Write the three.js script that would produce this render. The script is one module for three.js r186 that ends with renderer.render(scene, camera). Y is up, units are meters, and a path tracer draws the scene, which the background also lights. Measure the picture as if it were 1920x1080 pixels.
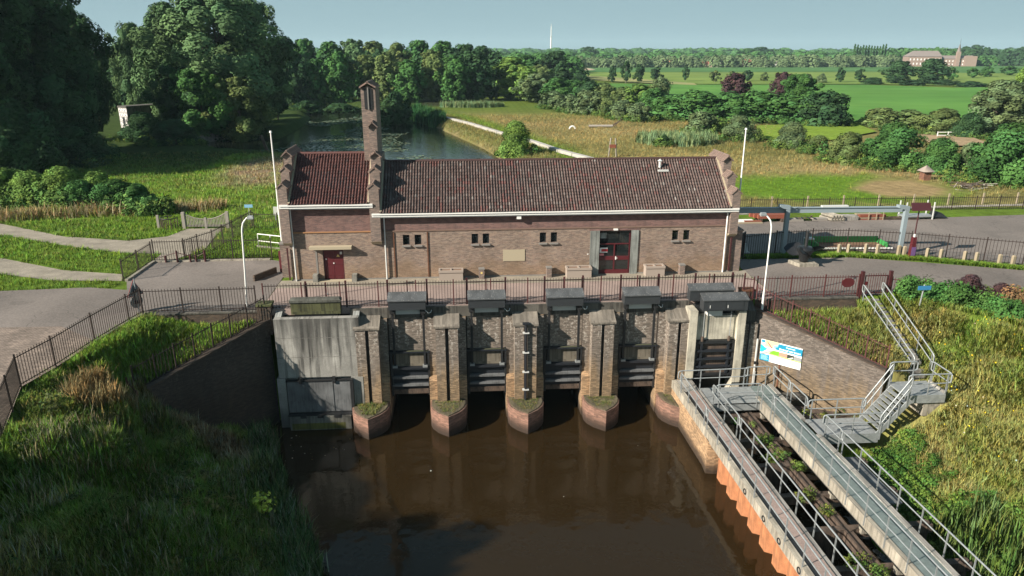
import * as THREE from 'three';
import { mergeGeometries } from 'three/addons/utils/BufferGeometryUtils.js';

// ---------------------------------------------------------------- camera, sky, sun, exposure
const scene = new THREE.Scene();
const camera = new THREE.PerspectiveCamera(43.603, 1024 / 576, 0.5, 9000);
camera.position.set(0, 16, 0);
camera.rotation.order = 'YXZ';
camera.rotation.set(-0.31841, -0.07156, 0);
const renderer = new THREE.WebGLRenderer({ antialias: true });
renderer.shadowMap.enabled = true;
renderer.toneMapping = THREE.LinearToneMapping;
renderer.toneMappingExposure = 1.95;
const SUN = new THREE.Vector3(-1.6, 1.0, 0.75).normalize();
const sun = new THREE.DirectionalLight(new THREE.Color().setRGB(1, 0.9, 0.76), 5);
sun.position.copy(SUN).multiplyScalar(160).add(new THREE.Vector3(0, 0, -50));
sun.target.position.set(0, 0, -50);
sun.castShadow = true;
sun.shadow.mapSize.set(4096, 4096);
Object.assign(sun.shadow.camera, { left: -90, right: 90, top: 90, bottom: -90, near: 1, far: 420 });
scene.add(sun, sun.target);
{ // a clear, slightly hazy summer sky: pale grey teal near the horizon, deeper blue overhead, brighter towards the sun
  const W = 512, Hh = 256, d = new Float32Array(W * Hh * 4), v = new THREE.Vector3();
  for (let j = 0; j < Hh; j++) for (let i = 0; i < W; i++) {
    const el = ((j + 0.5) / Hh - 0.5) * Math.PI, az = ((i + 0.5) / W - 0.5) * 2 * Math.PI;
    v.set(Math.cos(az) * Math.cos(el), Math.sin(el), Math.sin(az) * Math.cos(el));
    const t = Math.pow(Math.max(0, v.y), 0.7), c = Math.max(0, v.dot(SUN)), k = (j * W + i) * 4;
    const g = 0.07 * Math.pow(c, 3) + 0.22 * Math.pow(c, 24);
    const hz = [0.194, 0.276, 0.299], ze = [0.04, 0.09, 0.14];
    for (let q = 0; q < 3; q++) d[k + q] = v.y < 0 ? hz[q] * 0.8 : hz[q] * (1 - t) + ze[q] * t + g * [1, 0.92, 0.8][q];
    d[k + 3] = 1;
  }
  const sky = new THREE.DataTexture(d, W, Hh, THREE.RGBAFormat, THREE.FloatType);
  sky.mapping = THREE.EquirectangularReflectionMapping;
  sky.magFilter = sky.minFilter = THREE.LinearFilter;
  sky.needsUpdate = true;
  scene.background = sky;
  scene.environment = sky;
}
scene.fog = new THREE.FogExp2(new THREE.Color().setRGB(0.62, 0.87, 1.0), 0.0001);

// ---------------------------------------------------------------- helpers
const rngOf = (s) => () => { s = (s + 0x6d2b79f5) | 0; let t = Math.imul(s ^ (s >>> 15), 1 | s); t = (t + Math.imul(t ^ (t >>> 7), 61 | t)) ^ t; return ((t ^ (t >>> 14)) >>> 0) / 4294967296; };
const clamp = (x, a = 0, b = 1) => Math.max(a, Math.min(b, x));
const lerp = (a, b, t) => a + (b - a) * t;
const sstep = (a, b, x) => { const t = clamp((x - a) / (b - a)); return t * t * (3 - 2 * t); };
const hash = (x, y, s = 0) => { let h = Math.imul(x | 0, 374761393) + Math.imul(y | 0, 668265263) + Math.imul(s | 0, 1274126177); h = Math.imul(h ^ (h >>> 13), 1274126177); return ((h ^ (h >>> 16)) >>> 0) / 4294967296; };
const mod = (a, n) => ((a % n) + n) % n;
function vnoise(x, y, s = 0, per = 0) {
  const xi = Math.floor(x), yi = Math.floor(y), fx = x - xi, fy = y - yi, u = fx * fx * (3 - 2 * fx), v = fy * fy * (3 - 2 * fy);
  const h = per ? (a, b) => hash(mod(a, per), mod(b, per), s) : (a, b) => hash(a, b, s);
  return lerp(lerp(h(xi, yi), h(xi + 1, yi), u), lerp(h(xi, yi + 1), h(xi + 1, yi + 1), u), v);
}
function fbm(x, y, s = 0, per = 0, oct = 4) {
  let a = 0.5, t = 0, n = 0;
  for (let i = 0; i < oct; i++) { t += a * vnoise(x, y, s + i, per); n += a; a *= 0.5; x *= 2; y *= 2; per *= 2; }
  return t / n;
}
const used = new Map();
function numbered(name) { const n = used.get(name) || 0; used.set(name, n + 1); return n ? name + '_' + String(n).padStart(3, '0') : name; }
function tag(o, label, category, group, kind) {
  o.userData.label = label;
  if (category) o.userData.category = category;
  if (group) o.userData.group = group;
  if (kind) o.userData.kind = kind;
  return o;
}
function thing(name, label, category, [x, y, z] = [0, 0, 0], turn = 0, group) {
  const o = new THREE.Group(); o.name = numbered(name); o.position.set(x, y, z); o.rotation.y = turn; scene.add(o);
  return tag(o, label, category, group);
}
// uv in metres from the dominant direction of each face
function metric(g) {
  if (g.index) g = g.toNonIndexed();
  const p = g.attributes.position, n = p.count, uv = new Float32Array(n * 2);
  const a = new THREE.Vector3(), b = new THREE.Vector3(), c = new THREE.Vector3();
  for (let i = 0; i < n; i += 3) {
    a.fromBufferAttribute(p, i); b.fromBufferAttribute(p, i + 1).sub(a); c.fromBufferAttribute(p, i + 2).sub(a); b.cross(c);
    const ax = Math.abs(b.x), ay = Math.abs(b.y), az = Math.abs(b.z);
    for (let k = 0; k < 3; k++) {
      const x = p.getX(i + k), y = p.getY(i + k), z = p.getZ(i + k);
      const w = ay > ax && ay > az ? [x, z] : ax > az ? [z, y] : [x, y];
      uv[(i + k) * 2] = w[0]; uv[(i + k) * 2 + 1] = w[1];
    }
  }
  g.setAttribute('uv', new THREE.BufferAttribute(uv, 2));
  return g;
}
function part(name, geos, mat, parent, label) {
  let list = Array.isArray(geos) ? geos : [geos];
  list = list.map((g) => (g.userData.keep ? g : metric(g)));
  const keys = ['position', 'normal', 'uv'].concat(list.every((g) => g.attributes.color) ? ['color'] : []);
  for (const g of list) for (const k of Object.keys(g.attributes)) if (!keys.includes(k)) g.deleteAttribute(k);
  const m = new THREE.Mesh(list.length > 1 ? mergeGeometries(list) : list[0], mat);
  m.name = parent ? name : numbered(name); m.castShadow = m.receiveShadow = true;
  (parent || scene).add(m);
  if (label) m.userData.label = label;
  return m;
}
function piece(name, geo, mat, parent, x = 0, y = 0, z = 0, ry = 0) { // shares its geometry
  const m = new THREE.Mesh(geo, mat); m.name = name; m.position.set(x, y, z); m.rotation.y = ry; m.castShadow = m.receiveShadow = true; parent.add(m); return m;
}
function struct(name, geos, mat, label) { const m = part(name, geos, mat, null); tag(m, label, null, null, 'structure'); return m; }
// a box given by its two corners, with chamfered top edges when asked
function bx(x0, x1, y0, y1, z0, z1) { const g = new THREE.BoxGeometry(Math.abs(x1 - x0), Math.abs(y1 - y0), Math.abs(z1 - z0)); g.translate((x0 + x1) / 2, (y0 + y1) / 2, (z0 + z1) / 2); return g; }
function hexa(b) { // eight corners: bottom four (counter clockwise from above), then top four
  const f = [[0, 3, 2, 1], [4, 5, 6, 7], [0, 1, 5, 4], [1, 2, 6, 5], [2, 3, 7, 6], [3, 0, 4, 7]], pos = [];
  for (const q of f) for (const i of [q[0], q[1], q[2], q[0], q[2], q[3]]) pos.push(...b[i]);
  const g = new THREE.BufferGeometry(); g.setAttribute('position', new THREE.Float32BufferAttribute(pos, 3)); g.computeVertexNormals(); return g;
}
function bar(a, b, r, n = 6) { // round bar between two points
  const A = new THREE.Vector3(...a), B = new THREE.Vector3(...b), d = B.clone().sub(A), g = new THREE.CylinderGeometry(r, r, d.length(), n);
  g.applyQuaternion(new THREE.Quaternion().setFromUnitVectors(new THREE.Vector3(0, 1, 0), d.normalize())); g.translate((A.x + B.x) / 2, (A.y + B.y) / 2, (A.z + B.z) / 2); return g;
}
function cyl(x, y0, y1, z, r0, r1 = r0, n = 10) { const g = new THREE.CylinderGeometry(r1, r0, y1 - y0, n); g.translate(x, (y0 + y1) / 2, z); return g; }
function tube(pts, r, n = 6, seg = 0) { return new THREE.TubeGeometry(new THREE.CatmullRomCurve3(pts.map((p) => new THREE.Vector3(...p)), false, 'catmullrom', 0.02), seg || pts.length * 5, r, n); }
function beam(a, b, w, h) { // rectangular bar from a to b, w across, h high
  const A = new THREE.Vector3(...a), B = new THREE.Vector3(...b), d = B.clone().sub(A), L = d.length(), g = new THREE.BoxGeometry(w, h, L);
  const m = new THREE.Matrix4().lookAt(A, B, Math.abs(d.y) > L * 0.95 ? new THREE.Vector3(0, 0, 1) : new THREE.Vector3(0, 1, 0));
  g.applyMatrix4(m); g.translate((A.x + B.x) / 2, (A.y + B.y) / 2, (A.z + B.z) / 2); return g;
}
function sheet(poly, y, sub = 0) { // a flat polygon seen from above
  const s = new THREE.Shape(poly.map(([x, z]) => new THREE.Vector2(x, -z))), g = new THREE.ShapeGeometry(s); g.rotateX(-Math.PI / 2); g.translate(0, y, 0); return g;
}
function plan(poly, y0, y1, bevel = 0) { // a polygon seen from above, raised from y0 to y1
  const s = new THREE.Shape(poly.map(([x, z]) => new THREE.Vector2(x, -z)));
  const g = new THREE.ExtrudeGeometry(s, { depth: y1 - y0 - bevel, bevelEnabled: bevel > 0, bevelThickness: bevel, bevelSize: bevel, bevelOffset: -bevel, bevelSegments: 1 });
  g.rotateX(-Math.PI / 2); g.translate(0, y0, 0); return g;
}

// ---------------------------------------------------------------- textures
function tex(w, h, fn, { srgb = true, rx = 1, ry = 1, clampY = false } = {}) {
  const d = new Uint8Array(w * h * 4);
  for (let j = 0; j < h; j++) for (let i = 0; i < w; i++) { const c = fn(i / w, j / h), k = (j * w + i) * 4; d[k] = clamp(c[0]) * 255; d[k + 1] = clamp(c[1]) * 255; d[k + 2] = clamp(c[2]) * 255; d[k + 3] = 255; }
  const t = new THREE.DataTexture(d, w, h); t.wrapS = t.wrapT = THREE.RepeatWrapping; t.magFilter = THREE.LinearFilter;
  if (srgb) t.colorSpace = THREE.SRGBColorSpace;
  t.repeat.set(rx, ry); t.needsUpdate = true; return t;
}
const mix3 = (a, b, t) => [lerp(a[0], b[0], t), lerp(a[1], b[1], t), lerp(a[2], b[2], t)];
// one brick of a running bond; returns [id hash, mortar 0..1]
function bond(x, y, nx, ny, s) {
  const r = Math.floor(y * ny), ox = x * nx + (mod(r, 2) ? 0.5 : 0), c = mod(Math.floor(ox), nx), fx = ox - Math.floor(ox), fy = y * ny - r;
  return [hash(c, mod(r, ny), s), fx < 0.055 || fy < 0.16 ? 1 : 0];
}
function brickTex(s, cols, mortar, size = 2) { // size metres per repeat
  const nx = Math.round(size / 0.24), ny = Math.round(size / 0.072);
  return tex(512, 512, (x, y) => {
    const [h, m] = bond(x, y, nx, ny, s), n = fbm(x * 4, y * 4, s + 5, 4, 2), f = vnoise(x * 128, y * 128, s + 9, 128);
    const c = m ? mortar : mix3(cols[0], cols[Math.floor(h * cols.length)], 0.75), k = 0.86 + 0.2 * n + 0.16 * (f - 0.5);
    return [c[0] * k, c[1] * k, c[2] * k];
  }, { rx: 1 / size, ry: 1 / size });
}
function bumpOf(s, size = 2) {
  const nx = Math.round(size / 0.24), ny = Math.round(size / 0.072);
  return tex(512, 512, (x, y) => { const [h, m] = bond(x, y, nx, ny, s), v = m ? 0.1 : 0.65 + 0.3 * h; return [v, v, v]; }, { srgb: false, rx: 1 / size, ry: 1 / size });
}
// brickwork with the stains of eighty years, laid out over its whole height (y from -9.6 to 0): soot and salt on top, rust and silt lower down
function stainedBrick(s, top, low, salt) {
  const W = 6, Hm = 9.6;
  const t = tex(1024, 1024, (x, y) => {
    const yy = y * Hm - Hm, [h, m] = bond(x, y, 25, 133, s), streak = fbm(x * 22, y * 2.2, s + 3, 22, 3), big = fbm(x * 4, y * 6, s + 4, 4), fine = fbm(x * 60, y * 90, s + 6, 60, 2);
    const k = sstep(-3.1, -5.6, yy + (streak - 0.5) * 2.6);
    let c = mix3(top, low, k);
    c = c.map((q) => q * (0.8 + 0.36 * h) * (0.8 + 0.42 * big));
    if (m) c = mix3(c, [0.36, 0.33, 0.29], 0.5);
    const sa = salt * sstep(0.56, 0.74, fine * 0.6 + streak * 0.4) * (1 - k) * sstep(-5, -1.5, yy);
    c = mix3(c, [0.72, 0.70, 0.67], sa * 0.8);
    const wet = sstep(-7.1, -7.9, yy); c = mix3(c, [0.13, 0.10, 0.075], wet * 0.8);
    return c;
  }, { rx: 1 / W, ry: 1 / Hm });
  t.offset.set(0, 1); return t;
}
function concreteTex(s, base, streaks, size = 4) {
  return tex(512, 512, (x, y) => {
    const n = fbm(x * 5, y * 5, s, 5), st = fbm(x * 46, y * 3, s + 7, 46, 4) * 0.75 + 0.25 * fbm(x * 7, y * 3, s + 8, 7, 3), f = vnoise(x * 160, y * 160, s + 3, 160), d = sstep(0.42, 0.72, st) * streaks;
    const k = (0.74 + 0.42 * n + 0.12 * (f - 0.5)) * (1 - 0.6 * d); return [base[0] * k, base[1] * k, base[2] * k];
  }, { rx: 1 / size, ry: 1 / size });
}
const T = {
  brick: brickTex(11, [[0.545, 0.465, 0.41], [0.49, 0.40, 0.35], [0.61, 0.52, 0.45], [0.44, 0.375, 0.34], [0.57, 0.46, 0.395]], [0.55, 0.51, 0.465]),
  frieze: brickTex(12, [[0.49, 0.365, 0.35], [0.44, 0.325, 0.315], [0.53, 0.40, 0.375], [0.40, 0.31, 0.305]], [0.44, 0.40, 0.38]),
  gable: brickTex(13, [[0.535, 0.47, 0.44], [0.48, 0.415, 0.39], [0.59, 0.51, 0.47], [0.43, 0.39, 0.37]], [0.46, 0.42, 0.39]),
  facade: tex(1024, 512, (x, y) => { // brickwork 8 m x 4 m, ochre with damp and silt near the ground
    const [h, m] = bond(x, y, 33, 56, 15), n = fbm(x * 8, y * 4, 16, 8, 3), f = vnoise(x * 256, y * 128, 17, 256), yy = mod(y * 4, 4), d = sstep(1.5, 0.2, yy + (n - 0.5) * 1.8) * (yy < 3.7 ? 1 : 0);
    const base = mix3([0.535, 0.465, 0.425], [[0.535, 0.465, 0.425], [0.48, 0.405, 0.37], [0.59, 0.515, 0.46], [0.43, 0.375, 0.35], [0.555, 0.465, 0.415]][Math.floor(h * 5)], 0.8), c = mix3(m ? [0.55, 0.51, 0.465] : base, [0.56, 0.44, 0.31], d * 0.34), k = 0.86 + 0.24 * n + 0.14 * (f - 0.5);
    return c.map((q) => q * k); }, { rx: 1 / 8, ry: 1 / 4 }),
  low: brickTex(14, [[0.33, 0.27, 0.23], [0.28, 0.23, 0.2], [0.38, 0.31, 0.26], [0.24, 0.21, 0.19]], [0.30, 0.28, 0.25]),
  bump: bumpOf(11),
  pier: stainedBrick(21, [0.455, 0.42, 0.39], [0.53, 0.45, 0.355], 1),
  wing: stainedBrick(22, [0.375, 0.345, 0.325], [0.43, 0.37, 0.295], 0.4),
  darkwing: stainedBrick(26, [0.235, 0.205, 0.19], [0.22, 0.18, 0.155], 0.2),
  nose: stainedBrick(23, [0.45, 0.36, 0.32], [0.47, 0.355, 0.31], 0.3),
  quay: stainedBrick(24, [0.57, 0.48, 0.385], [0.62, 0.51, 0.395], 0.3),
  conc: concreteTex(31, [0.60, 0.59, 0.57], 0.35),
  stainconc: concreteTex(32, [0.64, 0.65, 0.64], 0.4, 5),
  chamber: (() => { const t = tex(512, 1024, (x, y) => { // rain-streaked concrete, darkest under its top edge
    const yy = y * 9.6 - 9.6, drip = fbm(x * 34, y * 3.5, 131, 34, 4), n = fbm(x * 5, y * 9, 132, 5), b = fbm(x * 3, y * 4, 133, 3), f = vnoise(x * 150, y * 260, 134, 150), soot = sstep(-3.6, -0.2, yy + (drip - 0.5) * 4.5 + (b - 0.5) * 2) * 0.42, st = sstep(0.5, 0.74, drip) * 0.24, wh = sstep(0.58, 0.72, fbm(x * 14, y * 5, 135, 14, 3)) * sstep(-4.6, -3.2, yy) * 0.13, low = sstep(-5, -8, yy) * 0.3;
    const k = (0.80 + 0.36 * (n - 0.4) + 0.1 * (f - 0.5)) * (1 - soot) * (1 - st) * (1 - low) + wh; return [0.66 * k, 0.655 * k, 0.635 * k]; }, { rx: 1 / 6, ry: 1 / 9.6 }); t.offset.set(0, 1); return t; })(),
  darkconc: concreteTex(33, [0.34, 0.33, 0.31], 0.6),
  creamconc: concreteTex(34, [0.74, 0.72, 0.66], 0.25),
  plate: concreteTex(36, [0.42, 0.43, 0.44], 0.3, 3),
  asphalt: tex(1024, 1024, (x, y) => { const n = fbm(x * 6, y * 6, 41, 6), b = fbm(x * 3 + 0.4 * n, y * 3, 43, 3, 3), f = vnoise(x * 340, y * 340, 42, 340), cr = Math.abs(fbm(x * 5, y * 5, 39, 5, 5) - 0.5) < 0.006 ? 0.86 : 1, pt = vnoise(x * 9, y * 14, 38, 0) > 0.86 ? 0.93 : 1, k = (0.74 + 0.22 * n + 0.24 * (b - 0.4) + 0.16 * (f - 0.5)) * cr * pt; return [0.50 * k, 0.468 * k, 0.448 * k]; }, { rx: 1 / 24, ry: 1 / 24 }),
  deck: tex(512, 512, (x, y) => { const n = fbm(x * 5, y * 5, 44, 5), f = vnoise(x * 220, y * 220, 45, 220), k = 0.84 + 0.2 * n + 0.16 * (f - 0.5); return [0.60 * k, 0.53 * k, 0.505 * k]; }, { rx: 1 / 8, ry: 1 / 8 }),
  pavers: tex(512, 512, (x, y) => { // herringbone-like small bricks
    const a = Math.floor(x * 16), b = Math.floor(y * 32), h = hash(a + (b % 2 ? 7 : 0), b, 47), m = mod(x * 16 + (b % 2) * 0.5, 1) < 0.09 || mod(y * 32, 1) < 0.14, n = fbm(x * 4, y * 4, 48, 4), k = (m ? 0.62 : 0.82 + 0.3 * h) * (0.8 + 0.35 * n);
    return [0.53 * k, 0.475 * k, 0.435 * k]; }, { rx: 1 / 3.2, ry: 1 / 3.2 }),
  path: tex(256, 256, (x, y) => { const n = fbm(x * 6, y * 6, 51, 6), f = vnoise(x * 120, y * 120, 52, 120), k = 0.8 + 0.3 * n + 0.2 * (f - 0.5); return [0.56 * k, 0.53 * k, 0.48 * k]; }, { rx: 1 / 5, ry: 1 / 5 }),
  grass: tex(512, 512, (x, y) => { const n = fbm(x * 10, y * 10, 55, 10, 5), f = fbm(x * 70, y * 70, 56, 70, 2), g = vnoise(x * 4, y * 4, 57, 4), k = 0.62 * (0.35 + 0.75 * n + 0.55 * f) * (0.85 + 0.3 * g); return [k * 1.02, k, k * 0.96]; }, { srgb: false, rx: 1 / 7, ry: 1 / 7 }),
  crop: tex(512, 512, (x, y) => { const r = 0.5 + 0.5 * Math.sin(y * Math.PI * 2 * 22), n = fbm(x * 6, y * 6, 58, 6), b = fbm(x * 2, y * 3, 59, 0, 3), tr = mod(y * 5 + 0.01 * n, 1) < 0.035 ? 0.72 : 1, k = 0.5 * (0.62 + 0.14 * r + 0.42 * n + 0.5 * (b - 0.35)) * tr; return [k * (0.9 + 0.25 * b), k, k * 0.95]; }, { srgb: false, rx: 1 / 110, ry: 1 / 110 }),
  timber: tex(256, 256, (x, y) => { const g = fbm(x * 40, y * 3, 61, 40, 3), n = fbm(x * 4, y * 4, 62, 4), k = 0.55 + 0.5 * g + 0.4 * (n - 0.5); return [0.385 * k, 0.325 * k, 0.285 * k]; }, { rx: 1 / 1.5, ry: 1 / 1.5 }),
  rust: tex(512, 512, (x, y) => { const n = fbm(x * 8, y * 8, 64, 8), s = fbm(x * 40, y * 3, 65, 40, 3), f = vnoise(x * 130, y * 130, 66, 130), k = 0.78 + 0.3 * n + 0.2 * (s - 0.5) + 0.12 * (f - 0.5); return [0.70 * k, 0.475 * k, 0.33 * k]; }, { rx: 1 / 3, ry: 1 / 3 }),
  galv: tex(256, 256, (x, y) => { const n = fbm(x * 9, y * 9, 68, 9), f = vnoise(x * 64, y * 64, 69, 64), k = 0.85 + 0.22 * n + 0.1 * (f - 0.5); return [0.62 * k, 0.64 * k, 0.65 * k]; }, { rx: 1 / 1.5, ry: 1 / 1.5 }),
  roofsheet: tex(256, 256, (x, y) => { const n = fbm(x * 6, y * 6, 71, 6), sp = vnoise(x * 60, y * 60, 72, 60) > 0.86 ? 1 : 0, k = 0.75 + 0.45 * n; return mix3([0.31 * k, 0.32 * k, 0.33 * k], [0.66, 0.66, 0.64], sp * 0.55); }, { rx: 1 / 2.4, ry: 1 / 2.4 }),
  ripple: tex(512, 512, (x, y) => { const e = 1 / 512, f = (a, b) => fbm(a * 14, b * 9, 74, 0, 1) * 0, g = (a, b) => fbm(a * 16, b * 16, 75, 16, 4), dx = g(x + e, y) - g(x - e, y), dy = g(x, y + e) - g(x, y - e); return [0.5 + dx * 2.2, 0.5 + dy * 2.2, 1]; }, { srgb: false, rx: 1 / 9, ry: 1 / 9 }),
};
const std = (o) => new THREE.MeshStandardMaterial({ roughness: 0.9, ...o });
const lin = (r, g, b) => new THREE.Color().setRGB(r, g, b);
const M = {
  brick: std({ map: T.facade, bumpMap: T.bump, bumpScale: 0.012 }), frieze: std({ map: T.frieze, bumpMap: T.bump, bumpScale: 0.012 }), gable: std({ map: T.gable, bumpMap: T.bump, bumpScale: 0.012 }), lowbrick: std({ map: T.low, bumpMap: T.bump, bumpScale: 0.012 }),
  pier: std({ map: T.pier }), wing: std({ map: T.wing }), darkwing: std({ map: T.darkwing }), nose: std({ map: T.nose }), quay: std({ map: T.quay }),
  conc: std({ map: T.conc }), stainconc: std({ map: T.stainconc }), darkconc: std({ map: T.darkconc }), cream: std({ map: T.creamconc }), plate: std({ map: T.plate, roughness: 0.55 }),
  asphalt: std({ map: T.asphalt }), deck: std({ map: T.deck }), pavers: std({ map: T.pavers }), path: std({ map: T.path }),
  timber: std({ map: T.timber }), rust: std({ map: T.rust, roughness: 0.8 }), galv: std({ map: T.galv, roughness: 0.5, metalness: 0.35 }), roofsheet: std({ map: T.roofsheet, roughness: 0.55 }),
  white: std({ color: lin(0.78, 0.78, 0.76), roughness: 0.5 }), offwhite: std({ color: lin(0.55, 0.56, 0.55), roughness: 0.6 }), black: std({ color: lin(0.018, 0.019, 0.021), roughness: 0.5 }), steel: std({ color: lin(0.016, 0.019, 0.025), roughness: 0.45 }),
  cabinet: std({ color: lin(0.03, 0.034, 0.039), roughness: 0.5 }), maroon: std({ color: lin(0.085, 0.012, 0.017), roughness: 0.45 }), maroonDark: std({ color: lin(0.055, 0.014, 0.017), roughness: 0.5 }), fence: std({ color: lin(0.026, 0.016, 0.014), roughness: 0.6 }), fenceRed: std({ color: lin(0.075, 0.022, 0.022), roughness: 0.6 }),
  glass: new THREE.MeshPhysicalMaterial({ color: lin(0.012, 0.016, 0.017), roughness: 0.06, specularIntensity: 1, clearcoat: 0.6, clearcoatRoughness: 0.04 }),
  sill: std({ color: lin(0.19, 0.18, 0.17) }), sand: std({ color: lin(0.37, 0.32, 0.23) }), pinkconc: std({ color: lin(0.31, 0.26, 0.225) }), lintel: std({ map: T.conc, color: lin(0.55, 0.5, 0.42) }), course: std({ color: lin(0.17, 0.11, 0.085) }), chamberWall: std({ map: T.chamber }), kerb: std({ color: lin(0.40, 0.385, 0.36) }), capstone: std({ map: T.conc, color: lin(0.62, 0.57, 0.52) }), greyblock: std({ map: T.conc, color: lin(0.75, 0.75, 0.72) }), bluegrey: std({ map: T.conc, color: lin(0.72, 0.8, 0.82) }),
  brown: std({ color: lin(0.12, 0.05, 0.026) }), ochre: std({ color: lin(0.33, 0.17, 0.08) }), red: std({ color: lin(0.42, 0.02, 0.03), roughness: 0.5 }), green: std({ color: lin(0.04, 0.27, 0.07), roughness: 0.5 }), blue: std({ color: lin(0.04, 0.2, 0.42), roughness: 0.45 }), rustbeam: std({ color: lin(0.21, 0.062, 0.036), roughness: 0.75 }),
  paleWood: std({ color: lin(0.28, 0.235, 0.165) }), greyWood: std({ color: lin(0.27, 0.25, 0.225) }), soil: std({ color: lin(0.16, 0.09, 0.055) }), yellow: std({ color: lin(0.62, 0.47, 0.18) }), crane: std({ color: lin(0.235, 0.29, 0.325), roughness: 0.5 }), propeller: std({ color: lin(0.03, 0.032, 0.036), roughness: 0.3, metalness: 0.5 }), greenGrate: std({ map: T.galv, color: lin(0.42, 0.5, 0.48), roughness: 0.7 }), stone: std({ map: T.conc, color: lin(1.05, 1.0, 0.9) }), moss: std({ map: T.conc, color: lin(0.3, 0.35, 0.14) }), slime: std({ color: lin(0.06, 0.065, 0.035) }),
  roofOrange: std({ color: lin(0.42, 0.2, 0.13) }), roofRed: std({ color: lin(0.3, 0.11, 0.08) }), roofGrey: std({ color: lin(0.2, 0.17, 0.16) }), convent: std({ color: lin(0.27, 0.2, 0.17) }),
};
// ---------------------------------------------------------------- the lie of the land
const G = -0.6, WATER = -8, RIVER = -2;
const riverPoly = [[8.5, -118], [6.8, -127.3], [4.4, -141.3], [-0.2, -159.8], [-5.4, -180.7], [-10.1, -197.9], [-14.7, -207.8], [-19, -213], [-27.6, -240], [-37.9, -254], [-52, -280], [-75, -303], [-110, -320], [-115, -308], [-80, -290], [-60.6, -268.5], [-51.7, -243.3], [-45.8, -226.2], [-41.5, -209.7], [-39.3, -189.8], [-38.6, -171.1], [-38.7, -160], [-47.5, -164.2], [-51.4, -156.6], [-53.1, -150.5], [-51.9, -147], [-41.9, -135.6], [-35.1, -133], [-26, -124], [-18, -112], [-8, -106], [2, -108]];
function inside(p, x, z) { let c = false; for (let i = 0, j = p.length - 1; i < p.length; j = i++) if ((p[i][1] > z) !== (p[j][1] > z) && x < ((p[j][0] - p[i][0]) * (z - p[i][1])) / (p[j][1] - p[i][1]) + p[i][0]) c = !c; return c; }
function edgeDist(p, x, z, open) { let m = 1e9; for (let i = 0, j = p.length - 1; i < p.length; j = i++) { if (open && i === 0) continue; const ax = p[j][0], az = p[j][1], dx = p[i][0] - ax, dz = p[i][1] - az, t = clamp(((x - ax) * dx + (z - az) * dz) / (dx * dx + dz * dz)); m = Math.min(m, Math.hypot(x - ax - t * dx, z - az - t * dz)); } return m; }
const along = (list, z) => { for (let i = 1; i < list.length; i++) if (z <= list[i][0]) return lerp(list[i - 1][1], list[i][1], clamp((z - list[i - 1][0]) / (list[i][0] - list[i - 1][0]))); return list[list.length - 1][1]; };
const fenceLine = [[-44.9, -20.5], [-43.6, -20.8], [-40.3, -21.35], [-36.8, -21.7], [-34.4, -22.2], [-29.5, -20.3], [-15, -16.5], [30, -16]];
const crestLine = [[-45, 29.2], [-43.7, 30.4], [-40.7, 33.4], [-38, 34.4], [-32, 37], [-26, 39], [-10, 41], [30, 42]];
const leftPts = [[-20.4, -44.9, -0.2], [-21, -43, -0.15], [-21.6, -40, -0.15], [-22, -36, -0.15], [-22.3, -33, -0.15], [-20.3, -29.5, -0.2], [-17, -20, -0.2], [-16, -8, -0.2], [-16.5, -35.5, -4.2], [-18.7, -37.3, -2.9], [-20.3, -38.2, -0.6], [-19.6, -36.6, -0.9], [-18.2, -34.6, -1.3], [-17.3, -31, -1.5], [-15.5, -26, -1.6], [-19.0, -38.4, -2.0], [-17.4, -39.2, -5.2], [-15.6, -40.8, -6.7], [-13.6, -42.7, -7.9], [-12.3, -39.4, -8.05], [-10.7, -35.4, -8.05], [-9.1, -32.5, -8.05], [-7.8, -29.2, -8.05], [-6.5, -22, -8.05], [-6, -10, -8.05], [-14.3, -29.5, -4.4], [-12.5, -20, -4.4], [-9.6, -40, -9.5], [-8, -36, -9.6], [-6.5, -32, -9.6], [-4.5, -27, -9.6], [-3, -18, -9.6], [-20.2, -33.5, -0.6], [-19.4, -39.3, -2.0], [-19, -30, -0.6], [-11.5, -44, -9.5], [-13.3, -36, -6.4], [-14.6, -33.6, -4.9]];
const rightPts = [[29.8, -44.6, -0.15], [31.5, -42.2, -0.4], [33.6, -39.5, -0.4], [36.5, -33, -0.3], [38.6, -26, -0.3], [40, -18, -0.3], [41, -8, -0.3], [26, -37.6, -4.6], [27.9, -39.7, -3.25], [28.6, -36.8, -3.7], [26.3, -35.6, -5.3], [24.6, -35.8, -6.9], [23.4, -37.5, -7.2], [23.6, -33.4, -7.4], [22.6, -30, -7.9], [22.3, -24, -8], [22.3, -16, -8], [22.2, -8, -8], [30, -34, -3.9], [31, -27, -3.8], [31.5, -18, -3.8], [26.8, -30, -6], [27, -22, -6], [20.5, -33, -9.5], [20.3, -25, -9.5], [20.3, -14, -9.5], [20.5, -38, -9.3], [22.3, -40.4, -7.7], [19.5, -43, -9], [30, -40, -2.1], [32.4, -37, -2.0], [24.3, -39.3, -6.5]];
function idw(pts, x, z) { let a = 0, w = 0; for (const p of pts) { const d = (x - p[0]) ** 2 + (z - p[1]) ** 2 + 0.05, k = 1 / (d * Math.sqrt(d)); a += k * p[2]; w += k; } return a / w; }
const leftEdge = [[-44, -13.8], [-43.3, -13.3], [-39.4, -12.3], [-35.4, -10.7], [-32.5, -9.1], [-29.2, -7.8], [-22, -6.5], [-10, -6], [30, -6]];
const wingTop = (t) => -0.64 - 0.335 * t; // height of a wing wall's top, t metres (in x) from the sluice
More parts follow.
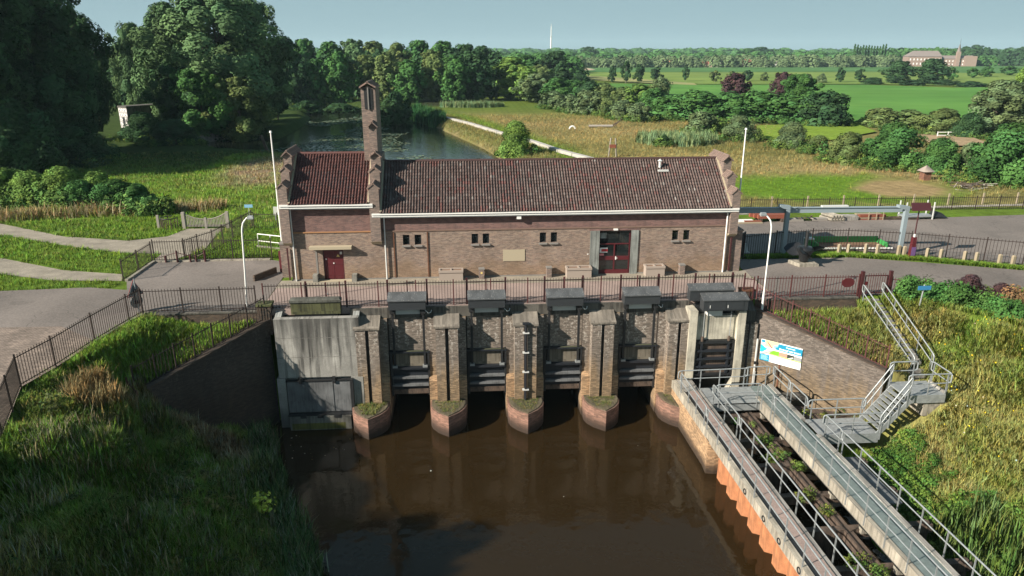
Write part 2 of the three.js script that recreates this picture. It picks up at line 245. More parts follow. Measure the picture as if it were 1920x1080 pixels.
function height(x, z) {
  const bump = 0.25 * (fbm(x * 0.35, z * 0.35, 81) - 0.5);
  if (z > -49.4) {
    if (x > -12.8 && x < 19.4 && z < -43.9) return -9.6;
    if (z > -45.3 && x < -12.5 && x + z < -58.4) { // fill behind the left wing wall
      const d = (-57.3 - x - z) / 1.414 - 0.75, fx = along(fenceLine, z);
      if (x < fx - 0.1) return -0.03;
      const t = clamp(-12.6 - (x + (-57.3 - x - z) / 2), 0, 6.4), top = wingTop(t) + 0.03, far = x < -19.8 ? -0.2 : lerp(-0.95, -0.3, sstep(-17, -20, x)), df = Math.max(0.02, Math.min(x - fx, z + 45.4)), r = sstep(0, 0.62, d / (d + df));
      return lerp(top, Math.max(top, far), r) + bump * sstep(0.3, 1.5, d) * 0.6;
    }
    if (z > -45.3 && x > 19.4 && x - z > 65.33 && x - (x - z - 64.23) / 2 < 26.2) { // fill behind the right wing wall
      const d = (x - z - 64.23) / 1.414 - 0.75, t = clamp(x - (x - z - 64.23) / 2 - 19.6, 0, 7), top = wingTop(t) + 0.03, cx = along(crestLine, z), far = x > 27 ? -0.3 : -0.95;
      if (x > cx) return -0.03;
      const df = Math.max(0.02, Math.min(cx - x, z + 45.4)); return lerp(top, Math.max(top, lerp(far, -0.05, sstep(cx - 3, cx, x))), sstep(0, 1, d / (d + df))) + bump * sstep(0.3, 1.5, d) * 0.6;
    }
    if (z > -44.95) {
      if (x < along(fenceLine, z) - 0.1 || x > along(crestLine, z) + 0.2) return -0.03;
      if (x < 0) { const e = along(leftEdge, z), q = idw(leftPts, x, z); return lerp(x > e ? Math.min(q, -8.1) : q, -9.6, sstep(e + 0.3, e + 2.2, x)) + bump * sstep(-7.5, -6.5, q); }
      if (x > 17) return lerp(-9.6, idw(rightPts, x, z), sstep(18, 21, x)) + bump * sstep(-7.9, -7, idw(rightPts, x, z));
      return -9.6;
    }
    return -0.03;
  }
  let h = lerp(-0.03, G, sstep(-74, -92, z)) + (z < -76 ? 0.5 * (fbm(x * 0.06, z * 0.06, 83) - 0.5) * sstep(-76, -90, z) : 0);
  if (z < -100 && z > -330 && x > -125 && x < 20) {
    const d = edgeDist(riverPoly, x, z), s = inside(riverPoly, x, z) ? -d : d;
    h = lerp(h, Math.max(h, G + 0.1), sstep(14, 6, s)); h = lerp(h, RIVER - 1.2, sstep(2.4, -1.8, s));
  }
  return h;
}
// colours of the ground cover itself (linear, for a texture whose mean is about 0.6)
const C = { lush: [0.155, 0.285, 0.032], green: [0.15, 0.22, 0.042], olive: [0.2, 0.2, 0.07], tan: [0.36, 0.315, 0.13], straw: [0.42, 0.32, 0.17], soil: [0.20, 0.135, 0.085], dirt: [0.34, 0.25, 0.18], wood: [0.05, 0.06, 0.03], dark: [0.06, 0.10, 0.028] };
const ell = (x, z, cx, cz, rx, rz) => Math.hypot((x - cx) / rx, (z - cz) / rz);
function cover(x, z) {
  const n = fbm(x * 0.11, z * 0.11, 91), m = fbm(x * 0.5, z * 0.5, 92), f = fbm(x * 0.03, z * 0.03, 93);
  let c;
  if (z > -44.95 || (z > -60 && x > -13 && x < 20)) {
    if (x > 17) { c = mix3(mix3(C.green, C.lush, 0.3), C.tan, clamp(-0.12 + (n - 0.44) * 2.4 + (m - 0.5) * 1.5)); c = mix3(C.lush, c, clamp(sstep(22, 26.5, x + (z + 30) * 0.05 + (n - 0.5) * 5))); if (x - z > 64.2 && x < 27) c = mix3(c, C.olive, 0.5); }
    else { c = mix3([0.10, 0.185, 0.025], mix3(C.green, C.olive, 0.4), clamp((m - 0.3) * 1.8)); c = mix3(c, [0.2, 0.16, 0.07], 0.55 * sstep(0.5, 0.7, n)); c = mix3(c, [0.05, 0.10, 0.02], 0.7 * sstep(0.52, 0.35, fbm(x * 0.8, z * 0.8, 90))); if (x + z < -57.3) c = mix3(C.lush, C.green, m); c = mix3(c, C.soil, sstep(1.15, 0.6, ell(x, z, -14.6, -38.6, 4.2, 2.0) + (m - 0.5) * 0.6)); c = mix3(c, C.straw, 0.5 * sstep(1.2, 0.5, ell(x, z, -19.3, -35.6, 1.6, 1.6))); }
    return c;
  }
  c = mix3(C.green, C.olive, n);
  if (x < -12 && z < -57) {
    c = mix3(C.lush, C.green, clamp(m * 1.3 - 0.1));
    c = mix3(c, C.dirt, sstep(1.1, 0.45, ell(x, z, -26.5, -108, 11, 19) + (n - 0.5) * 0.9) * clamp(0.35 + m));
    c = mix3(c, C.straw, 0.8 * sstep(1.1, 0.6, ell(x, z, -40, -76.2, 11, 1.5) + (m - 0.5) * 0.8));
    if (x < -38 || z < -125) c = mix3(c, C.dark, sstep(-95, -125, z - (x + 40) * 0.3));
  } else if (z < -72) {
    c = mix3(C.olive, C.tan, clamp((n - 0.3) * 2 + (m - 0.5) * 0.5)); c = mix3(c, C.straw, 0.5 * clamp((f - 0.45) * 4));
    const near = sstep(-100, -78, z); c = mix3(c, mix3(C.green, C.olive, m), near * sstep(26, 18, x));
    c = mix3(c, C.lush, sstep(1.15, 0.75, ell(x, z, 47, -87, 15, 13) + (m - 0.5) * 0.5));
    c = mix3(c, C.straw, sstep(1.1, 0.8, ell(x + (z + 86) * 0.3, z, 55, -86, 6, 8) + (m - 0.5) * 0.3));
    if (z < -105 && x < 40) { const d = edgeDist(riverPoly, x, z); c = mix3(c, mix3(C.lush, C.green, m), sstep(16, 9, d) * sstep(5, 8, d)); c = mix3(c, C.olive, sstep(5, 3, d)); c = mix3(c, C.dirt, 0.6 * sstep(1.8, 0.6, d) * clamp(n * 2.4 - 0.9)); }
    c = mix3(c, C.green, sstep(-175, -230, z)); if (x < 6) c = mix3(c, C.wood, sstep(-222, -240, z + Math.max(0, -x - 20) * 0.0)); 
    c = mix3(c, [0.07, 0.12, 0.04], sstep(-620, -760, z));
  } else c = mix3(C.lush, C.green, clamp(m * 1.5 - 0.2));
  return c;
}
{
  const axis = (cuts) => { const a = []; for (let i = 0; i < cuts.length - 1; i++) { const [s, step] = cuts[i], e = cuts[i + 1][0], n = Math.max(1, Math.round((e - s) / step)); for (let k = 0; k < n; k++) a.push(s + ((e - s) * k) / n); } a.push(cuts[cuts.length - 1][0]); return a; };
  const xs = axis([[-5000, 700], [-700, 40], [-140, 2.2], [-42, 0.5], [46, 2.2], [130, 20], [900, 400], [5000, 1]]), zs = axis([[-6000, 700], [-900, 40], [-330, 6], [-240, 2.2], [-76, 1], [-50, 0.5], [-6, 3], [40, 1]]);
  const nx = xs.length, nz = zs.length, pos = new Float32Array(nx * nz * 3), col = new Float32Array(nx * nz * 3), uv = new Float32Array(nx * nz * 2), idx = [];
  for (let j = 0; j < nz; j++) for (let i = 0; i < nx; i++) {
    const k = j * nx + i, x = xs[i], z = zs[j]; pos.set([x, height(x, z), z], k * 3); col.set(cover(x, z), k * 3); uv.set([x, z], k * 2);
    if (i && j) { const a = k - nx - 1, b = k - nx, c = k - 1; idx.push(a, c, b, b, c, k); }
  }
  const g = new THREE.BufferGeometry(); g.setAttribute('position', new THREE.BufferAttribute(pos, 3)); g.setAttribute('color', new THREE.BufferAttribute(col, 3)); g.setAttribute('uv', new THREE.BufferAttribute(uv, 2)); g.setIndex(idx); g.computeVertexNormals(); g.userData.keep = true;
  struct('ground', g, new THREE.MeshPhysicalMaterial({ map: T.grass, vertexColors: true, roughness: 1, specularIntensity: 0.1 }), 'grass covered ground, from the canal banks to the far meadows');
}
// water
const waterMat = (r, g, b, s) => new THREE.MeshPhysicalMaterial({ color: lin(r, g, b), roughness: 0.05, normalMap: T.ripple, normalScale: new THREE.Vector2(s, s), ior: 1.33 });
struct('canal_water', bx(-24, 30, -9.2, WATER, -49.2, 60), waterMat(0.0205, 0.0128, 0.005, 0.08), 'still dark brown water below the sluice');
struct('river_water', sheet(riverPoly.map(([x, z]) => [x, z]), RIVER), waterMat(0.012, 0.017, 0.011, 0.16), 'dark river behind the pumping station with reflections of trees and sky');

// roads, yards and paths
const road = (name, poly, y, mat, label) => struct(name, sheet(poly, y), mat, label);
const roadPoly = [[-70, -46.5], [-60, -49.6], [-32.4, -50.3], [-26.5, -50.7], [-23.6, -49.9], [-24.5, -52.0], [-24.6, -57.0], [-15.3, -57.0], [-13.4, -56], [-13.3, -51.3], [-13.2, -45.2], [-20.3, -44.9], [-20.8, -43.6], [-21.3, -40.3], [-24.5, -42.9], [-40, -43.2], [-70, -41]];
road('road', roadPoly, 0.006, M.asphalt, 'grey asphalt road and forecourt left of the pumping station');
road('paved_strip', [[-70, -41.05], [-40, -43.25], [-24.5, -42.95], [-21.3, -40.4], [-21.7, -36.8], [-22.2, -34.4], [-20.3, -29.5], [-18.5, -22], [-40, -18], [-70, -20]], 0.002, M.pavers, 'brick paved strip beside the road at the left edge');
struct('bridge_deck', bx(-13.2, 21.4, -0.4, 0.012, -49.5, -45.02), M.deck, 'pinkish road deck running along the top of the sluice behind the fence');
road('station_pavement', [[-13.25, -51.3], [-13.25, -49.52], [21.4, -49.52], [21.6, -51.5], [21.1, -51.3]], 0.008, M.path, 'worn strip of pavement at the foot of the pumping station');
road('forecourt', [[21.42, -45.05], [26, -45.1], [29.2, -45.2], [31.4, -44.3], [34.6, -43.3], [38.5, -42], [75, -36], [75, -44], [58, -46.6], [43, -49.9], [37, -52.4], [31.4, -54.4], [23, -54.5], [22, -54.6], [21.5, -52]], 0.006, M.asphalt, 'grey asphalt drive right of the pumping station');
road('verge_path', [[29.5, -45.15], [32.1, -47.2], [38.4, -45.2], [75, -40], [75, -36.5], [38.4, -42.3], [34.6, -43.5], [31.4, -44.5]], 0.012, M.path, 'lighter footpath strip along the hedge');
road('yard', [[21.8, -55.9], [25.7, -56.2], [32, -56.9], [36.4, -55], [43.7, -51.4], [60, -46], [80, -44], [80, -69], [57.7, -68.6], [42, -67.6], [27.5, -67.4], [21.8, -67.3]], 0.006, M.asphalt, 'asphalt storage yard behind the fence on the right');
const cyclePoly = [[-120, -105], [-75, -85], [-56, -77.5], [-44.7, -71.9], [-36, -66.2], [-29.5, -64.2], [-26.6, -65.6], [-25.9, -68.5], [-22.5, -68.4], [-22.4, -66], [-21.8, -61], [-23.3, -57.3], [-24.7, -57.3], [-24.9, -59.6], [-28, -59.9], [-33, -62.2], [-42, -67.2], [-54, -73], [-75, -81], [-120, -98]];
road('cycle_path', cyclePoly, 0.004, M.path, 'asphalt path curving in from the left to the wooden gate');
const footPoly = [[-70, -73], [-50, -65], [-37.5, -59.2], [-30.5, -55.2], [-25.5, -53.8], [-24.9, -52.1], [-30, -52.6], [-34.9, -54.6], [-48, -60.5], [-70, -69.5]];
road('foot_path', footPoly, 0.004, M.path, 'narrow patched path between the two grass strips on the left');
struct('concrete_track', sheet([[21.8, -70.1], [46, -72.3], [95, -74.4], [95, -75.4], [46, -73.2], [21.8, -70.9]], 0.012), M.stone, 'pale concrete strip behind the storage yard');
{ // the pale quay edge along the river meadow: separate long slabs
  const p = [[-3.4, -187.4], [2.3, -171.7], [8.1, -151.8], [13.7, -135], [16.9, -122.1], [22, -108]];
  const t = thing('river_kerb', 'long pale concrete edge along the river meadow behind the roof', 'kerb', [0, -0.42, 0]);
  for (let i = 0; i + 1 < p.length; i++) { const n = Math.round(Math.hypot(p[i + 1][0] - p[i][0], p[i + 1][1] - p[i][1]) / 5); for (let k = 0; k < n; k++) { const f = (q) => [lerp(p[i][0], p[i + 1][0], q), 0.3, lerp(p[i][1], p[i + 1][1], q)]; part('slab', beam(f((k + 0.02) / n), f((k + 0.98) / n), 0.9, 0.5), M.kerb, t); } }
}
// farmland: flat sheets just above the ground
const field = (name, poly, y, c, label, map = T.crop) => struct(name, sheet(poly, y), new THREE.MeshPhysicalMaterial({ map, color: lin(...c), roughness: 1, specularIntensity: 0.1 }), label);
field('crop_field', [[63, -392], [118, -369], [204, -363], [228, -330], [300, -345], [300, -225], [190, -190], [134, -168], [97, -170], [70, -185], [60, -215], [56, -283]], -0.24, [0.18, 0.43, 0.10], 'large bright green field right of the dense hedge');
field('pale_field', [[60, -540], [82, -530], [105, -457], [124, -387], [118, -363], [93, -398], [66, -468]], -0.2, [0.5, 0.52, 0.24], 'pale strip of cut field behind the four upright trees');
field('meadow_field', [[60, -592], [336, -588], [440, -525], [330, -360], [259, -336], [213, -371], [124, -379], [107, -449], [84, -528]], -0.28, [0.30, 0.45, 0.12], 'light green strip of field with the small orchard trees');
field('beet_field', [[60, -748], [106, -745], [640, -790], [480, -525], [400, -548], [336, -592], [60, -596]], -0.22, [0.15, 0.34, 0.12], 'dark green far field below the village trees');
field('small_lawn', [[57, -138], [68, -164], [93, -167], [88, -149], [71, -135]], -0.2, [0.26, 0.4, 0.06], 'small bright mown lawn behind the bushes', T.grass);
field('riding_paddock', [[93, -144], [102, -140], [95, -122], [86, -127]], -0.2, [0.50, 0.38, 0.25], 'sandy paddock at the right edge', T.grass);
// ---------------------------------------------------------------- the pumping station
const st = thing('pumping_station', 'long brick pumping station with tiled roof, stepped gables and tall slim chimney', 'building', [0, 0, -51.25]);
const ZF = 0, RZ = -3.55; // facade and ridge, measured from the facade plane
{
  const depth = -7.1;
  // walls: lower brickwork with openings left free, frieze above a string course
  const wins = [-4.28, -3.43, 0.71, 1.52, 5.72, 6.54, 15.65, 16.5].map((x) => [x, x + 0.48, 2.55, 3.3]);
  const holes = [[-10.1, -8.62, 0, 2.3], [10.17, 12.55, 0, 3.36], ...wins];
  const wall = (x0, x1, y0, y1) => { // a front wall 0.4 thick cut round its openings
    const xs = [...new Set([x0, x1, ...holes.flatMap((h) => [h[0], h[1]])])].filter((x) => x >= x0 && x <= x1).sort((a, b) => a - b), out = [];
    for (let i = 0; i + 1 < xs.length; i++) {
      let y = y0; const cut = holes.filter((h) => h[0] < xs[i] + 0.01 && h[1] > xs[i + 1] - 0.01).sort((a, b) => a[2] - b[2]);
      for (const h of cut) { if (h[2] > y) out.push(bx(xs[i], xs[i + 1], y, h[2], ZF - 0.4, ZF)); y = h[3]; }
      if (y < y1) out.push(bx(xs[i], xs[i + 1], y, y1, ZF - 0.4, ZF));
    }
    return out;
  };
  part('wall', [...wall(-12.4, 20.42, -0.3, 3.56), bx(-12.4, -12, -0.3, 5.5, depth, ZF - 0.4), bx(20.02, 20.42, -0.3, 4.7, depth, ZF - 0.4), bx(-12, 20.02, -0.3, 4.7, depth, depth + 0.4)], M.brick, st);
  part('frieze', [bx(-12.4, -6.1, 3.64, 5.45, -0.4, -0.03), bx(-6.1, 20.42, 3.64, 4.78, -0.4, -0.028)], M.frieze, st);
  part('string_course', [bx(-12.4, -6.1, 3.56, 3.64, -0.4, 0.06), ], M.ochre, st); part('string_course', bx(-6.1, 19.84, 3.56, 3.64, -0.4, 0.05), M.course, st);
  part('plinth', [bx(-12.45, -10.12, -0.3, 0.1, -0.3, 0.05), bx(-8.6, 9.45, -0.3, 0.09, -0.3, 0.05), bx(13.15, 20.4, -0.3, 0.1, -0.3, 0.05)], M.sill, st);
  part('soldier_course', bx(9.4, 13.2, 3.37, 3.56, -0.3, 0.012), M.frieze, st);
  part('interior', [bx(-11.9, 19.9, -0.2, 0.0, depth + 0.5, -0.5), bx(-11.9, 19.9, 0.02, 4.6, -3.2, -3.0)], M.soil, st);
  // windows
  for (const [x0, x1, y0, y1] of wins) {
    const w = part('window', [bx(x0, x0 + 0.05, y0, y1, -0.2, -0.12), bx(x1 - 0.05, x1, y0, y1, -0.2, -0.12), bx(x0 + 0.05, x1 - 0.05, y1 - 0.06, y1, -0.2, -0.12), bx(x0 + 0.05, x1 - 0.05, y0, y0 + 0.05, -0.2, -0.12), bx(x0 + 0.05, x1 - 0.05, y1 - 0.24, y1 - 0.2, -0.19, -0.13)], M.black, st);
    part('pane', bx(x0 + 0.03, x1 - 0.03, y0 + 0.03, y1 - 0.03, -0.17, -0.155), M.glass, w);
    part('sill', hexa([[x0 - 0.07, y0 - 0.13, 0.14], [x1 + 0.07, y0 - 0.13, 0.14], [x1 + 0.07, y0 - 0.13, -0.12], [x0 - 0.07, y0 - 0.13, -0.12], [x0 - 0.07, y0 - 0.04, 0.14], [x1 + 0.07, y0 - 0.04, 0.14], [x1 + 0.07, y0 - 0.005, -0.12], [x0 - 0.07, y0 - 0.005, -0.12]]), M.sill, w);
  }
  part('plaque', bx(3.0, 4.63, 1.18, 2.05, 0.001, 0.035), M.sand, st);
  // left door with canopy
  const d1 = part('door', [bx(-10.1, -10.02, 0, 2.3, -0.22, -0.1), bx(-8.7, -8.62, 0, 2.3, -0.22, -0.1), bx(-10.02, -8.7, 2.2, 2.3, -0.22, -0.1)], M.maroonDark, st, 'maroon double door under a concrete canopy');
  for (const s of [0, 1]) { const x = s ? -9.355 : -10.02; part('leaf', [bx(x, x + 0.65, 0.02, 2.2, -0.19, -0.14), bx(x + 0.03, x + 0.62, 0.06, 0.24, -0.14, -0.125), bx(x + 0.03, x + 0.62, 1.12, 1.15, -0.14, -0.12), bx(x + 0.03, x + 0.62, 0.3, 0.33, -0.14, -0.12)], M.maroon, d1); }
  part('handle', bx(-9.42, -9.34, 1.2, 1.28, -0.14, -0.1), M.white, d1);
  part('notice', bx(-9.95, -9.87, 1.5, 1.6, -0.138, -0.125), M.white, d1);
  part('notice', [bx(-8.9, -8.74, 1.9, 2.1, -0.138, -0.125)], M.offwhite, d1);
  { const s = new THREE.Shape([new THREE.Vector2(-9.16, 1.72), new THREE.Vector2(-8.92, 1.72), new THREE.Vector2(-9.04, 1.93)]), g = new THREE.ExtrudeGeometry(s, { depth: 0.01, bevelEnabled: false }); g.translate(0, 0, -0.136); part('warning_triangle', g, M.yellow, d1); }
  part('canopy', bx(-10.95, -7.95, 2.42, 2.62, -0.3, 0.5), M.sand, st);
  part('door_reveal', [bx(-10.62, -10.5, 0.4, 2.42, -0.02, 0.02)], M.sill, st);
  part('buttress', [bx(-10.85, -10.5, -0.1, 0.55, 0.01, 0.55)], M.greyblock, st); part('buttress', [bx(-8.05, -7.7, -0.1, 0.5, 0.01, 0.6)], M.greyblock, st);
  part('doorstep', bx(-10.5, -8.05, -0.1, 0.05, 0.01, 0.5), M.sand, st);
  // glazed entrance
  part('pilaster', [bx(9.48, 10.17, -0.1, 3.37, -0.35, 0.08)], M.bluegrey, st); part('pilaster', [bx(12.55, 13.1, -0.1, 3.37, -0.35, 0.08)], M.bluegrey, st);
  const d2 = part('entrance_door', [bx(10.17, 10.25, 0, 3.36, -0.3, -0.18), bx(12.47, 12.55, 0, 3.36, -0.3, -0.18), bx(10.25, 12.47, 3.28, 3.36, -0.3, -0.18), bx(10.25, 12.47, 2.26, 2.34, -0.3, -0.17), bx(11.33, 11.42, 0.3, 2.26, -0.3, -0.17), bx(10.25, 12.47, 0, 0.3, -0.3, -0.17), bx(10.25, 11.33, 1.05, 1.35, -0.3, -0.175), bx(11.42, 12.47, 1.05, 1.35, -0.3, -0.175)], M.maroon, st, 'tall glazed double door with maroon frame');
  for (const [a, b, c, e] of [[10.25, 12.47, 2.34, 3.28], [10.25, 11.33, 1.35, 2.26], [11.42, 12.47, 1.35, 2.26], [10.25, 11.33, 0.3, 1.05], [11.42, 12.47, 0.3, 1.05]]) part('pane', bx(a, b, c, e, -0.25, -0.235), M.glass, d2);
  part('handle', [bx(11.46, 11.52, 1.08, 1.33, -0.17, -0.12), bx(11.52, 11.62, 1.18, 1.22, -0.15, -0.12)], M.white, d2);
  part('poster', bx(10.28, 10.85, 1.62, 2.0, -0.234, -0.228), M.white, d2); part('poster', bx(10.4, 10.86, 1.7, 1.9, -0.227, -0.222), M.red, d2); part('poster', [bx(10.28, 10.6, 1.38, 1.55, -0.234, -0.229)], std({ color: lin(0.7, 0.25, 0.25) }), d2);
  part('blind', bx(10.28, 10.75, 2.72, 3.14, -0.234, -0.229), M.bluegrey, d2);
  part('lamp_housing', bx(11.2, 11.5, 3.42, 3.52, 0.013, 0.22), M.white, st);
  part('letter_plate', bx(9.3, 9.38, 1.55, 1.63, 0.001, 0.03), M.white, st);
  for (const x of [-4.93, -2.5]) part('rusty_strip', bx(x - 0.04, x + 0.04, 0.1, 3.5, 0.002, 0.06), M.brown, st);
  part('rusty_strip', bx(-12.62, -12.52, 0.1, 2.5, 0.06, 0.14), M.maroonDark, st); part('rusty_strip', bx(20.12, 20.22, 0.1, 2.75, 0.06, 0.14), M.maroonDark, st);
  // gutters, downpipes
  part('gutter', [bx(-12.74, -6.25, 5.44, 5.6, 0.02, 0.46), bx(-12.74, -6.25, 5.6, 5.72, 0.06, 0.52)], M.white, st);
  part('gutter', [bx(-6.35, 20.4, 4.74, 4.89, 0.02, 0.46), bx(-6.35, 20.4, 4.89, 5.0, 0.06, 0.52)], M.white, st);
  part('soffit', [bx(-12.1, -6.5, 5.36, 5.44, -0.3, 0.4), bx(-5.8, 19.8, 4.66, 4.74, -0.3, 0.4)], M.offwhite, st);
  part('hopper', [bx(4.0, 4.32, 4.42, 4.74, 0.05, 0.36)], M.white, st);
  for (const [x, y] of [[-12.1, 5.4], [-5.55, 4.72]]) part('downpipe', [cyl(x, 0, y, 0.14, 0.055)], M.offwhite, st);
  part('downpipe', [cyl(19.7, 0, 4.7, 0.14, 0.055)], M.white, st);
  // stepped gables with small tiled saddles
  const saddle = (x0, x1, zf, zb, y, parent) => { // ridge runs front to back
    const xm = (x0 + x1) / 2, o = x1 - x0 > 1 ? 0.07 : 0.1, r = 0.36, b = [];
    for (const s of [-1, 1]) { const e = s < 0 ? x0 - o : x1 + o; b.push(hexa(s < 0 ? [[e, y - r - 0.06, zf], [xm, y - 0.06, zf], [xm, y - 0.06, zb], [e, y - r - 0.06, zb], [e, y - r + 0.02, zf], [xm, y + 0.02, zf], [xm, y + 0.02, zb], [e, y - r + 0.02, zb]] : [[xm, y - 0.06, zf], [e, y - r - 0.06, zf], [e, y - r - 0.06, zb], [xm, y - 0.06, zb], [xm, y + 0.02, zf], [e, y - r + 0.02, zf], [e, y - r + 0.02, zb], [xm, y + 0.02, zb]])); }
    b.push(bar([xm, y + 0.02, zf - 0.0], [xm, y + 0.02, zb], 0.07, 6));
    for (let z = zb + 0.25; z < zf; z += 0.3) b.push(beam([x0 - o, y - r + 0.03, z], [xm, y + 0.04, z], 0.05, 0.05), beam([xm, y + 0.04, z], [x1 + o, y - r + 0.03, z], 0.05, 0.05));
    part('cap', b, M.captile, parent);
  };
  M.captile = std({ map: T.gable, color: lin(1, 0.94, 0.92), roughness: 0.8 });
  const gableFront = (x0, x1, y, z) => hexa([[x0, y - 0.36, z], [x1, y - 0.36, z], [x1, y - 0.36, z - 0.3], [x0, y - 0.36, z - 0.3], [(x0 + x1) / 2 - 0.01, y - 0.05, z], [(x0 + x1) / 2 + 0.01, y - 0.05, z], [(x0 + x1) / 2 + 0.01, y - 0.05, z - 0.3], [(x0 + x1) / 2 - 0.01, y - 0.05, z - 0.3]]);
  const gable = (x0, x1, tops, corbel, far) => {
    const zs = [0.42, -0.85, -2.0], body = [];
    const g = part('gable', (() => {
      for (let i = 0; i < 3; i++) {
        const yb = i ? tops[i - 1] - 0.36 : corbel, zb = 2 * RZ - zs[i];
        body.push(bx(x0, x1, i ? yb : 4.4, tops[i] - 0.36, zb, zs[i]));
        if (!i) body.push(bx(x0, x1, corbel, 4.4, -0.35, zs[0]));
        body.push(gableFront(x0, x1, tops[i], zs[i]));
      }
      return body;
    })(), M.gable, st);
    tops.forEach((y, i) => { if (i < 2) { saddle(x0, x1, zs[i] + 0.05, zs[i + 1] + 0.02, y, g); saddle(x0, x1, 2 * RZ - zs[i + 1] - 0.02, 2 * RZ - zs[i] - 0.16, y, g); } else if (!far) saddle(x0, x1, zs[i] + 0.16, 2 * RZ - zs[i] - 0.16, y, g); else saddle(x0, x1, zs[i] + 0.16, -2.9, y, g); });
    part('corbel', hexa([[x0, corbel - 0.3, 0.02], [x1, corbel - 0.3, 0.02], [x1, corbel - 0.3, -0.3], [x0, corbel - 0.3, -0.3], [x0 - 0.02, corbel, zs[0] + 0.02], [x1 + 0.02, corbel, zs[0] + 0.02], [x1 + 0.02, corbel, -0.3], [x0 - 0.02, corbel, -0.3]]), M.sand, g);
    return g;
  };
  gable(19.84, 20.44, [6.42, 7.42, 8.5], 3.05);
  gable(-12.74, -12.13, [7.25, 8.2, 9.15], 2.95);
  const mid = gable(-6.5, -5.78, [7.15, 8.1, 9.05], 2.95, true);
  // chimney: a tall slab rising out of the middle gable
  const ch = part('chimney', [bx(-7.02, -5.98, 4.5, 13.3, -5.6, -2.85), bx(-6.52, -5.97, 8.6, 10.75, -2.85, -2.2), gableFront(-7.02, -5.98, 13.68, -2.85), gableFront(-6.52, -5.97, 11.1, -2.2), bx(-7.02, -5.98, 13.3, 13.5, -5.3, -3.1)], M.gable, st, 'tall slim brick chimney with a saddle top');
  saddle(-7.02, -5.98, -2.65, -5.75, 13.86, ch); saddle(-6.52, -5.97, -2.0, -2.84, 11.15, ch);
  part('flue_slot', [bx(-6.78, -6.55, 12.0, 13.42, -2.849, -2.8), bx(-6.45, -6.22, 12.0, 13.42, -2.849, -2.8)], M.black, ch); part('mullion', bx(-6.545, -6.455, 11.95, 13.5, -2.849, -2.74), M.sill, ch);
  // roofs: boards below, pantiles as real geometry, rows of ridge tiles
  const tiles = (x0, x1, yE, yR, z0, pick, seed) => {
    const r = rngOf(seed), zE = z0, L = Math.hypot(yR - yE, RZ - zE), cols = Math.round((x1 - x0) / 0.205), w = (x1 - x0) / cols, rows = Math.round(L / 0.3), prof = [[0, 0.012], [0.16, 0.065], [0.32, 0.1], [0.5, 0.085], [0.66, 0.03], [0.84, 0.0], [1, 0.008]];
    const P = [], N = [], K = [], I = [], a = Math.atan2(yR - yE, Math.abs(RZ - zE));
    for (const side of [1, -1]) for (let j = 0; j < rows; j++) for (let i = 0; i < cols; i++) {
      const c = pick(r, i, j), s0 = (j / rows) * L, s1 = Math.min(L, s0 + L / rows + 0.04), base = P.length / 3, jig = (r() - 0.5) * 0.012, lift = r() * 0.008;
      prof.forEach(([t, h], q) => { for (const [s, up] of [[s0, 0.034 + lift - 0.03], [s0, 0.034 + lift], [s1, 0.004]]) { const d = h + up, x = x0 + (i + t) * w + jig, y = yE + s * Math.sin(a) + d * Math.cos(a) - 0.05 * Math.sin(Math.PI * s / L) * (0.5 + 0.5 * Math.sin(x * 0.55 + seed)) + 0.014 * Math.sin(x * 1.7 + j), zz = zE - s * Math.cos(a) + d * Math.sin(a); P.push(x, y, side > 0 ? zz : 2 * RZ - zz); K.push(...c); } });
      for (let q = 0; q + 1 < prof.length; q++) for (const k of [0, 1]) { const o = base + q * 3 + k, e = [o, o + 3, o + 4, o, o + 4, o + 1]; if (side < 0) e.reverse(); I.push(...e); }
    }
    const g = new THREE.BufferGeometry(); g.setAttribute('position', new THREE.Float32BufferAttribute(P, 3)); g.setAttribute('color', new THREE.Float32BufferAttribute(K, 3)); g.setIndex(I); const h = g.toNonIndexed(); h.computeVertexNormals(); h.setAttribute('uv', new THREE.Float32BufferAttribute(new Float32Array((h.attributes.position.count) * 2), 2)); h.userData.keep = true; return h;
  };
  const roof = (x0, x1, yE, yR, pick, seed, ridgeMat, label) => {
    const z0 = 0.5, zb = 2 * RZ - z0, rf = part('roof', [hexa([[x0, yE - 0.12, z0], [x1, yE - 0.12, z0], [x1, yR - 0.12, RZ], [x0, yR - 0.12, RZ], [x0, yE - 0.005, z0], [x1, yE - 0.005, z0], [x1, yR - 0.005, RZ], [x0, yR - 0.005, RZ]]), hexa([[x0, yR - 0.12, RZ], [x1, yR - 0.12, RZ], [x1, yE - 0.12, zb], [x0, yE - 0.12, zb], [x0, yR - 0.005, RZ], [x1, yR - 0.005, RZ], [x1, yE - 0.005, zb], [x0, yE - 0.005, zb]])], M.black, st, label);
    const t = part('roof_tiles', tiles(x0, x1, yE, yR, z0, pick, seed), std({ vertexColors: true, roughness: 0.62 }), rf); t.userData.kind = 'stuff';
    const g = []; const n = Math.round((x1 - x0) / 0.4); for (let i = 0; i < n; i++) { const a = x0 + ((x1 - x0) * i) / n, c = new THREE.CylinderGeometry(0.13, 0.115, (x1 - x0) / n + 0.03, 8); c.rotateZ(Math.PI / 2); c.translate(a + (x1 - x0) / n / 2, yR + 0.04, RZ); g.push(c); }
    const rt = part('ridge_tiles', g, ridgeMat, rf); rt.userData.kind = 'stuff';
  };
  const hue = (c, k) => c.map((q) => q * k);
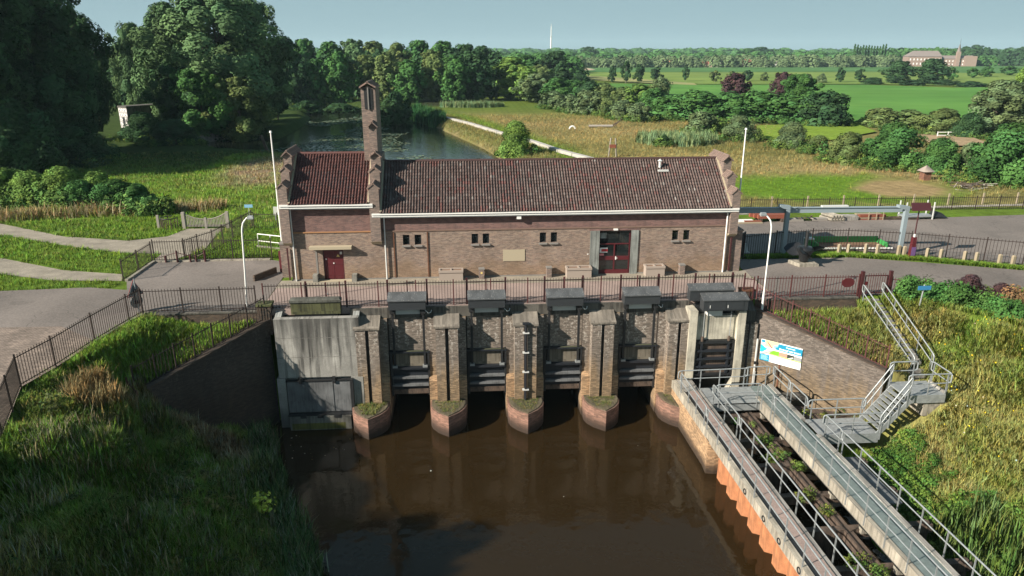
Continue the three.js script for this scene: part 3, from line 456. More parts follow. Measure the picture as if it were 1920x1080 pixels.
  roof(-5.78, 19.84, 4.98, 8.08, (r, i, j) => { const u = r(), k = 0.75 + 0.5 * r(); const p = fbm(i * 0.06, j * 0.2, 303); const q = fbm(i * 0.11, j * 0.25, 305); if (u < 0.025 * sstep(0.3, 0.65, q)) return hue([0.17, 0.15, 0.14], k); if (u < 0.03 + 0.24 * sstep(0.35, 0.65, q)) return hue([0.115, 0.09, 0.082], k); if (u < 0.2 + 0.13 * sstep(0.4, 0.7, p)) return hue([0.11, 0.05, 0.045], k); return hue([0.092, 0.063, 0.057], k); }, 301, std({ color: lin(0.06, 0.03, 0.028), roughness: 0.6 }), 'long dark brown pantiled roof speckled with lighter tiles');
  roof(-12.13, -6.5, 5.68, 8.72, (r) => hue(r() < 0.08 ? [0.065, 0.038, 0.036] : [0.09, 0.038, 0.034], 0.75 + 0.5 * r()), 302, std({ color: lin(0.10, 0.04, 0.035), roughness: 0.6 }), 'shorter and redder pantiled roof on the left');
  for (const [x, e, y] of [[-5.73, 4.98, 8.08], [19.79, 4.98, 8.08], [-6.55, 5.68, 8.72], [-12.08, 5.68, 8.72]]) part('mortar_fillet', beam([x, e + 0.1, 0.42], [x, y + 0.06, RZ + 0.1], 0.14, 0.16), M.sand, st);
  const v = part('roof_vent', [cyl(15.15, 7.55, 8.05, -2.75, 0.1, 0.1), cyl(15.15, 8.05, 8.2, -2.75, 0.2, 0.03), bx(14.95, 15.75, 7.3, 7.42, -2.95, -2.35)], M.offwhite, st); v.userData.label = 'small white roof vent near the ridge';
  part('end_pier', [bx(20.45, 21.05, -0.3, 3.15, -1.6, -0.03), bx(20.44, 21.12, 3.15, 3.25, -1.65, 0.02)], M.gable, st);
}
// planters and short posts along the front of the station
[['pale block planter left of the plaque, longest of the three', -1.72, 1.74], ['pale block planter directly left of the glazed entrance', 7.67, 1.84], ['pale block planter right of the glazed entrance', 13.6, 1.42]].forEach(([l, x, w]) => {
  const t = thing('planter', l, 'planter', [x, 0, -50.75], 0, 'pale planters along the station front');
  part('body', [bx(0, w, 0, 0.62, -0.35, 0.35)], M.pinkconc, t); part('rim', [bx(-0.03, w + 0.03, 0.62, 0.78, 0.25, 0.4), bx(-0.03, w + 0.03, 0.62, 0.78, -0.4, -0.25), bx(-0.03, 0.1, 0.62, 0.78, -0.25, 0.25), bx(w - 0.1, w + 0.03, 0.62, 0.78, -0.25, 0.25), bx(w / 2 - 0.06, w / 2 + 0.06, 0.62, 0.78, -0.25, 0.25)], M.pinkconc, t); part('soil', bx(0.1, w - 0.1, 0.62, 0.7, -0.25, 0.25), M.soil, t);
});
[['short brick post right of the longest planter, a yellow mark on it', 1.2, 1], ['short brick post between the plaque and the middle planter', 6.2, 0], ['short brick post right of the planter near the right gable', 16.25, 0]].forEach(([l, x, y]) => { const t = thing('brick_post', l, 'post', [x, 0, -50.85], 0, 'short brick posts along the station front'); part('shaft', bx(0, 0.38, 0, 0.72, -0.2, 0.2), M.gable, t); part('cap', bx(-0.03, 0.41, 0.72, 0.8, -0.23, 0.23), M.sill, t); if (y) part('marker', bx(0.12, 0.26, 0.4, 0.55, 0.2, 0.21), M.yellow, t); });
// flagpoles
[['white flagpole beside the left stepped gable', -13.35, 10.55], ['white flagpole behind the right stepped gable', 21.2, 10.5]].forEach(([l, x, h]) => { const t = thing('flagpole', l, 'flagpole', [x, 0, -53], 0, 'white flagpoles at the ends of the station'); part('pole', cyl(0, 0, h - 0.06, 0, 0.075, 0.045), M.white, t); part('finial', cyl(0, h - 0.06, h + 0.06, 0, 0.11, 0.06), M.white, t); part('base', cyl(0, -0.05, 0.25, 0, 0.14, 0.12), M.galv, t); });
// ---------------------------------------------------------------- the sluice: walls, piers, gates, hoist cabinets
// things here are built in world coordinates (origin 0), so that the stain textures line up with the water
const BAY = [-3.65, 1.52, 6.69, 11.82], PIER = [-6.3, -1.13, 4.06, 9.22, 14.4];
const sw = thing('sluice_wall', 'stained brick sluice wall with five paired piers and four gate bays', 'sluice');
{
  // head wall over and behind the bays
  const head = [];
  for (const c of BAY) head.push(bx(c - 1.32, c + 1.32, -3.2, -0.72, -46, -44.95));
  part('bay_wall', head, M.pier, sw);
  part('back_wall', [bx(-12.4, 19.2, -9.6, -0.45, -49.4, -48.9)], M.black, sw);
  part('parapet', [bx(-7.4, 15.2, -0.72, -0.02, -45.5, -44.86)], M.darkconc, sw);
  PIER.forEach((p, i) => {
    const b = part('pier', [bx(p - 1.26, p + 1.26, -9.6, -0.725, -48.9, -44.72)], M.pier, sw);
    part('shoulder', hexa([[p - 1.26, -9.6, -44.3], [p + 1.26, -9.6, -44.3], [p + 1.26, -9.6, -44.72], [p - 1.26, -9.6, -44.72], [p - 1.26, -5.1, -44.3], [p + 1.26, -5.1, -44.3], [p + 1.26, -4.9, -44.72], [p - 1.26, -4.9, -44.72]]), M.quay, b);
    for (const s of [-1, 1]) { const x = p + s * 0.42; part('column', bx(x - 0.31, x + 0.31, -6.6, -1.14, -44.72, -43.92), M.pier, b); }
    part('stoplog_slot', bx(p - 0.11, p + 0.11, -6.5, -1.14, -44.3, -44.16), M.black, b);
    part('pier_cap', hexa([[p - 0.84, -1.16, -43.84], [p + 0.84, -1.16, -43.84], [p + 0.84, -1.16, -44.86], [p - 0.84, -1.16, -44.86], [p - 0.84, -1.03, -43.84], [p + 0.84, -1.03, -43.84], [p + 0.84, -0.5, -44.86], [p - 0.84, -0.5, -44.86]]), M.capstone, b);
    // cutwater: ogive in plan
    const og = [[p - 1.2, -44.3], [p - 1.2, -43.5], [p - 1.06, -43.0], [p - 0.7, -42.45], [p, -41.85], [p + 0.7, -42.45], [p + 1.06, -43.0], [p + 1.2, -43.5], [p + 1.2, -44.3]];
    part('cutwater', [plan(og, -9.6, -6.55)], M.nose, b);
    const og2 = og.map(([x, z]) => [p + (x - p) * 0.93, z < -44.2 ? z : z - 0.1]);
    part('cutwater_top', plan(og2, -6.55, -6.49), std({ map: T.conc, color: lin(0.34, 0.3, 0.2) }), b);
  });
  const d = thing('drain_pipe', 'grey vertical pipe with brackets on the front of the middle pier', 'pipe');
  part('pipe', [cyl(4.06, -6.45, -1.0, -43.8, 0.085), bx(3.84, 4.28, -1.02, -0.9, -43.95, -43.7)], M.steel, d);
  for (const y of [-1.6, -3.0, -4.4, -5.7]) part('bracket', bx(3.85, 4.27, y - 0.04, y + 0.04, -43.915, -43.7), M.offwhite, d);
}
const which = ['leftmost, next to the concrete chamber', 'second from the left', 'third from the left', 'fourth from the left, nearest the walkway'];
BAY.forEach((c, i) => {
  const g = thing('sluice_gate', 'black steel lifting gate in its brick bay, ' + which[i], 'sluice gate', [c, 0, -44.8], 0, 'lifting gates of the sluice');
  part('leaf', [bx(-1.22, 1.22, -6.2, -4.2, -0.12, 0.0)], M.steel, g);
  [-4.27, -4.95, -5.5].forEach((y, k) => part('rib', bx(-1.2, 1.2, y - 0.07, y + 0.07, 0, 0.24), k ? M.plate : M.steel, g));
  part('bottom_board', bx(-1.22, 1.22, -6.2, -5.86, 0.001, 0.07), M.timber, g);
  part('lintel', bx(-1.05, 1.05, -4.18, -3.22, -0.14, -0.02), M.lintel, g);
  for (const s of [-1, 1]) { part('guide', bx(s * 1.24 - 0.07, s * 1.24 + 0.07, -6.3, -3.05, -0.2, 0.16), M.black, g); part('rod', bx(s * 1.0 - 0.075, s * 1.0 + 0.075, -4.2, 0.02, 0.03, 0.17), M.black, g); part('foot', bx(s * 1.0 - 0.16, s * 1.0 + 0.16, -4.2, -4.06, -0.02, 0.26), M.galv, g); }
  const cb = part('crossbeam', bx(-1.34, 1.34, -3.18, -3.06, -0.1, 0.18), M.steel, g); part('slime', bx(-0.2, 1.2, -3.06, -3.045, 0.0, 0.17), M.slime, cb);
  const h = thing('hoist_cabinet', 'dark hoist cabinet with speckled lid above the gate ' + which[i], 'cabinet', [c, 0, -44.6], 0, 'dark hoist cabinets above the gates');
  part('body', hexa([[-1.2, 0.04, 0.36], [1.2, 0.04, 0.36], [1.2, 0.04, -0.4], [-1.2, 0.04, -0.4], [-1.2, 0.64, 0.36], [1.2, 0.64, 0.36], [1.2, 0.95, -0.4], [-1.2, 0.95, -0.4]]), M.cabinet, h);
  part('lid', hexa([[-1.25, 0.62, 0.43], [1.25, 0.62, 0.43], [1.25, 0.96, -0.44], [-1.25, 0.96, -0.44], [-1.25, 0.69, 0.43], [1.25, 0.69, 0.43], [1.25, 1.03, -0.44], [-1.25, 1.03, -0.44]]), M.roofsheet, h);
  part('front_panel', bx(-0.78, 0.78, -0.42, 0.04, -0.22, -0.1), M.offwhite, h);
  for (const s of [-1, 1]) part('gearbox', [bx(s * 1.0 - 0.16, s * 1.0 + 0.16, -0.3, 0.03, -0.15, 0.2), cyl(s * 1.0, -0.42, -0.3, 0.05, 0.1)], M.black, h);
  part('cable', tube([[1.15, -0.1, 0.1], [1.35, -0.3, 0.12], [1.5, -0.32, -0.05], [1.55, -0.2, -0.2]], 0.025), M.offwhite, h);
});
// ---- left: concrete chamber
{
  const c = thing('concrete_chamber', 'streaked pale concrete chamber wall left of the piers with a steel flap below', 'chamber');
  const yy = [-0.3, -1.62, -2.98, -4.42];
  for (let i = 0; i < 3; i++) part('wall_lift', bx(-12.15, -6.78, yy[i + 1] + 0.012, yy[i] - 0.012, -44.45, -44 + i * 0.012), M.chamberWall, c);
  part('joint', bx(-12.1, -6.83, -4.4, -0.4, -44.44, -44.03), M.darkconc, c);
  part('side_wall', hexa([[-12.15, -4.4, -44.46], [-11.75, -4.4, -44.46], [-11.75, -4.4, -46.2], [-12.15, -4.4, -46.2], [-12.15, -0.31, -44.46], [-11.75, -0.31, -44.46], [-11.75, 0.02, -45.3], [-12.15, 0.02, -45.3]]), M.stainconc, c);
  part('side_wall', hexa([[-7.18, -4.4, -44.46], [-6.78, -4.4, -44.46], [-6.78, -4.4, -46.2], [-7.18, -4.4, -46.2], [-7.18, -0.31, -44.46], [-6.78, -0.31, -44.46], [-6.78, 0.02, -45.3], [-7.18, 0.02, -45.3]]), M.stainconc, c);
  part('lower_wall', [bx(-12.3, -11.75, -9.6, -4.43, -46, -43.9), bx(-7.5, -6.72, -9.6, -4.43, -46, -43.9), bx(-11.75, -7.5, -9.6, -4.43, -46, -44.2)], M.chamberWall, c);
  part('floor', bx(-11.75, -7.18, -1.2, -1.1, -45.3, -44.46), M.darkconc, c);
  const f = part('flap', bx(-11.68, -7.58, -6.85, -4.6, -44.15, -43.82), M.plate, c, 'dark steel flap hanging on two hinges');
  part('stiffener', [bx(-10.55, -10.5, -6.8, -4.65, -43.82, -43.79), bx(-8.75, -8.7, -6.8, -4.65, -43.82, -43.79)], M.plate, f);
  part('hinge_bar', [bx(-11.7, -7.4, -4.62, -4.52, -43.95, -43.75)], M.black, f);
  for (const x of [-10.75, -8.6]) part('hinge', bx(x - 0.1, x + 0.1, -4.75, -4.3, -43.88, -43.7), M.black, f);
  part('edge_guide', bx(-7.56, -7.36, -8.2, -4.5, -43.9, -43.66), M.black, c);
  const p = part('lower_panel', bx(-11.62, -7.6, -8.6, -7.0, -43.9, -43.45), std({ map: T.conc, color: lin(0.5, 0.52, 0.5) }), c);
  part('algae_band', bx(-11.5, -8.0, -7.95, -7.5, -43.449, -43.443), std({ map: T.conc, color: lin(0.36, 0.38, 0.1) }), p);
  part('rail', [bx(-11.7, -7.5, -7.0, -6.9, -43.85, -43.5)], M.black, c);
  for (const x of [-10.7, -9.6, -8.5]) part('lug', bx(x - 0.2, x + 0.2, -7.12, -6.94, -43.5, -43.4), M.black, c);
  const h = thing('mossy_hood', 'low mossy hood with a rounded lid behind the concrete chamber', 'hood');
  part('body', bx(-11.1, -7.95, -0.2, 0.62, -44.98, -44.52), std({ map: T.darkconc, color: lin(0.8, 0.9, 0.42) }), h);
  part('lid', plan([[-11.16, -44.44], [-11.16, -45.02], [-7.89, -45.02], [-7.89, -44.44]], 0.62, 0.86, 0.1), std({ map: T.conc, color: lin(0.28, 0.3, 0.28) }), h);
  part('footing', bx(-10.9, -8.2, -1.1, -0.2, -44.95, -44.6), M.black, h);
}
// ---- right: chamber with the big ribbed gate
{
  const c = thing('gate_chamber', 'pale concrete gate chamber right of the piers', 'chamber');
  part('jamb', [bx(14.98, 15.5, -5.3, -0.35, -45.02, -43.75)], M.cream, c); part('jamb', [bx(18.28, 18.8, -9, -0.45, -45.02, -43.75)], M.cream, c);
  part('apron', bx(15.5, 18.28, -2.52, -0.82, -44.6, -44.05), M.cream, c);
  part('upper_panel', bx(16.25, 17.25, -0.82, -0.28, -44.5, -44.02), M.offwhite, c);
  part('recess', [bx(15.5, 16.25, -0.82, -0.2, -44.9, -44.5), bx(17.25, 18.28, -0.82, -0.2, -44.9, -44.5), bx(15.5, 18.28, -9, -5.2, -46, -45.6), bx(14.98, 15.4, -9, -5.35, -46, -44.3)], M.black, c);
  part('brick_return', [bx(18.8, 19.85, -9, -1.5, -45.0, -44.15)], M.pier, c); part('brick_return_cap', bx(18.8, 19.7, -1.5, -1.38, -45.0, -44.1), M.darkconc, c); part('downpipe', cyl(19.25, -5.4, -1.4, -44.05, 0.07), M.steel, c);
  part('side_slab', hexa([[18.8, -1.36, -44.15], [19.6, -1.36, -44.15], [19.6, -1.36, -45], [18.8, -1.36, -45], [18.8, -0.5, -44.15], [19.6, -0.6, -44.15], [19.6, -0.1, -45], [18.8, -0.1, -45]]), M.darkconc, c);
  const g = thing('ribbed_gate', 'large black ribbed gate in the pale concrete chamber', 'sluice gate', [16.9, 0, -44]);
  part('leaf', bx(-1.35, 1.35, -5.1, -2.6, -0.16, -0.06), M.timber, g);
  part('frame', [bx(-1.42, -1.2, -5.15, -2.55, -0.06, 0.1), bx(1.2, 1.42, -5.15, -2.55, -0.06, 0.1), bx(-1.2, 1.2, -2.78, -2.55, -0.06, 0.12), bx(-1.2, 1.2, -5.15, -4.98, -0.06, 0.12)], M.black, g);
  for (const y of [-3.3, -3.88, -4.45]) part('rib', bx(-1.2, 1.2, y - 0.07, y + 0.07, -0.05, 0.18), M.steel, g);
  for (const x of [-0.93, 0.93]) { part('upright', bx(x - 0.07, x + 0.07, -4.98, -2.78, -0.05, 0.14), M.steel, g); part('lifting_rod', cyl(x * 0.98, -2.5, -0.3, 0.12, 0.028), M.galv, g); part('rod_head', [cyl(x * 0.98, -2.58, -2.3, 0.12, 0.1), cyl(x * 0.98, -2.3, -2.22, 0.12, 0.06)], M.timber, g); }
  [[15.05, 18.05, 0.15, -44.98, -44.35, 'rear hoist cabinet of the pair above the ribbed gate'], [15.75, 18.75, -0.3, -44.3, -43.55, 'front hoist cabinet of the pair above the ribbed gate, with two doors']].forEach(([x0, x1, y, z0, z1, l], i) => {
    const h = thing('hoist_cabinet', l, 'cabinet', [x0, y, z0]); const w = x1 - x0, d = z1 - z0;
    part('body', hexa([[0, 0, d], [w, 0, d], [w, 0, 0], [0, 0, 0], [0, 0.7, d], [w, 0.7, d], [w, 0.95, 0], [0, 0.95, 0]]), M.cabinet, h);
    part('lid', hexa([[-0.05, 0.69, d + 0.06], [w + 0.05, 0.69, d + 0.06], [w + 0.05, 0.96, -0.02], [-0.05, 0.96, -0.02], [-0.05, 0.76, d + 0.06], [w + 0.05, 0.76, d + 0.06], [w + 0.05, 1.03, -0.02], [-0.05, 1.03, -0.02]]), M.roofsheet, h);
    if (i) for (const k of [0, 1]) { const dr = part('door', bx(0.35 + k * 1.2, 1.5 + k * 1.2, 0.06, 0.62, d, d + 0.025), M.cabinet, h); part('catch', bx(0.42 + k * 1.2, 0.46 + k * 1.2, 0.2, 0.4, d + 0.025, d + 0.05), M.offwhite, dr); }
  });
  // level gauge
  const q = thing('level_gauge', 'thin white water level gauge standing against the right wing wall', 'gauge'); part('staff', bx(19.86, 19.94, -5.0, -2.6, -44.12, -44.06), M.white, q); part('clamp', bx(19.82, 19.98, -4.45, -4.25, -44.1, -44.02), M.black, q); part('lower_staff', bx(19.85, 19.99, -7, -5.0, -44.12, -44.04), M.offwhite, q);
}
// ---- wing walls: 45 degree brick walls that step down with the banks
function wingWall(side) {
  const L = side < 0 ? 'dark shaded brick wing wall falling away left of the concrete chamber' : 'sunlit brick wing wall falling away to the right, behind the information sign';
  const w = thing('wing_wall', L, 'wall');
  const x0 = side < 0 ? -12.6 : 19.62, z0 = -44.68, n = 6.1 * 1.0, th = 1.1;
  const face = (t, d, y) => [x0 + side * (t + d * 0.7071), y, z0 + t - d * 0.7071]; // t along the wall, d into the bank
  const body = [], cope = [], m = 6;
  for (let i = 0; i < m; i++) {
    const a = (i / m) * n, b = ((i + 1) / m) * n, A = wingTop(a), B = wingTop(b);
    const c = [face(a, 0, -9.6), face(b, 0, -9.6), face(b, th, -9.6), face(a, th, -9.6), face(a, 0, A), face(b, 0, B), face(b, th, B), face(a, th, A)];
    const e = [face(a, -0.05, A), face(b, -0.05, B), face(b, 0.3, B), face(a, 0.3, A), face(a, -0.05, A + 0.09), face(b, -0.05, B + 0.09), face(b, 0.3, B + 0.09), face(a, 0.3, A + 0.09)];
    const flip = (q) => (side > 0 ? q : [q[1], q[0], q[3], q[2], q[5], q[4], q[7], q[6]]);
    body.push(hexa(flip(c))); cope.push(hexa(flip(e)));
  }
  for (const g of body) { // uv: metres along the wall and height
    const nb = metric(g), p = nb.attributes.position, uv = nb.attributes.uv; for (let i = 0; i < p.count; i++) uv.setXY(i, (p.getX(i) - x0) * 1.414 * side, p.getY(i)); g.userData.keep = true; g.setAttribute('uv', uv);
  }
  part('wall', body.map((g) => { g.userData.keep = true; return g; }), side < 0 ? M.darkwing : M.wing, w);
  part('coping', cope, M.lowbrick, w);
  return w;
}
wingWall(-1); wingWall(1);
// curved low retaining walls under the road fences
{
  const l = thing('retaining_wall', 'low dark brick retaining wall under the fence, left of the sluice', 'wall');
  const p = [[-20.3, -44.95], [-19.8, -44.88], [-18, -45.0], [-15.6, -45.05], [-13.15, -45.05]];
  for (let i = 0; i + 1 < p.length; i++) { part('wall', beam([p[i][0], -0.85, p[i][1]], [p[i + 1][0], -0.85, p[i + 1][1]], 0.34, 1.5), M.lowbrick, l); part('coping', beam([p[i][0], -0.07, p[i][1]], [p[i + 1][0], -0.07, p[i + 1][1]], 0.42, 0.1), M.darkconc, l); }
  const b = thing('brick_pier', 'square brick pier at the top of the left wing wall', 'pier'); part('shaft', bx(-13.3, -12.42, -1.6, 0.35, -45.5, -44.7), M.lowbrick, b); part('cap', bx(-13.36, -12.36, 0.35, 0.47, -45.56, -44.64), M.moss, b);
  const r = thing('retaining_wall', 'low brick retaining wall under the fence, between the lamp post and the maroon gate', 'wall');
  const q = [[19.8, -45.06], [22, -45.05], [24.5, -45.0], [27.0, -45.0]];
  for (let i = 0; i + 1 < q.length; i++) { part('wall', beam([q[i][0], -0.85, q[i][1]], [q[i + 1][0], -0.85, q[i + 1][1]], 0.34, 1.5), M.lowbrick, r); part('coping', beam([q[i][0], -0.07, q[i][1]], [q[i + 1][0], -0.07, q[i + 1][1]], 0.42, 0.1), M.darkconc, r); }
  const b2 = thing('brick_pier', 'square brick pier at the top of the right wing wall, behind the maroon fence', 'pier'); part('shaft', bx(18.85, 19.75, -1.4, 0.5, -45.6, -45.03), M.lowbrick, b2); part('cap', bx(18.8, 19.8, 0.5, 0.62, -45.66, -44.98), M.brown, b2);
}
// ---------------------------------------------------------------- quay, sheet piles, walkways, stairs
const QY = -5.4, ZN = -13; // walkway level; near end (out of view)
{
  const q = thing('quay_wall', 'orange stained quay wall beside the water with a walkway on top', 'quay');
  part('brick_face', [plan([[14.2, -45.2], [14.2, -37.4], [14.1, -36.5], [14.55, -36.4], [15.55, -36.4], [15.55, -45.2]], -9.6, -5.86)], M.quay, q);
  part('capping', [bx(14.16, 14.46, -5.95, QY, -45.25, ZN), bx(14.46, 15.56, -5.95, QY - 0.1, -45.25, ZN)], M.stone, q);
  const u = (o) => [[14.98, 0.0], [14.98, 0.2], [14.62, 0.42], [14.62, 1.08], [14.98, 1.3], [14.98, 1.5], [15.06, 1.5], [15.06, 1.25], [14.7, 1.04], [14.7, 0.46], [15.06, 0.25], [15.06, 0]];
  const pg = metric(plan(u(), -9.6, -5.96));
  { const p = pg.attributes.position, uv = pg.attributes.uv; for (let i = 0; i < p.count; i++) if (Math.abs(pg.attributes.normal.getY(i)) < 0.5) uv.setXY(i, p.getZ(i) + p.getX(i), p.getY(i)); }
  for (let k = 0; k < 16; k++) piece('sheet_pile', pg, M.rust, q, 0, 0, -36.4 + k * 1.5);
  for (let z = -42.2, k = 0; z < ZN; z += 1.52, k++) part('paving_slab', bx(14.8, 15.35, QY - 0.1, QY - 0.03, z + 0.012, z + 1.508), M.deck, q);
  part('far_paving', bx(14.5, 15.54, QY - 0.1, QY - 0.02, -45.1, -42.25), M.conc, q);
  part('inner_kerb', bx(15.36, 15.58, -5.9, QY + 0.02, -42.2, ZN), M.conc, q);
  part('gutter', bx(14.48, 14.76, QY - 0.1, QY - 0.08, -42.2, ZN), M.black, q);
  for (const z of [-31.2, -28.9, -27.2, -25.2]) { const g = new THREE.TorusGeometry(0.14, 0.03, 5, 12); g.rotateY(Math.PI / 2); g.translate(14.13, -5.7, z); part('mooring_ring', g, M.black, q); }
  // the second walkway
  const w = thing('walkway', 'narrow grey green walkway on concrete beams running towards the viewer', 'walkway');
  part('edge_beam', bx(18.85, 19.1, -6.05, QY + 0.03, -41.0, ZN), M.stone, w); part('edge_beam', bx(20.38, 20.66, -6.0, QY + 0.03, -42.7, -37.85), M.conc, w); part('edge_beam', bx(20.38, 20.66, -6.0, QY + 0.03, -35.95, ZN), M.conc, w);
  for (let z = -42.6; z < ZN; z += 1.62) part('deck_plate', bx(19.1, 20.38, QY - 0.1, QY - 0.03, z + 0.01, z + 1.61), M.greenGrate, w);
  for (let z = -39.9; z < ZN; z += 2.9) part('bearing', bx(18.8, 19.2, -6.35, -6.05, z - 0.16, z + 0.16), M.stone, w);
  const cp = thing('cross_platform', 'grey steel platform joining the quay to the walkway in front of the ribbed gate', 'platform');
  for (let k = 0; k < 4; k++) part('deck_plate', bx(15.64 + k * 0.86, 16.49 + k * 0.86, QY - 0.1, QY - 0.03, -42.5, -40.3), M.galv, cp);
  part('edge', bx(15.64, 19.1, -5.95, QY, -40.36, -40.3), M.galv, cp); part('edge', bx(15.64, 19.1, -5.95, QY, -42.56, -42.5), M.galv, cp);
  const sp = thing('side_platform', 'grey steel platform between the walkway and the steep steps', 'platform');
  for (let k = 0; k < 4; k++) part('deck_plate', bx(20.68 + k * 0.89, 21.56 + k * 0.89, QY - 0.08, QY - 0.02, -37.8, -36.0), M.galv, sp);
  part('edge', bx(20.68, 24.24, -6.0, QY + 0.02, -36.0, -35.94), M.galv, sp); part('edge', bx(20.68, 24.24, -6.0, QY + 0.02, -37.86, -37.8), M.galv, sp);
  const ss = thing('steel_steps', 'steep grey steel steps between the two platforms', 'steps');
  for (let k = 0; k < 8; k++) { const f = (k + 0.5) / 9, x = lerp(24.2, 25.75, (k + 1) / 9), y = lerp(QY, -3.2, (k + 1) / 9); part('tread', bx(x - 0.17, x + 0.12, y - 0.05, y, -37.78, -36.02 - 0.0), M.galv, ss); }
  for (const z of [-37.82, -35.98]) part('stringer', beam([24.1, -5.55, z], [25.85, -3.3, z], 0.06, 0.3), M.galv, ss);
  const lp = thing('landing', 'upper grey steel landing at the foot of the slope stairs', 'platform');
  for (let k = 0; k < 3; k++) part('deck_plate', bx(25.7 + k * 0.82, 26.51 + k * 0.82, -3.28, -3.2, -38.1, -36.35), M.galv, lp);
  part('edge', bx(25.7, 28.16, -3.7, -3.18, -36.35, -36.29), M.galv, lp); part('edge', bx(25.7, 28.16, -3.7, -3.18, -38.16, -38.1), M.galv, lp); part('kerb_plate', bx(28.16, 28.26, -3.5, -3.05, -38, -36.4), M.conc, lp);
  part('footing', bx(27.0, 28.5, -4.6, -3.76, -37.6, -36.4), M.stone, lp);
  // weathered beams of the fish pass
  const fb = thing('beam_grid', 'weathered brown concrete beams crossing the fish pass below the walkways', 'beams');
  part('long_beam', bx(18.02, 18.42, -6.75, -6.2, -42.5, ZN), M.timber, fb);
  for (const z of [-40.1, -37.0, -34.25, -31.35, -28.5, -25.7, -22.8, -19.9, -17]) part('cross_beam', bx(15.57, 22.6, -6.66, -6.18, z - 0.18, z + 0.18), M.timber, fb);
  for (const z of [-34.25, -28.5, -22.8]) part('weir_board', bx(15.72, 18.02, -9.4, -6.72, z - 0.1, z + 0.1), M.timber, fb);
  for (const z of [-37.0, -34.25, -31.35, -28.5, -25.7, -22.8, -19.9]) part('pile', cyl(22.3, -9.5, -6.1, z, 0.2), M.timber, fb);
  part('side_slab', bx(21.0, 21.9, -5.98, -5.9, -34.2, -29.8), M.plate, fb);
  part('stone_block', bx(19.9, 22.2, -5.2, -4.95, -41.6, -40.9).translate(0.1, -0.55, 0), M.darkconc, fb);
  part('bank_slab', plan([[20.7, -38.6], [24.6, -38.6], [25.2, -39.1], [22.0, -40.6], [20.7, -41.2]], -6.4, -6.1), M.timber, fb);
}
function swing(o) { const p = new THREE.Vector3(14.2, 0, -41.5), q = p.clone().applyAxisAngle(new THREE.Vector3(0, 1, 0), 0.019); o.rotation.y = 0.019; o.position.copy(p).sub(q); } // the quay runs slightly outwards
// ---- railings: every run is a thing with its own posts and tubes
function railing(label, runs, { h = 1.33, r = 0.042, every = 1.7, loop = true } = {}) {
  const t = thing('railing', label, 'railing', [0, 0, 0]);
  for (const pts of runs) {
    const up = (p, d) => [p[0], p[1] + d, p[2]], top = [], a = pts[0], b = pts[pts.length - 1];
    const dir = (p, q) => { const v = new THREE.Vector3(q[0] - p[0], q[1] - p[1], q[2] - p[2]).normalize(); return v; };
    const da = dir(pts[1], a), db = dir(pts[pts.length - 2], b), c = (p, d, e, y) => [p[0] + d.x * e, p[1] + d.y * e + y, p[2] + d.z * e];
    if (loop) top.push(c(a, da, 0.05, h * 0.56), c(a, da, 0.22, h * 0.6), c(a, da, 0.22, h * 0.94), c(a, da, 0.05, h)); else top.push(up(a, h));
    for (let i = 1; i + 1 < pts.length; i++) top.push(up(pts[i], h));
    if (loop) top.push(c(b, db, 0.05, h), c(b, db, 0.22, h * 0.94), c(b, db, 0.22, h * 0.6), c(b, db, 0.05, h * 0.56)); else top.push(up(b, h));
    part('top_rail', tube(top, r, 6, top.length * 8), M.rail, t);
    part('middle_rail', tube(pts.map((p) => up(p, h * 0.56)), r * 0.8, 6, pts.length * 4), M.rail, t);
    const posts = [];
    for (let i = 0; i + 1 < pts.length; i++) { const p = pts[i], q = pts[i + 1], L = Math.hypot(q[0] - p[0], q[2] - p[2]), n = Math.max(1, Math.round(L / every)); for (let k = i ? 1 : 0; k <= n; k++) posts.push([lerp(p[0], q[0], k / n), lerp(p[1], q[1], k / n), lerp(p[2], q[2], k / n)]); }
    if (/^galvanised railing (along|on the left edge|on the near right)|beside the wing/.test(label)) swing(t);
    for (const p of posts) part('post', bx(p[0] - 0.035, p[0] + 0.035, p[1] - 0.42, p[1] + h - 0.01, p[2] - 0.012, p[2] + 0.012), M.galv, t);
  }
}
M.galvDark = std({ map: T.galv, color: lin(0.42, 0.45, 0.48), roughness: 0.6, metalness: 0.2 });
M.darkslab = std({ map: T.conc, color: lin(0.85, 0.85, 0.85) });
M.rail = std({ map: T.galv, color: lin(0.95, 0.97, 0.98), roughness: 0.42, metalness: 0.25 });
railing('galvanised railing along the water side of the quay wall', [[[14.18, QY, -42], [14.18, QY, -37.6]], [[14.18, QY, -37.1], [14.18, QY, ZN]]]);
railing('galvanised railing along the inner edge of the quay wall', [[[15.68, QY, -40.15], [15.68, QY, -36.3]], [[15.68, QY, -35.8], [15.68, QY, ZN]]]);
railing('galvanised railing behind the cross platform, in front of the ribbed gate', [[[14.3, QY, -42.5], [16.9, QY, -42.55], [18.6, QY, -42.6]], [[18.9, QY, -42.75], [20.2, QY, -42.8]]]);
railing('galvanised railing on the near edge of the cross platform', [[[16.1, QY, -40.28], [18.6, QY, -40.28]]]);
railing('galvanised railing on the left edge of the narrow walkway', [[[18.82, QY, -40.0], [18.82, QY, -38.6]], [[18.82, QY, -38.2], [18.82, QY, ZN]]]);
railing('galvanised railing beside the wing wall, on the right edge of the narrow walkway', [[[20.72, QY, -42.5], [20.72, QY, -40.5]], [[20.72, QY, -40.0], [20.72, QY, -38.2]]]);
railing('galvanised railing on the near right edge of the narrow walkway, towards the reeds', [[[20.75, QY, -35.7], [20.75, QY, -34.2]], [[20.75, QY, -33.8], [20.75, QY, ZN]]]);
railing('galvanised railing on the far edge of the side platform', [[[20.95, QY, -37.84], [24.1, QY, -37.84]]], { every: 1.6 });
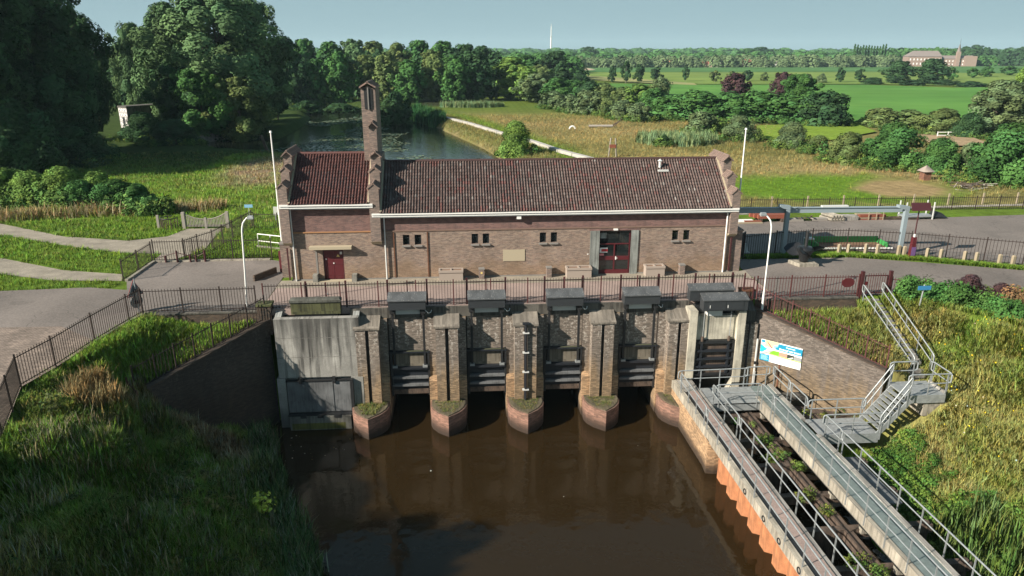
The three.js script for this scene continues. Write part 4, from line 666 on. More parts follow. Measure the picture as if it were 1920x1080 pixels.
railing('galvanised railing on the near edge of the side platform', [[[20.95, QY, -35.96], [24.2, QY, -35.96]]], { every: 1.4 });
railing('sloping galvanised handrail on the far side of the steel steps', [[[24.3, QY, -37.86], [25.6, -3.3, -37.86]]], { every: 0.5 });
railing('sloping galvanised handrail on the near side of the steel steps', [[[24.3, QY, -35.94], [25.6, -3.3, -35.94]]], { every: 0.5 });
railing('galvanised railing on the near edge of the upper landing', [[[25.95, -3.2, -36.32], [28.1, -3.2, -36.32]]], { every: 1.2 });
railing('short galvanised railing at the left back of the upper landing', [[[25.9, -3.2, -38.15], [27.2, -3.2, -38.15]]], { every: 1.1 });
railing('short galvanised railing at the right end of the upper landing', [[[28.3, -3.2, -37.9], [28.3, -3.2, -36.5]]], { every: 1.2 });
railing('long sloping handrail left of the slope stairs', [[[27.15, -0.3, -44.5], [27.8, -3.1, -39.3]]], { h: 1.15, every: 1.4 });
railing('long sloping handrail right of the slope stairs', [[[28.62, -0.3, -44.7], [28.9, -3.0, -39.1]]], { h: 1.25, every: 1.4 });
{
  const s = thing('slope_stairs', 'narrow grey concrete stairs climbing the grass slope to the maroon gate', 'stairs');
  for (let k = 0; k < 16; k++) { const f = k / 15, z = lerp(-44.7, -39.0, f), x = lerp(27.95, 28.2, f), y = Math.max(lerp(-0.25, -3.15, f), height(x, z) + 0.06, height(x - 0.3, z) + 0.04); part('step', bx(x - 0.48, x + 0.48, y - 0.3, y, z - 0.17, z + 0.17), M.darkslab, s); }
}
for (const o of scene.children) if (/^(quay_wall|walkway|beam_grid)$/.test(o.name)) swing(o);
// information sign on the slanting wall
{
  const s = thing('information_sign', 'blue and white information board for the fish pass in front of the right wing wall', 'sign', [21.16, 0, -43.07], -Math.PI / 4);
  const W = 2.78, Hh = 1.5, y1 = -2.58, W2 = 1024, H2 = 552, cv = document.createElement('canvas'); cv.width = W2; cv.height = H2; const g = cv.getContext('2d');
  const P = (c, ...p) => { g.fillStyle = c; g.beginPath(); p.forEach(([x, y], i) => (i ? g.lineTo(x * W2, y * H2) : g.moveTo(x * W2, y * H2))); g.closePath(); g.fill(); };
  P('#eef2f2', [0, 0], [1, 0], [1, 1], [0, 1]); P('#d9dc9a', [0.1, 0], [0.45, 0], [0.45, 0.34], [0.1, 0.3]); P('#8fd3df', [0.3, 0.2], [0.44, 0.08], [0.44, 0.34], [0.34, 0.36]); P('#25c4de', [0, 0.24], [0.17, 0.42], [0.05, 0.62], [0, 0.62]); P('#9a9a98', [0.03, 0.68], [0.3, 0.4], [0.33, 0.45], [0.06, 0.74]); P('#a7a7a4', [0.07, 0.2], [0.22, 0.44], [0.19, 0.47], [0.05, 0.24]); P('#e8606c', [0.15, 0.03], [0.29, 0.3], [0.26, 0.35], [0.14, 0.08]); P('#0d86a8', [0.01, 0.02], [0.1, 0.02], [0.1, 0.14], [0.01, 0.14]);
  P('#6fae2a', [0.2, 0.62], [0.32, 0.42], [0.46, 0.4], [0.46, 0.62]); P('#a88a78', [0.46, 0.42], [0.66, 0.4], [0.66, 0.62], [0.46, 0.62]); P('#2c3330', [0.66, 0.42], [0.82, 0.42], [0.82, 0.66], [0.66, 0.64]); P('#c9cfc0', [0.68, 0.6], [0.8, 0.5], [0.81, 0.56], [0.7, 0.64]); P('#8c8f90', [0.82, 0.42], [1, 0.44], [1, 0.62], [0.82, 0.64]); P('#a8cf7a', [0.2, 0.6], [1, 0.62], [1, 0.68], [0.2, 0.65]);
  P('#0f83a6', [0.42, 0.04], [1, 0.04], [1, 0.36], [0.38, 0.34], [0.36, 0.24], [0.42, 0.2]); P('#0f83a6', [0, 0.7], [0.24, 0.68], [0.24, 1], [0, 1]);
  g.fillStyle = '#ffffff'; g.textAlign = 'center'; g.textBaseline = 'middle'; g.font = 'bold 44px sans-serif'; g.fillText('Vispassage', 0.72 * W2, 0.13 * H2); g.font = 'bold 62px sans-serif'; g.fillText('Gemaal van Sasse', 0.71 * W2, 0.26 * H2);
  g.fillStyle = '#bfe3ee'; for (let i = 0; i < 7; i++) g.fillRect(0.03 * W2, (0.74 + i * 0.033) * H2, (0.14 + 0.05 * hash(i, 3)) * W2, 6);
  g.fillStyle = '#c22638'; for (let i = 0; i < 3; i++) g.fillRect(0.52 * W2, (0.69 + i * 0.03) * H2, 0.11 * W2, 9);
  g.fillStyle = '#777'; for (let i = 0; i < 4; i++) { g.fillRect((0.28 + i * 0.0) * W2, (0.78 + i * 0.03) * H2, 0.1 * W2, 4); g.fillRect((0.6 + i * 0.1) * W2, 0.8 * H2, 20, 44 + 14 * (i % 2)); g.fillRect((0.75) * W2, (0.71 + i * 0.02) * H2, 0.1 * W2, 3); }
  const t = new THREE.CanvasTexture(cv); t.colorSpace = THREE.SRGBColorSpace;
  const face = new THREE.PlaneGeometry(W, Hh); face.translate(0, y1 - Hh / 2, 0.035); face.userData.keep = true;
  part('panel', bx(-W / 2, W / 2, y1 - Hh, y1, 0, 0.03), M.white, s); part('print', face, std({ map: t, roughness: 0.5 }), s);
  part('post', bx(-0.05, 0.05, -8, y1 - 0.2, -0.1, 0.0), M.brown, s);
}
// ---------------------------------------------------------------- iron fences: posts, rails and pickets are parts
const unit = metric(new THREE.BoxGeometry(1, 1, 1)).translate(0, 0.5, 0);
function fence(label, pts, { h = 1.75, pitch = 0.19, every = 2.6, pm = M.fence, postM = pm, stepped = false, spike = true, name = 'iron_fence' } = {}) {
  const t = thing(name, label, 'fence', [0, 0, 0]); let count = 0;
  const rails = [], spare = [];
  for (let i = 0; i + 1 < pts.length; i++) {
    const a = pts[i], b = pts[i + 1], L = Math.hypot(b[0] - a[0], b[2] - a[2]), n = Math.max(1, Math.round(L / every)), P = (f) => [lerp(a[0], b[0], f), lerp(a[1], b[1], f), lerp(a[2], b[2], f)], ang = -Math.atan2(b[2] - a[2], b[0] - a[0]);
    for (let k = 0; k <= n; k++) { if (k === n && i + 2 < pts.length) continue; const p = P(k / n), m = piece('post', unit, postM, t, p[0], p[1] - 0.15, p[2], ang); m.scale.set(0.075, h + 0.22, 0.075); }
    for (let k = 0; k < n; k++) {
      const p = P((k + 0.01) / n), q = P((k + 0.99) / n);
      for (const y of [0.14, h - 0.14]) part('rail', beam([p[0], p[1] + y, p[2]], [q[0], q[1] + y, q[2]], 0.02, 0.05), pm, t);
      const c = Math.max(1, Math.round(L / n / pitch));
      for (let j = 1; j < c; j++) { const v = P((k + j / c) / n); if (count++ < 290) { const m = piece('picket', unit, pm, t, v[0], v[1] + 0.05, v[2], ang); m.scale.set(0.026, h - (spike ? 0.05 : 0.17), 0.026); } else spare.push(bx(v[0] - 0.013, v[0] + 0.013, v[1] + 0.05, v[1] + h, v[2] - 0.013, v[2] + 0.013)); }
    }
  }
  if (spare.length) part('pickets', spare, pm, t).userData.kind = 'stuff';
  return t;
}
const D = 0.0;
fence('long dark red iron fence along the bridge deck behind the hoist cabinets', [[-12.9, D, -45.12], [19.0, D, -45.12]], { every: 2.46, postM: M.fenceRed, h: 1.72 });
{ // the lift-out panels behind each cabinet, heavier posts with a locking tag
  const lock = ['leftmost, behind the mossy hood', 'behind the first hoist cabinet', 'behind the second hoist cabinet', 'behind the third hoist cabinet', 'behind the fourth hoist cabinet', 'rightmost, behind the pair of cabinets'];
  [-8.9, ...BAY, 16.9].forEach((c, i) => { const t = thing('deck_gate', 'maroon lift-out gate in the deck fence, ' + lock[i], 'gate', [c, 0, -45.22], 0, 'lift-out gates of the deck fence'); for (const s of [-1, 1]) part('post', bx(s * 1.28 - 0.06, s * 1.28 + 0.06, -0.1, 1.82, -0.05, 0.05), M.maroonDark, t); part('rail', bx(-1.2, 1.2, 1.5, 1.56, -0.02, 0.02), M.maroonDark, t); part('locking_bar', bx(-0.04, 0.04, 0.75, 1.74, -0.02, 0.025), M.fenceRed, t); part('tag', bx(0.05, 0.11, 0.9, 1.02, 0.0, 0.03), M.offwhite, t); });
}
fence('dark iron fence on the low wall between the traffic sign and the brick pier', [[-20.5, D, -44.95], [-18, D, -45.0], [-15.6, D, -45.05], [-13.4, D, -45.08]], { every: 2.5, h: 1.6 });
fence('dark iron fence along the paved strip on the left, running towards the viewer', [[-20.5, D, -44.9], [-20.8, D, -43.6], [-21.35, D, -40.3], [-21.75, D, -36.8], [-22.2, D, -34.4], [-20.3, D, -29.5], [-17.6, D, -23]], { every: 3.4, h: 1.7 });
const wt = (side, t, d = 0.35) => [side < 0 ? -12.6 - t - d * 0.7071 : 19.62 + t + d * 0.7071, wingTop(t) - 0.02, -44.68 + t - d * 0.7071];
fence('dark iron fence stepping down on top of the shaded left wing wall', [0, 0.9, 1.75, 2.6, 3.45, 4.3, 5.15, 6.05].map((t) => wt(-1, t)), { every: 9, h: 1.65, pitch: 0.2 });
fence('short maroon end panel where the left wing wall meets the tall grass', [[-18.95, -3.05, -38.2], [-18.2, -3.55, -37.55]], { every: 9, h: 1.6, pm: M.fenceRed });
fence('brownish red iron fence on top of the sunlit right wing wall', [0, 0.9, 1.75, 2.6, 3.45, 4.3, 5.15, 6.05].map((t) => wt(1, t)), { every: 9, h: 1.6, pitch: 0.2, pm: M.fenceRed });
fence('maroon corner fence beside the right lamp post', [[18.95, 0.0, -45.06], [19.6, -0.05, -44.95]], { every: 9, h: 1.55, pm: M.maroonDark });
fence('dark red iron fence between the right lamp post and the maroon gate', [[19.9, D, -45.1], [27.0, D, -45.05]], { every: 2.4, h: 1.5, pm: M.fenceRed });
{
  const g = thing('garden_gate', 'narrow maroon iron gate between two thick posts at the top of the slope stairs', 'gate', [27.2, 0, -45.05]);
  for (const x of [0, 2.0]) part('gate_post', bx(x - 0.1, x + 0.1, -0.3, 1.75, -0.1, 0.1), M.maroonDark, g);
  part('frame', [bx(0.2, 1.82, 1.38, 1.45, -0.02, 0.02), bx(0.2, 1.82, 0.15, 0.22, -0.02, 0.02), bx(0.2, 0.26, 0.22, 1.38, -0.02, 0.02), bx(1.76, 1.82, 0.22, 1.38, -0.02, 0.02)], M.maroonDark, g);
  for (let k = 1; k < 9; k++) part('picket', bx(0.26 + k * 0.167 - 0.014, 0.26 + k * 0.167 + 0.014, 0.1, 1.6, 0.021, 0.045), M.fenceRed, g);
  part('lock', bx(0.24, 0.4, 0.75, 1.0, -0.05, 0.06), M.maroon, g);
  const p = thing('notice_plate', 'maroon octagonal plate hanging on the fence left of the narrow gate', 'sign', [26.2, 0, -44.98]); const o = new THREE.CylinderGeometry(0.48, 0.48, 0.03, 8); o.rotateY(Math.PI / 8); o.rotateX(Math.PI / 2); o.scale(1, 0.72, 1); o.translate(0, 0.98, 0); part('plate', o, M.maroon, p);
}
fence('thin iron fence half hidden in the hedge right of the maroon gate', [[29.4, D, -45.1], [33.2, D - 0.1, -43.6]], { every: 2.4, h: 1.25, pm: M.fenceRed });
fence('tall dark iron fence between the drive and the storage yard', [[22.6, D, -54.5], [25.7, D, -55.6], [29, D, -56.1], [32, D, -56.0], [36.6, D, -54.6], [43.7, D, -51.1], [50, D, -47.6]], { every: 2.65, h: 2.0, pitch: 0.23 });
fence('far iron fence behind the storage yard and the pale concrete strip', [[21.8, -0.05, -72.1], [44, -0.05, -71.7], [70, -0.05, -71.2]], { every: 2.65, h: 1.45, pitch: 0.24 });
{
  const g = thing('yard_gate', 'open black iron gate leaf beside the right gable', 'gate', [22.3, 0, -54.5], 0.9); part('frame', [bx(0, 0.08, 0, 2.1, -0.04, 0.04), bx(1.0, 1.08, 0, 2.1, -0.04, 0.04), bx(0.08, 1.0, 2.02, 2.1, -0.03, 0.03), bx(0.08, 1.0, 0.1, 0.18, -0.03, 0.03)], M.black, g); for (let k = 1; k < 6; k++) part('bar', bx(0.08 + k * 0.155 - 0.02, 0.08 + k * 0.155 + 0.02, 0.18, 2.02, -0.015, 0.015), M.black, g);
}
fence('iron fence at the left side of the forecourt, next to the grass strip', [[-24.75, D, -52.1], [-24.65, D, -57.15]], { every: 2.6, h: 1.6 });
fence('iron fence across the back of the forecourt', [[-24.5, D, -57.2], [-15.3, D, -57.15]], { every: 3.1, h: 1.75 });
fence('dark iron fence running back diagonally from the forecourt beside the path', [[-22.2, D, -57.4], [-21.6, D, -58.8], [-20.9, D, -60.3], [-20.3, D, -63.8], [-19.75, D, -68.2]], { every: 1.9, h: 1.75 });
fence('short iron fence behind the lawn left of the station', [[-19.6, D, -68.2], [-15.0, D, -67.4]], { every: 2.6, h: 1.5 });
{ // the low swing barrier and its stubby posts in front of the forecourt fence
  const s = thing('swing_barrier', 'low maroon swing barrier with stubby posts at the back of the forecourt', 'barrier', [-22.6, 0, -56.85]);
  for (const [x, h] of [[-0.9, 0.55], [0.0, 0.95], [1.0, 0.6], [1.45, 0.6], [2.15, 0.95]]) part('post', cyl(x, 0, h, 0, 0.075), M.maroonDark, s);
  for (const [a, b] of [[[-1.6, 0.35], [0, 0.8]], [[0, 0.8], [1.0, 0.5]], [[1.45, 0.4], [2.15, 0.75]]]) part('bar', bar([a[0], a[1], 0], [b[0], b[1], 0], 0.03), M.maroonDark, s);
  const g = thing('small_gate', 'maroon iron gate standing open beside the left corner of the station', 'gate', [-13.75, 0, -53.6], Math.PI / 2 - 0.15);
  part('gate_post', [bx(-0.08, 0.08, 0, 1.65, -0.08, 0.08)], M.maroon, g); part('gate_post', [bx(1.2, 1.34, 0, 1.5, -0.06, 0.06)], M.maroonDark, g);
  for (const y of [0.2, 0.8, 1.4]) part('rail', bx(0.08, 1.2, y, y + 0.06, -0.02, 0.02), M.maroonDark, g); for (let k = 1; k < 7; k++) part('picket', bx(k * 0.165 - 0.012, k * 0.165 + 0.012, 0.1, 1.5, 0.021, 0.04), M.maroonDark, g);
  const w = thing('kerb_wall', 'low dark kerb wall slanting across the forecourt beside the small gate', 'kerb'); part('wall', beam([-14.1, 0.2, -53.4], [-15.2, 0.2, -51.3], 0.14, 0.5), M.lowbrick, w);
  const k = thing('stone_kerb', 'raised stone kerb under the fence at the left side of the forecourt', 'kerb'); for (let i = 0; i < 5; i++) part('kerb_stone', beam([-24.5, 0.06, -52.0 - i * 1.0], [-24.45, 0.06, -52.97 - i * 1.0], 0.22, 0.16), M.stone, k); for (let i = 0; i < 9; i++) part('kerb_stone', beam([-24.4 + i * 1.0, 0.05, -57.02], [-23.43 + i * 1.0, 0.05, -57.02], 0.2, 0.14), M.stone, k);
  const b = thing('brick_pier', 'square brick pier joining the left gable to the small gate', 'pier'); part('shaft', bx(-13.35, -12.45, -0.1, 2.5, -53.2, -52.2), M.gable, b); part('cap', bx(-13.4, -12.4, 2.5, 2.6, -53.25, -52.15), M.sill, b);
  const h = thing('hand_railing', 'white handrail beside the grass at the left back of the station', 'railing', [0, 0, 0]);
  part('top_rail', bar([-17.4, 1.15, -61.2], [-14.0, 1.15, -59.6], 0.045), M.white, h); part('middle_rail', bar([-17.4, 0.55, -61.2], [-14.0, 0.55, -59.6], 0.035), M.white, h); for (const f of [0, 0.35, 0.7, 1]) part('post', cyl(lerp(-17.4, -14, f), -0.1, 1.15, lerp(-61.2, -59.6, f), 0.035), M.white, h); part('kerb', beam([-17.5, 0.08, -61], [-14, 0.08, -59.4], 0.25, 0.2), M.stone, h);
  const bb = thing('white_board', 'plain white board on posts behind the left flagpole', 'sign', [-18.0, 0, -71.6]); part('board', bx(-0.55, 0.55, 0.5, 1.35, -0.03, 0.03), M.offwhite, bb); for (const x of [-0.4, 0.4]) part('post', bx(x - 0.04, x + 0.04, 0, 0.5, -0.03, 0.03), M.galv, bb);
  const bs = thing('blue_sign', 'small pale blue sign on a thin post behind the diagonal fence', 'sign', [-21.2, 0, -72.6]); part('plate', bx(-0.4, 0.4, 1.1, 1.4, -0.02, 0.02), std({ color: lin(0.2, 0.42, 0.62) }), bs); part('post', cyl(0, 0, 1.1, 0, 0.04), M.galv, bs);
}
// wooden double field gate
{
  const g = thing('wooden_gate', 'weathered wooden double gate with a dipping top across the path', 'gate', [-26.2, 0, -68.7]);
  for (const x of [0, 4.05]) part('gate_post', bx(x - 0.14, x + 0.14, -0.1, 1.55, -0.14, 0.14), M.greyWood, g);
  part('gate_post', bx(2.0 - 0.1, 2.0 + 0.1, -0.05, 1.0, -0.08, 0.08), M.greyWood, g);
  for (const s of [0, 1]) { const x0 = s ? 2.12 : 0.16, x1 = s ? 3.9 : 1.9, top = (f) => (s ? lerp(0.85, 1.4, f * f) : lerp(1.4, 0.85, 1 - (1 - f) * (1 - f))); const lf = part('leaf', [bx(x0, x1, 0.18, 0.32, -0.04, 0.04)], M.greyWood, g); part('top_rail', tube([0, 0.25, 0.5, 0.75, 1].map((f) => [lerp(x0, x1, f), top(f), 0]), 0.05, 5, 12), M.greyWood, lf); for (let k = 0; k < 13; k++) { const f = (k + 0.5) / 13, x = lerp(x0, x1, f); part('slat', bx(x - 0.03, x + 0.03, 0.12, top(f) - 0.04, 0.041, 0.07), M.greyWood, lf); } }
  const k = thing('kissing_gate', 'dark round wooden kissing gate left of the double gate', 'gate', [-27.6, 0, -68.9]); part('ring', [(() => { const q = new THREE.TorusGeometry(0.75, 0.05, 5, 16, Math.PI * 1.5); q.rotateX(Math.PI / 2); q.translate(0, 1.0, 0); return q; })()], M.black, k); for (let i = 0; i < 9; i++) { const a = (i / 9) * Math.PI * 1.5; part('slat', bx(0.75 * Math.cos(a) - 0.03, 0.75 * Math.cos(a) + 0.03, 0, 1.05, 0.75 * Math.sin(a) - 0.03, 0.75 * Math.sin(a) + 0.03), M.timber, k); } part('post', bx(-1.15, -0.93, 0, 1.25, -0.1, 0.1), M.greyWood, k);
}
// lamp posts
[['curved white lamp post rising in front of the left fence', -14.15, -1.1, -45.6, -13.9, 6.0, 0.5, -0.2], ['curved white lamp post at the corner of the right wing wall', 20.2, -0.75, -44.6, 20.2, 5.9, -0.6, -0.25]].forEach(([l, x, y, z, x2, h, ox, oz]) => {
  const t = thing('street_lamp', l, 'street lamp', [x, y, z], 0, 'curved white street lamps'); const H = h - y, dx = x2 - x;
  part('pole', [cyl(0, 0, 1.4, 0, 0.085, 0.07), tube([[0, 1.4, 0], [dx * 0.5, H * 0.5, 0], [dx, H - 0.85, 0], [dx + ox * 0.15, H - 0.4, oz * 0.3], [dx + ox * 0.6, H - 0.08, oz * 0.8], [dx + ox, H, oz]], 0.052, 8, 30)], M.white, t);
  const hd = part('lamp_head', hexa([[dx + ox - 0.16, H - 0.1, oz + 0.14], [dx + ox + 0.26, H - 0.1, oz + 0.14], [dx + ox + 0.26, H - 0.1, oz - 0.14], [dx + ox - 0.16, H - 0.1, oz - 0.14], [dx + ox - 0.1, H + 0.07, oz + 0.1], [dx + ox + 0.22, H + 0.07, oz + 0.1], [dx + ox + 0.22, H + 0.07, oz - 0.1], [dx + ox - 0.1, H + 0.07, oz - 0.1]]), M.galv, t); part('diffuser', bx(dx + ox - 0.1, dx + ox + 0.2, H - 0.16, H - 0.1, oz - 0.1, oz + 0.1), M.offwhite, hd);
});
// signs
{
  const s = thing('traffic_sign', 'grey backs of a triangular and a round traffic sign at the fence corner', 'traffic sign', [-20.85, -0.5, -45.2], 1.0);
  part('post', cyl(0, -0.4, 2.75, 0, 0.04), M.galv, s); const tri = new THREE.ExtrudeGeometry(new THREE.Shape([new THREE.Vector2(-0.52, 1.62), new THREE.Vector2(0.52, 1.62), new THREE.Vector2(0, 2.6)]), { depth: 0.025, bevelEnabled: false }); tri.translate(0, 0, -0.09); part('triangle', tri, M.galvDark, s);
  const rim = new THREE.ExtrudeGeometry(new THREE.Shape([new THREE.Vector2(-0.58, 1.58), new THREE.Vector2(0.58, 1.58), new THREE.Vector2(0, 2.68)]), { depth: 0.01, bevelEnabled: false }); rim.translate(0, 0, -0.105); part('triangle_rim', rim, M.red, s);
  const d = new THREE.CylinderGeometry(0.42, 0.42, 0.03, 24); d.rotateX(Math.PI / 2); d.translate(0, 1.2, -0.08); part('disc', d, M.galvDark, s); part('bracket', [bx(-0.12, 0.12, 1.1, 1.3, -0.07, 0.06), bx(-0.12, 0.12, 1.85, 2.05, -0.07, 0.06)], M.steel, s);
  const b = thing('street_name_sign', 'blue name plate on a leaning grey post in the grass beside the hedge', 'sign', [30.15, -0.95, -43.0]); part('post', bar([0, -0.2, 0], [0.12, 2.35, 0.05], 0.05), M.galv, b); part('plate', bx(-0.33, 0.55, 2.0, 2.28, 0.1, 0.13), M.blue, b);
  for (const [l, x, y, z, h] of [['leaning wooden stake in the grass below the hedge', 33.5, -1.1, -42.3, 1.1], ['short wooden stump in the hedge at the right', 35.6, -0.9, -40.6, 0.7]]) { const k = thing('stake', l, 'stake', [x, y, z], 0, ''); delete k.userData.group; part('shaft', bar([0, -0.3, 0], [0.12, h, 0.02], 0.09), M.greyWood, k); }
}
// ---------------------------------------------------------------- the storage yard and drive on the right
{
  const c = thing('crane_runway', 'pale blue grey crane beam carried by two leaning box columns in the yard', 'crane', [0, 0, 0]);
  for (const [x, z] of [[26.45, -55.75], [35.95, -54.9]]) { const col = part('column', bx(x - 0.16, x + 0.16, -0.1, 3.9, z - 0.16, z + 0.16), M.crane, c); part('head', hexa([[x - 0.72, 3.95, z + 0.17], [x + 0.18, 3.7, z + 0.17], [x + 0.18, 3.7, z - 0.3], [x - 0.72, 3.95, z - 0.3], [x - 0.72, 4.18, z + 0.17], [x + 0.18, 4.06, z + 0.17], [x + 0.18, 4.06, z - 0.3], [x - 0.72, 4.18, z - 0.3]]), M.crane, col); }
  part('beam', beam([20.6, 3.62, -56.3], [36.4, 3.62, -55.7], 0.24, 0.4), M.crane, c); part('flange', beam([20.6, 3.845, -56.3], [36.4, 3.845, -55.7], 0.42, 0.04), M.crane, c);
  part('trolley', bx(29.4, 31.6, 3.88, 3.98, -56.2, -55.85), M.offwhite, c);
  const s = thing('information_post', 'maroon information pillar with a tilted board on a tall pole', 'sign', [36.35, 0, -53.9]);
  part('pedestal', hexa([[-0.2, 0, 0.2], [0.22, 0, 0.2], [0.22, 0, -0.2], [-0.2, 0, -0.2], [-0.13, 1.75, 0.14], [0.15, 1.75, 0.14], [0.15, 1.75, -0.14], [-0.13, 1.75, -0.14]]), M.maroon, s); part('picture', bx(-0.17, 0.19, 0.25, 0.95, 0.19, 0.215), std({ color: lin(0.12, 0.06, 0.18) }), s); part('collar', cyl(0.01, 1.75, 2.0, 0, 0.09), M.offwhite, s); part('pole', cyl(0.01, 2.0, 4.1, 0, 0.05), M.maroonDark, s); part('board', hexa([[-0.75, 3.95, 0.3], [0.85, 3.95, 0.3], [0.85, 4.0, 0.24], [-0.75, 4.0, 0.24], [-0.6, 4.45, -0.2], [1.0, 4.45, -0.2], [1.0, 4.5, -0.26], [-0.6, 4.5, -0.26]]), M.maroonDark, s);
  const p = thing('propeller_monument', 'black pump propeller mounted on a pale concrete slab in the drive', 'monument', [26.7, 0, -52.55]);
  part('slab', plan([[-0.95, -0.62], [0.75, -0.62], [1.0, 0.55], [-0.55, 0.62]], 0, 0.28, 0.03), M.stone, p);
  const hub = new THREE.LatheGeometry([[0.0, 0.28], [0.3, 0.28], [0.34, 0.42], [0.42, 0.75], [0.62, 1.15], [0.64, 1.35], [0.5, 1.5], [0, 1.55]].map((v) => new THREE.Vector2(...v)), 22); part('hub', hub, M.propeller, p);
  part('shaft', cyl(0.05, 1.5, 2.75, 0, 0.13), M.black, p);
  for (let k = 0; k < 3; k++) { const g = new THREE.PlaneGeometry(1.35, 0.95, 8, 5), q = g.attributes.position; for (let i = 0; i < q.count; i++) { const u = (q.getX(i) + 0.675) / 1.35, v = q.getY(i) / 0.95, wd = 0.55 + 0.75 * Math.sin(Math.PI * clamp(u * 0.85 + 0.12)), tw = lerp(0.95, 0.4, u); q.setXYZ(i, 0.35 + u * 1.25, 1.15 + v * wd * Math.sin(tw) * 0.95 + 0.12 * u, v * wd * Math.cos(tw)); } g.computeVertexNormals(); const b = g.clone(); b.translate(0, -0.05, 0); const a2 = 0.15 + (k * 2 * Math.PI) / 3; g.rotateY(a2); b.rotateY(a2); part('blade', [g, b], M.propeller, p); }
  const b = thing('green_tray', 'long low green tray with a white front edge holding brown soil, inside the yard fence', 'tray', [30.0, 0, -57.6], -0.06);
  part('back_board', bx(0, 5.9, 0, 0.75, -1.0, -0.92), M.green, b); part('side_board', bx(5.85, 5.95, 0, 0.6, -0.92, 0.85), M.green, b); part('front_edge', bx(-0.1, 6.3, 0.12, 0.24, 0.86, 0.96), M.white, b); part('soil', bx(0, 5.85, 0, 0.22, -0.92, 0.85), M.soil, b); part('end_board', bx(-0.1, 0, 0, 0.6, -0.92, 0.9), M.green, b);
  const bn = thing('green_box', 'small upright green box with a white lid beside the green tray', 'box', [29.15, 0, -56.9]); part('body', bx(-0.28, 0.28, 0, 0.95, -0.25, 0.25), M.green, bn); part('lid', bx(-0.32, 0.32, 0.95, 1.06, -0.28, 0.28), M.white, bn);
  const cone = thing('white_marker', 'small white pointed marker inside the yard fence', 'marker', [23.6, 0, -56.6]); part('cone', [cyl(0, 0.06, 0.75, 0, 0.22, 0.05), bx(-0.28, 0.28, 0, 0.06, -0.28, 0.28)], M.offwhite, cone);
  // bollards along the verge
  const nth = ['leftmost', 'second', 'third', 'fourth', 'fifth', 'sixth', 'seventh', 'eighth', 'ninth', 'tenth', 'eleventh', 'twelfth', 'last'];
  let proto; [[31, -55.3], [31.8, -55.3], [33.3, -55.3], [34.2, -55.1], [35.7, -54.6], [36.0, -54.3], [37.5, -53.6], [38.4, -53.2], [39.9, -52.5], [40.6, -52.1], [42, -51.4], [42.8, -51], [44.2, -50.3]].forEach(([x, z], i) => {
    let o; if (!proto) { o = proto = thing('wooden_bollard', '', 'bollard', [0, 0, 0], 0, 'pale wooden bollards on the verge below the yard fence'); part('shaft', bx(-0.11, 0.11, -0.1, 0.82, -0.11, 0.11), M.paleWood, o); part('top', hexa([[-0.11, 0.82, 0.11], [0.11, 0.82, 0.11], [0.11, 0.82, -0.11], [-0.11, 0.82, -0.11], [-0.05, 0.9, 0.05], [0.05, 0.9, 0.05], [0.05, 0.9, -0.05], [-0.05, 0.9, -0.05]]), M.paleWood, o); } else { o = proto.clone(); o.name = numbered('wooden_bollard'); scene.add(o); o.userData = { ...proto.userData }; }
    o.position.set(x, 0, z); o.rotation.y = hash(i, 2) * 0.6; o.userData.label = nth[i] + ' pale wooden bollard on the verge below the yard fence';
  });
  // far posts behind the concrete strip
  let pp; for (let i = 0; i < 9; i++) { let o; if (!pp) { o = pp = thing('fence_stake', '', 'post', [0, 0, 0], 0, 'pale stakes of the wire fence behind the yard'); part('shaft', bx(-0.07, 0.07, -0.1, 1.25, -0.07, 0.07), M.paleWood, o); } else { o = pp.clone(); o.name = numbered('fence_stake'); scene.add(o); o.userData = { ...pp.userData }; } o.position.set(29.2 + i * 4.0, -0.05, -73.9 - 0.05 * i); o.userData.label = nth[i] + ' pale stake from the left, behind the far iron fence of the yard'; }
  // stored material along the back of the yard
  const pile = (name, label, x, z, build) => { const t = thing(name, label, 'stored material', [x, 0, z]); build(t); return t; };
  pile('slab_stack', 'white slab lying at the left end of the stored material', 27.2, -67.6, (t) => { part('slab', bx(-0.2, 1.5, 0, 0.14, -0.5, 0.5), M.white, t); part('plank', bx(-0.3, 2.1, 0.0, 0.1, 0.6, 0.9), M.paleWood, t); });
  pile('steel_beams', 'stack of rust red steel beams in the yard', 28.7, -67.8, (t) => { for (let k = 0; k < 3; k++) part('beam', bx(-0.2 + 0.25 * k, 3.3, 0.35 + 0.0, 0.72, -0.6 + k * 0.42, -0.25 + k * 0.42), M.rustbeam, t); part('beam', bx(-1.1, 0.6, 0, 0.2, 0.5, 0.75), M.rustbeam, t); for (const x of [0.5, 2.6]) part('bearer', bx(x, x + 0.25, 0, 0.35, -0.65, 0.7), M.timber, t); });
  pile('plank_stack', 'flat grey planks left of the first crane column', 32.1, -67.8, (t) => { for (let k = 0; k < 3; k++) part('plank', bx(0, 1.6, 0.07 * k, 0.07 * k + 0.055, -0.5 + 0.1 * k, 0.5 - 0.06 * k), M.greyWood, t); });
  pile('scrap_heap', 'small heap of dark scrap right of the first crane column', 33.3, -67.9, (t) => { for (let k = 0; k < 7; k++) part('scrap', beam([0.3 * k, 0.1 + 0.1 * hash(k, 1), -0.4], [0.3 * k - 0.3, 0.25 + 0.3 * hash(k, 5), 0.5], 0.14, 0.1), k % 2 ? M.timber : M.black, t); });
  pile('board_stack', 'pale boards lying flat beside the row of whitish pipes', 34.7, -67.9, (t) => { for (let k = 0; k < 4; k++) part('board', bx(0, 1.5, 0.06 * k, 0.06 * k + 0.05, -0.5 + 0.12 * k, 0.4), M.greyWood, t); });
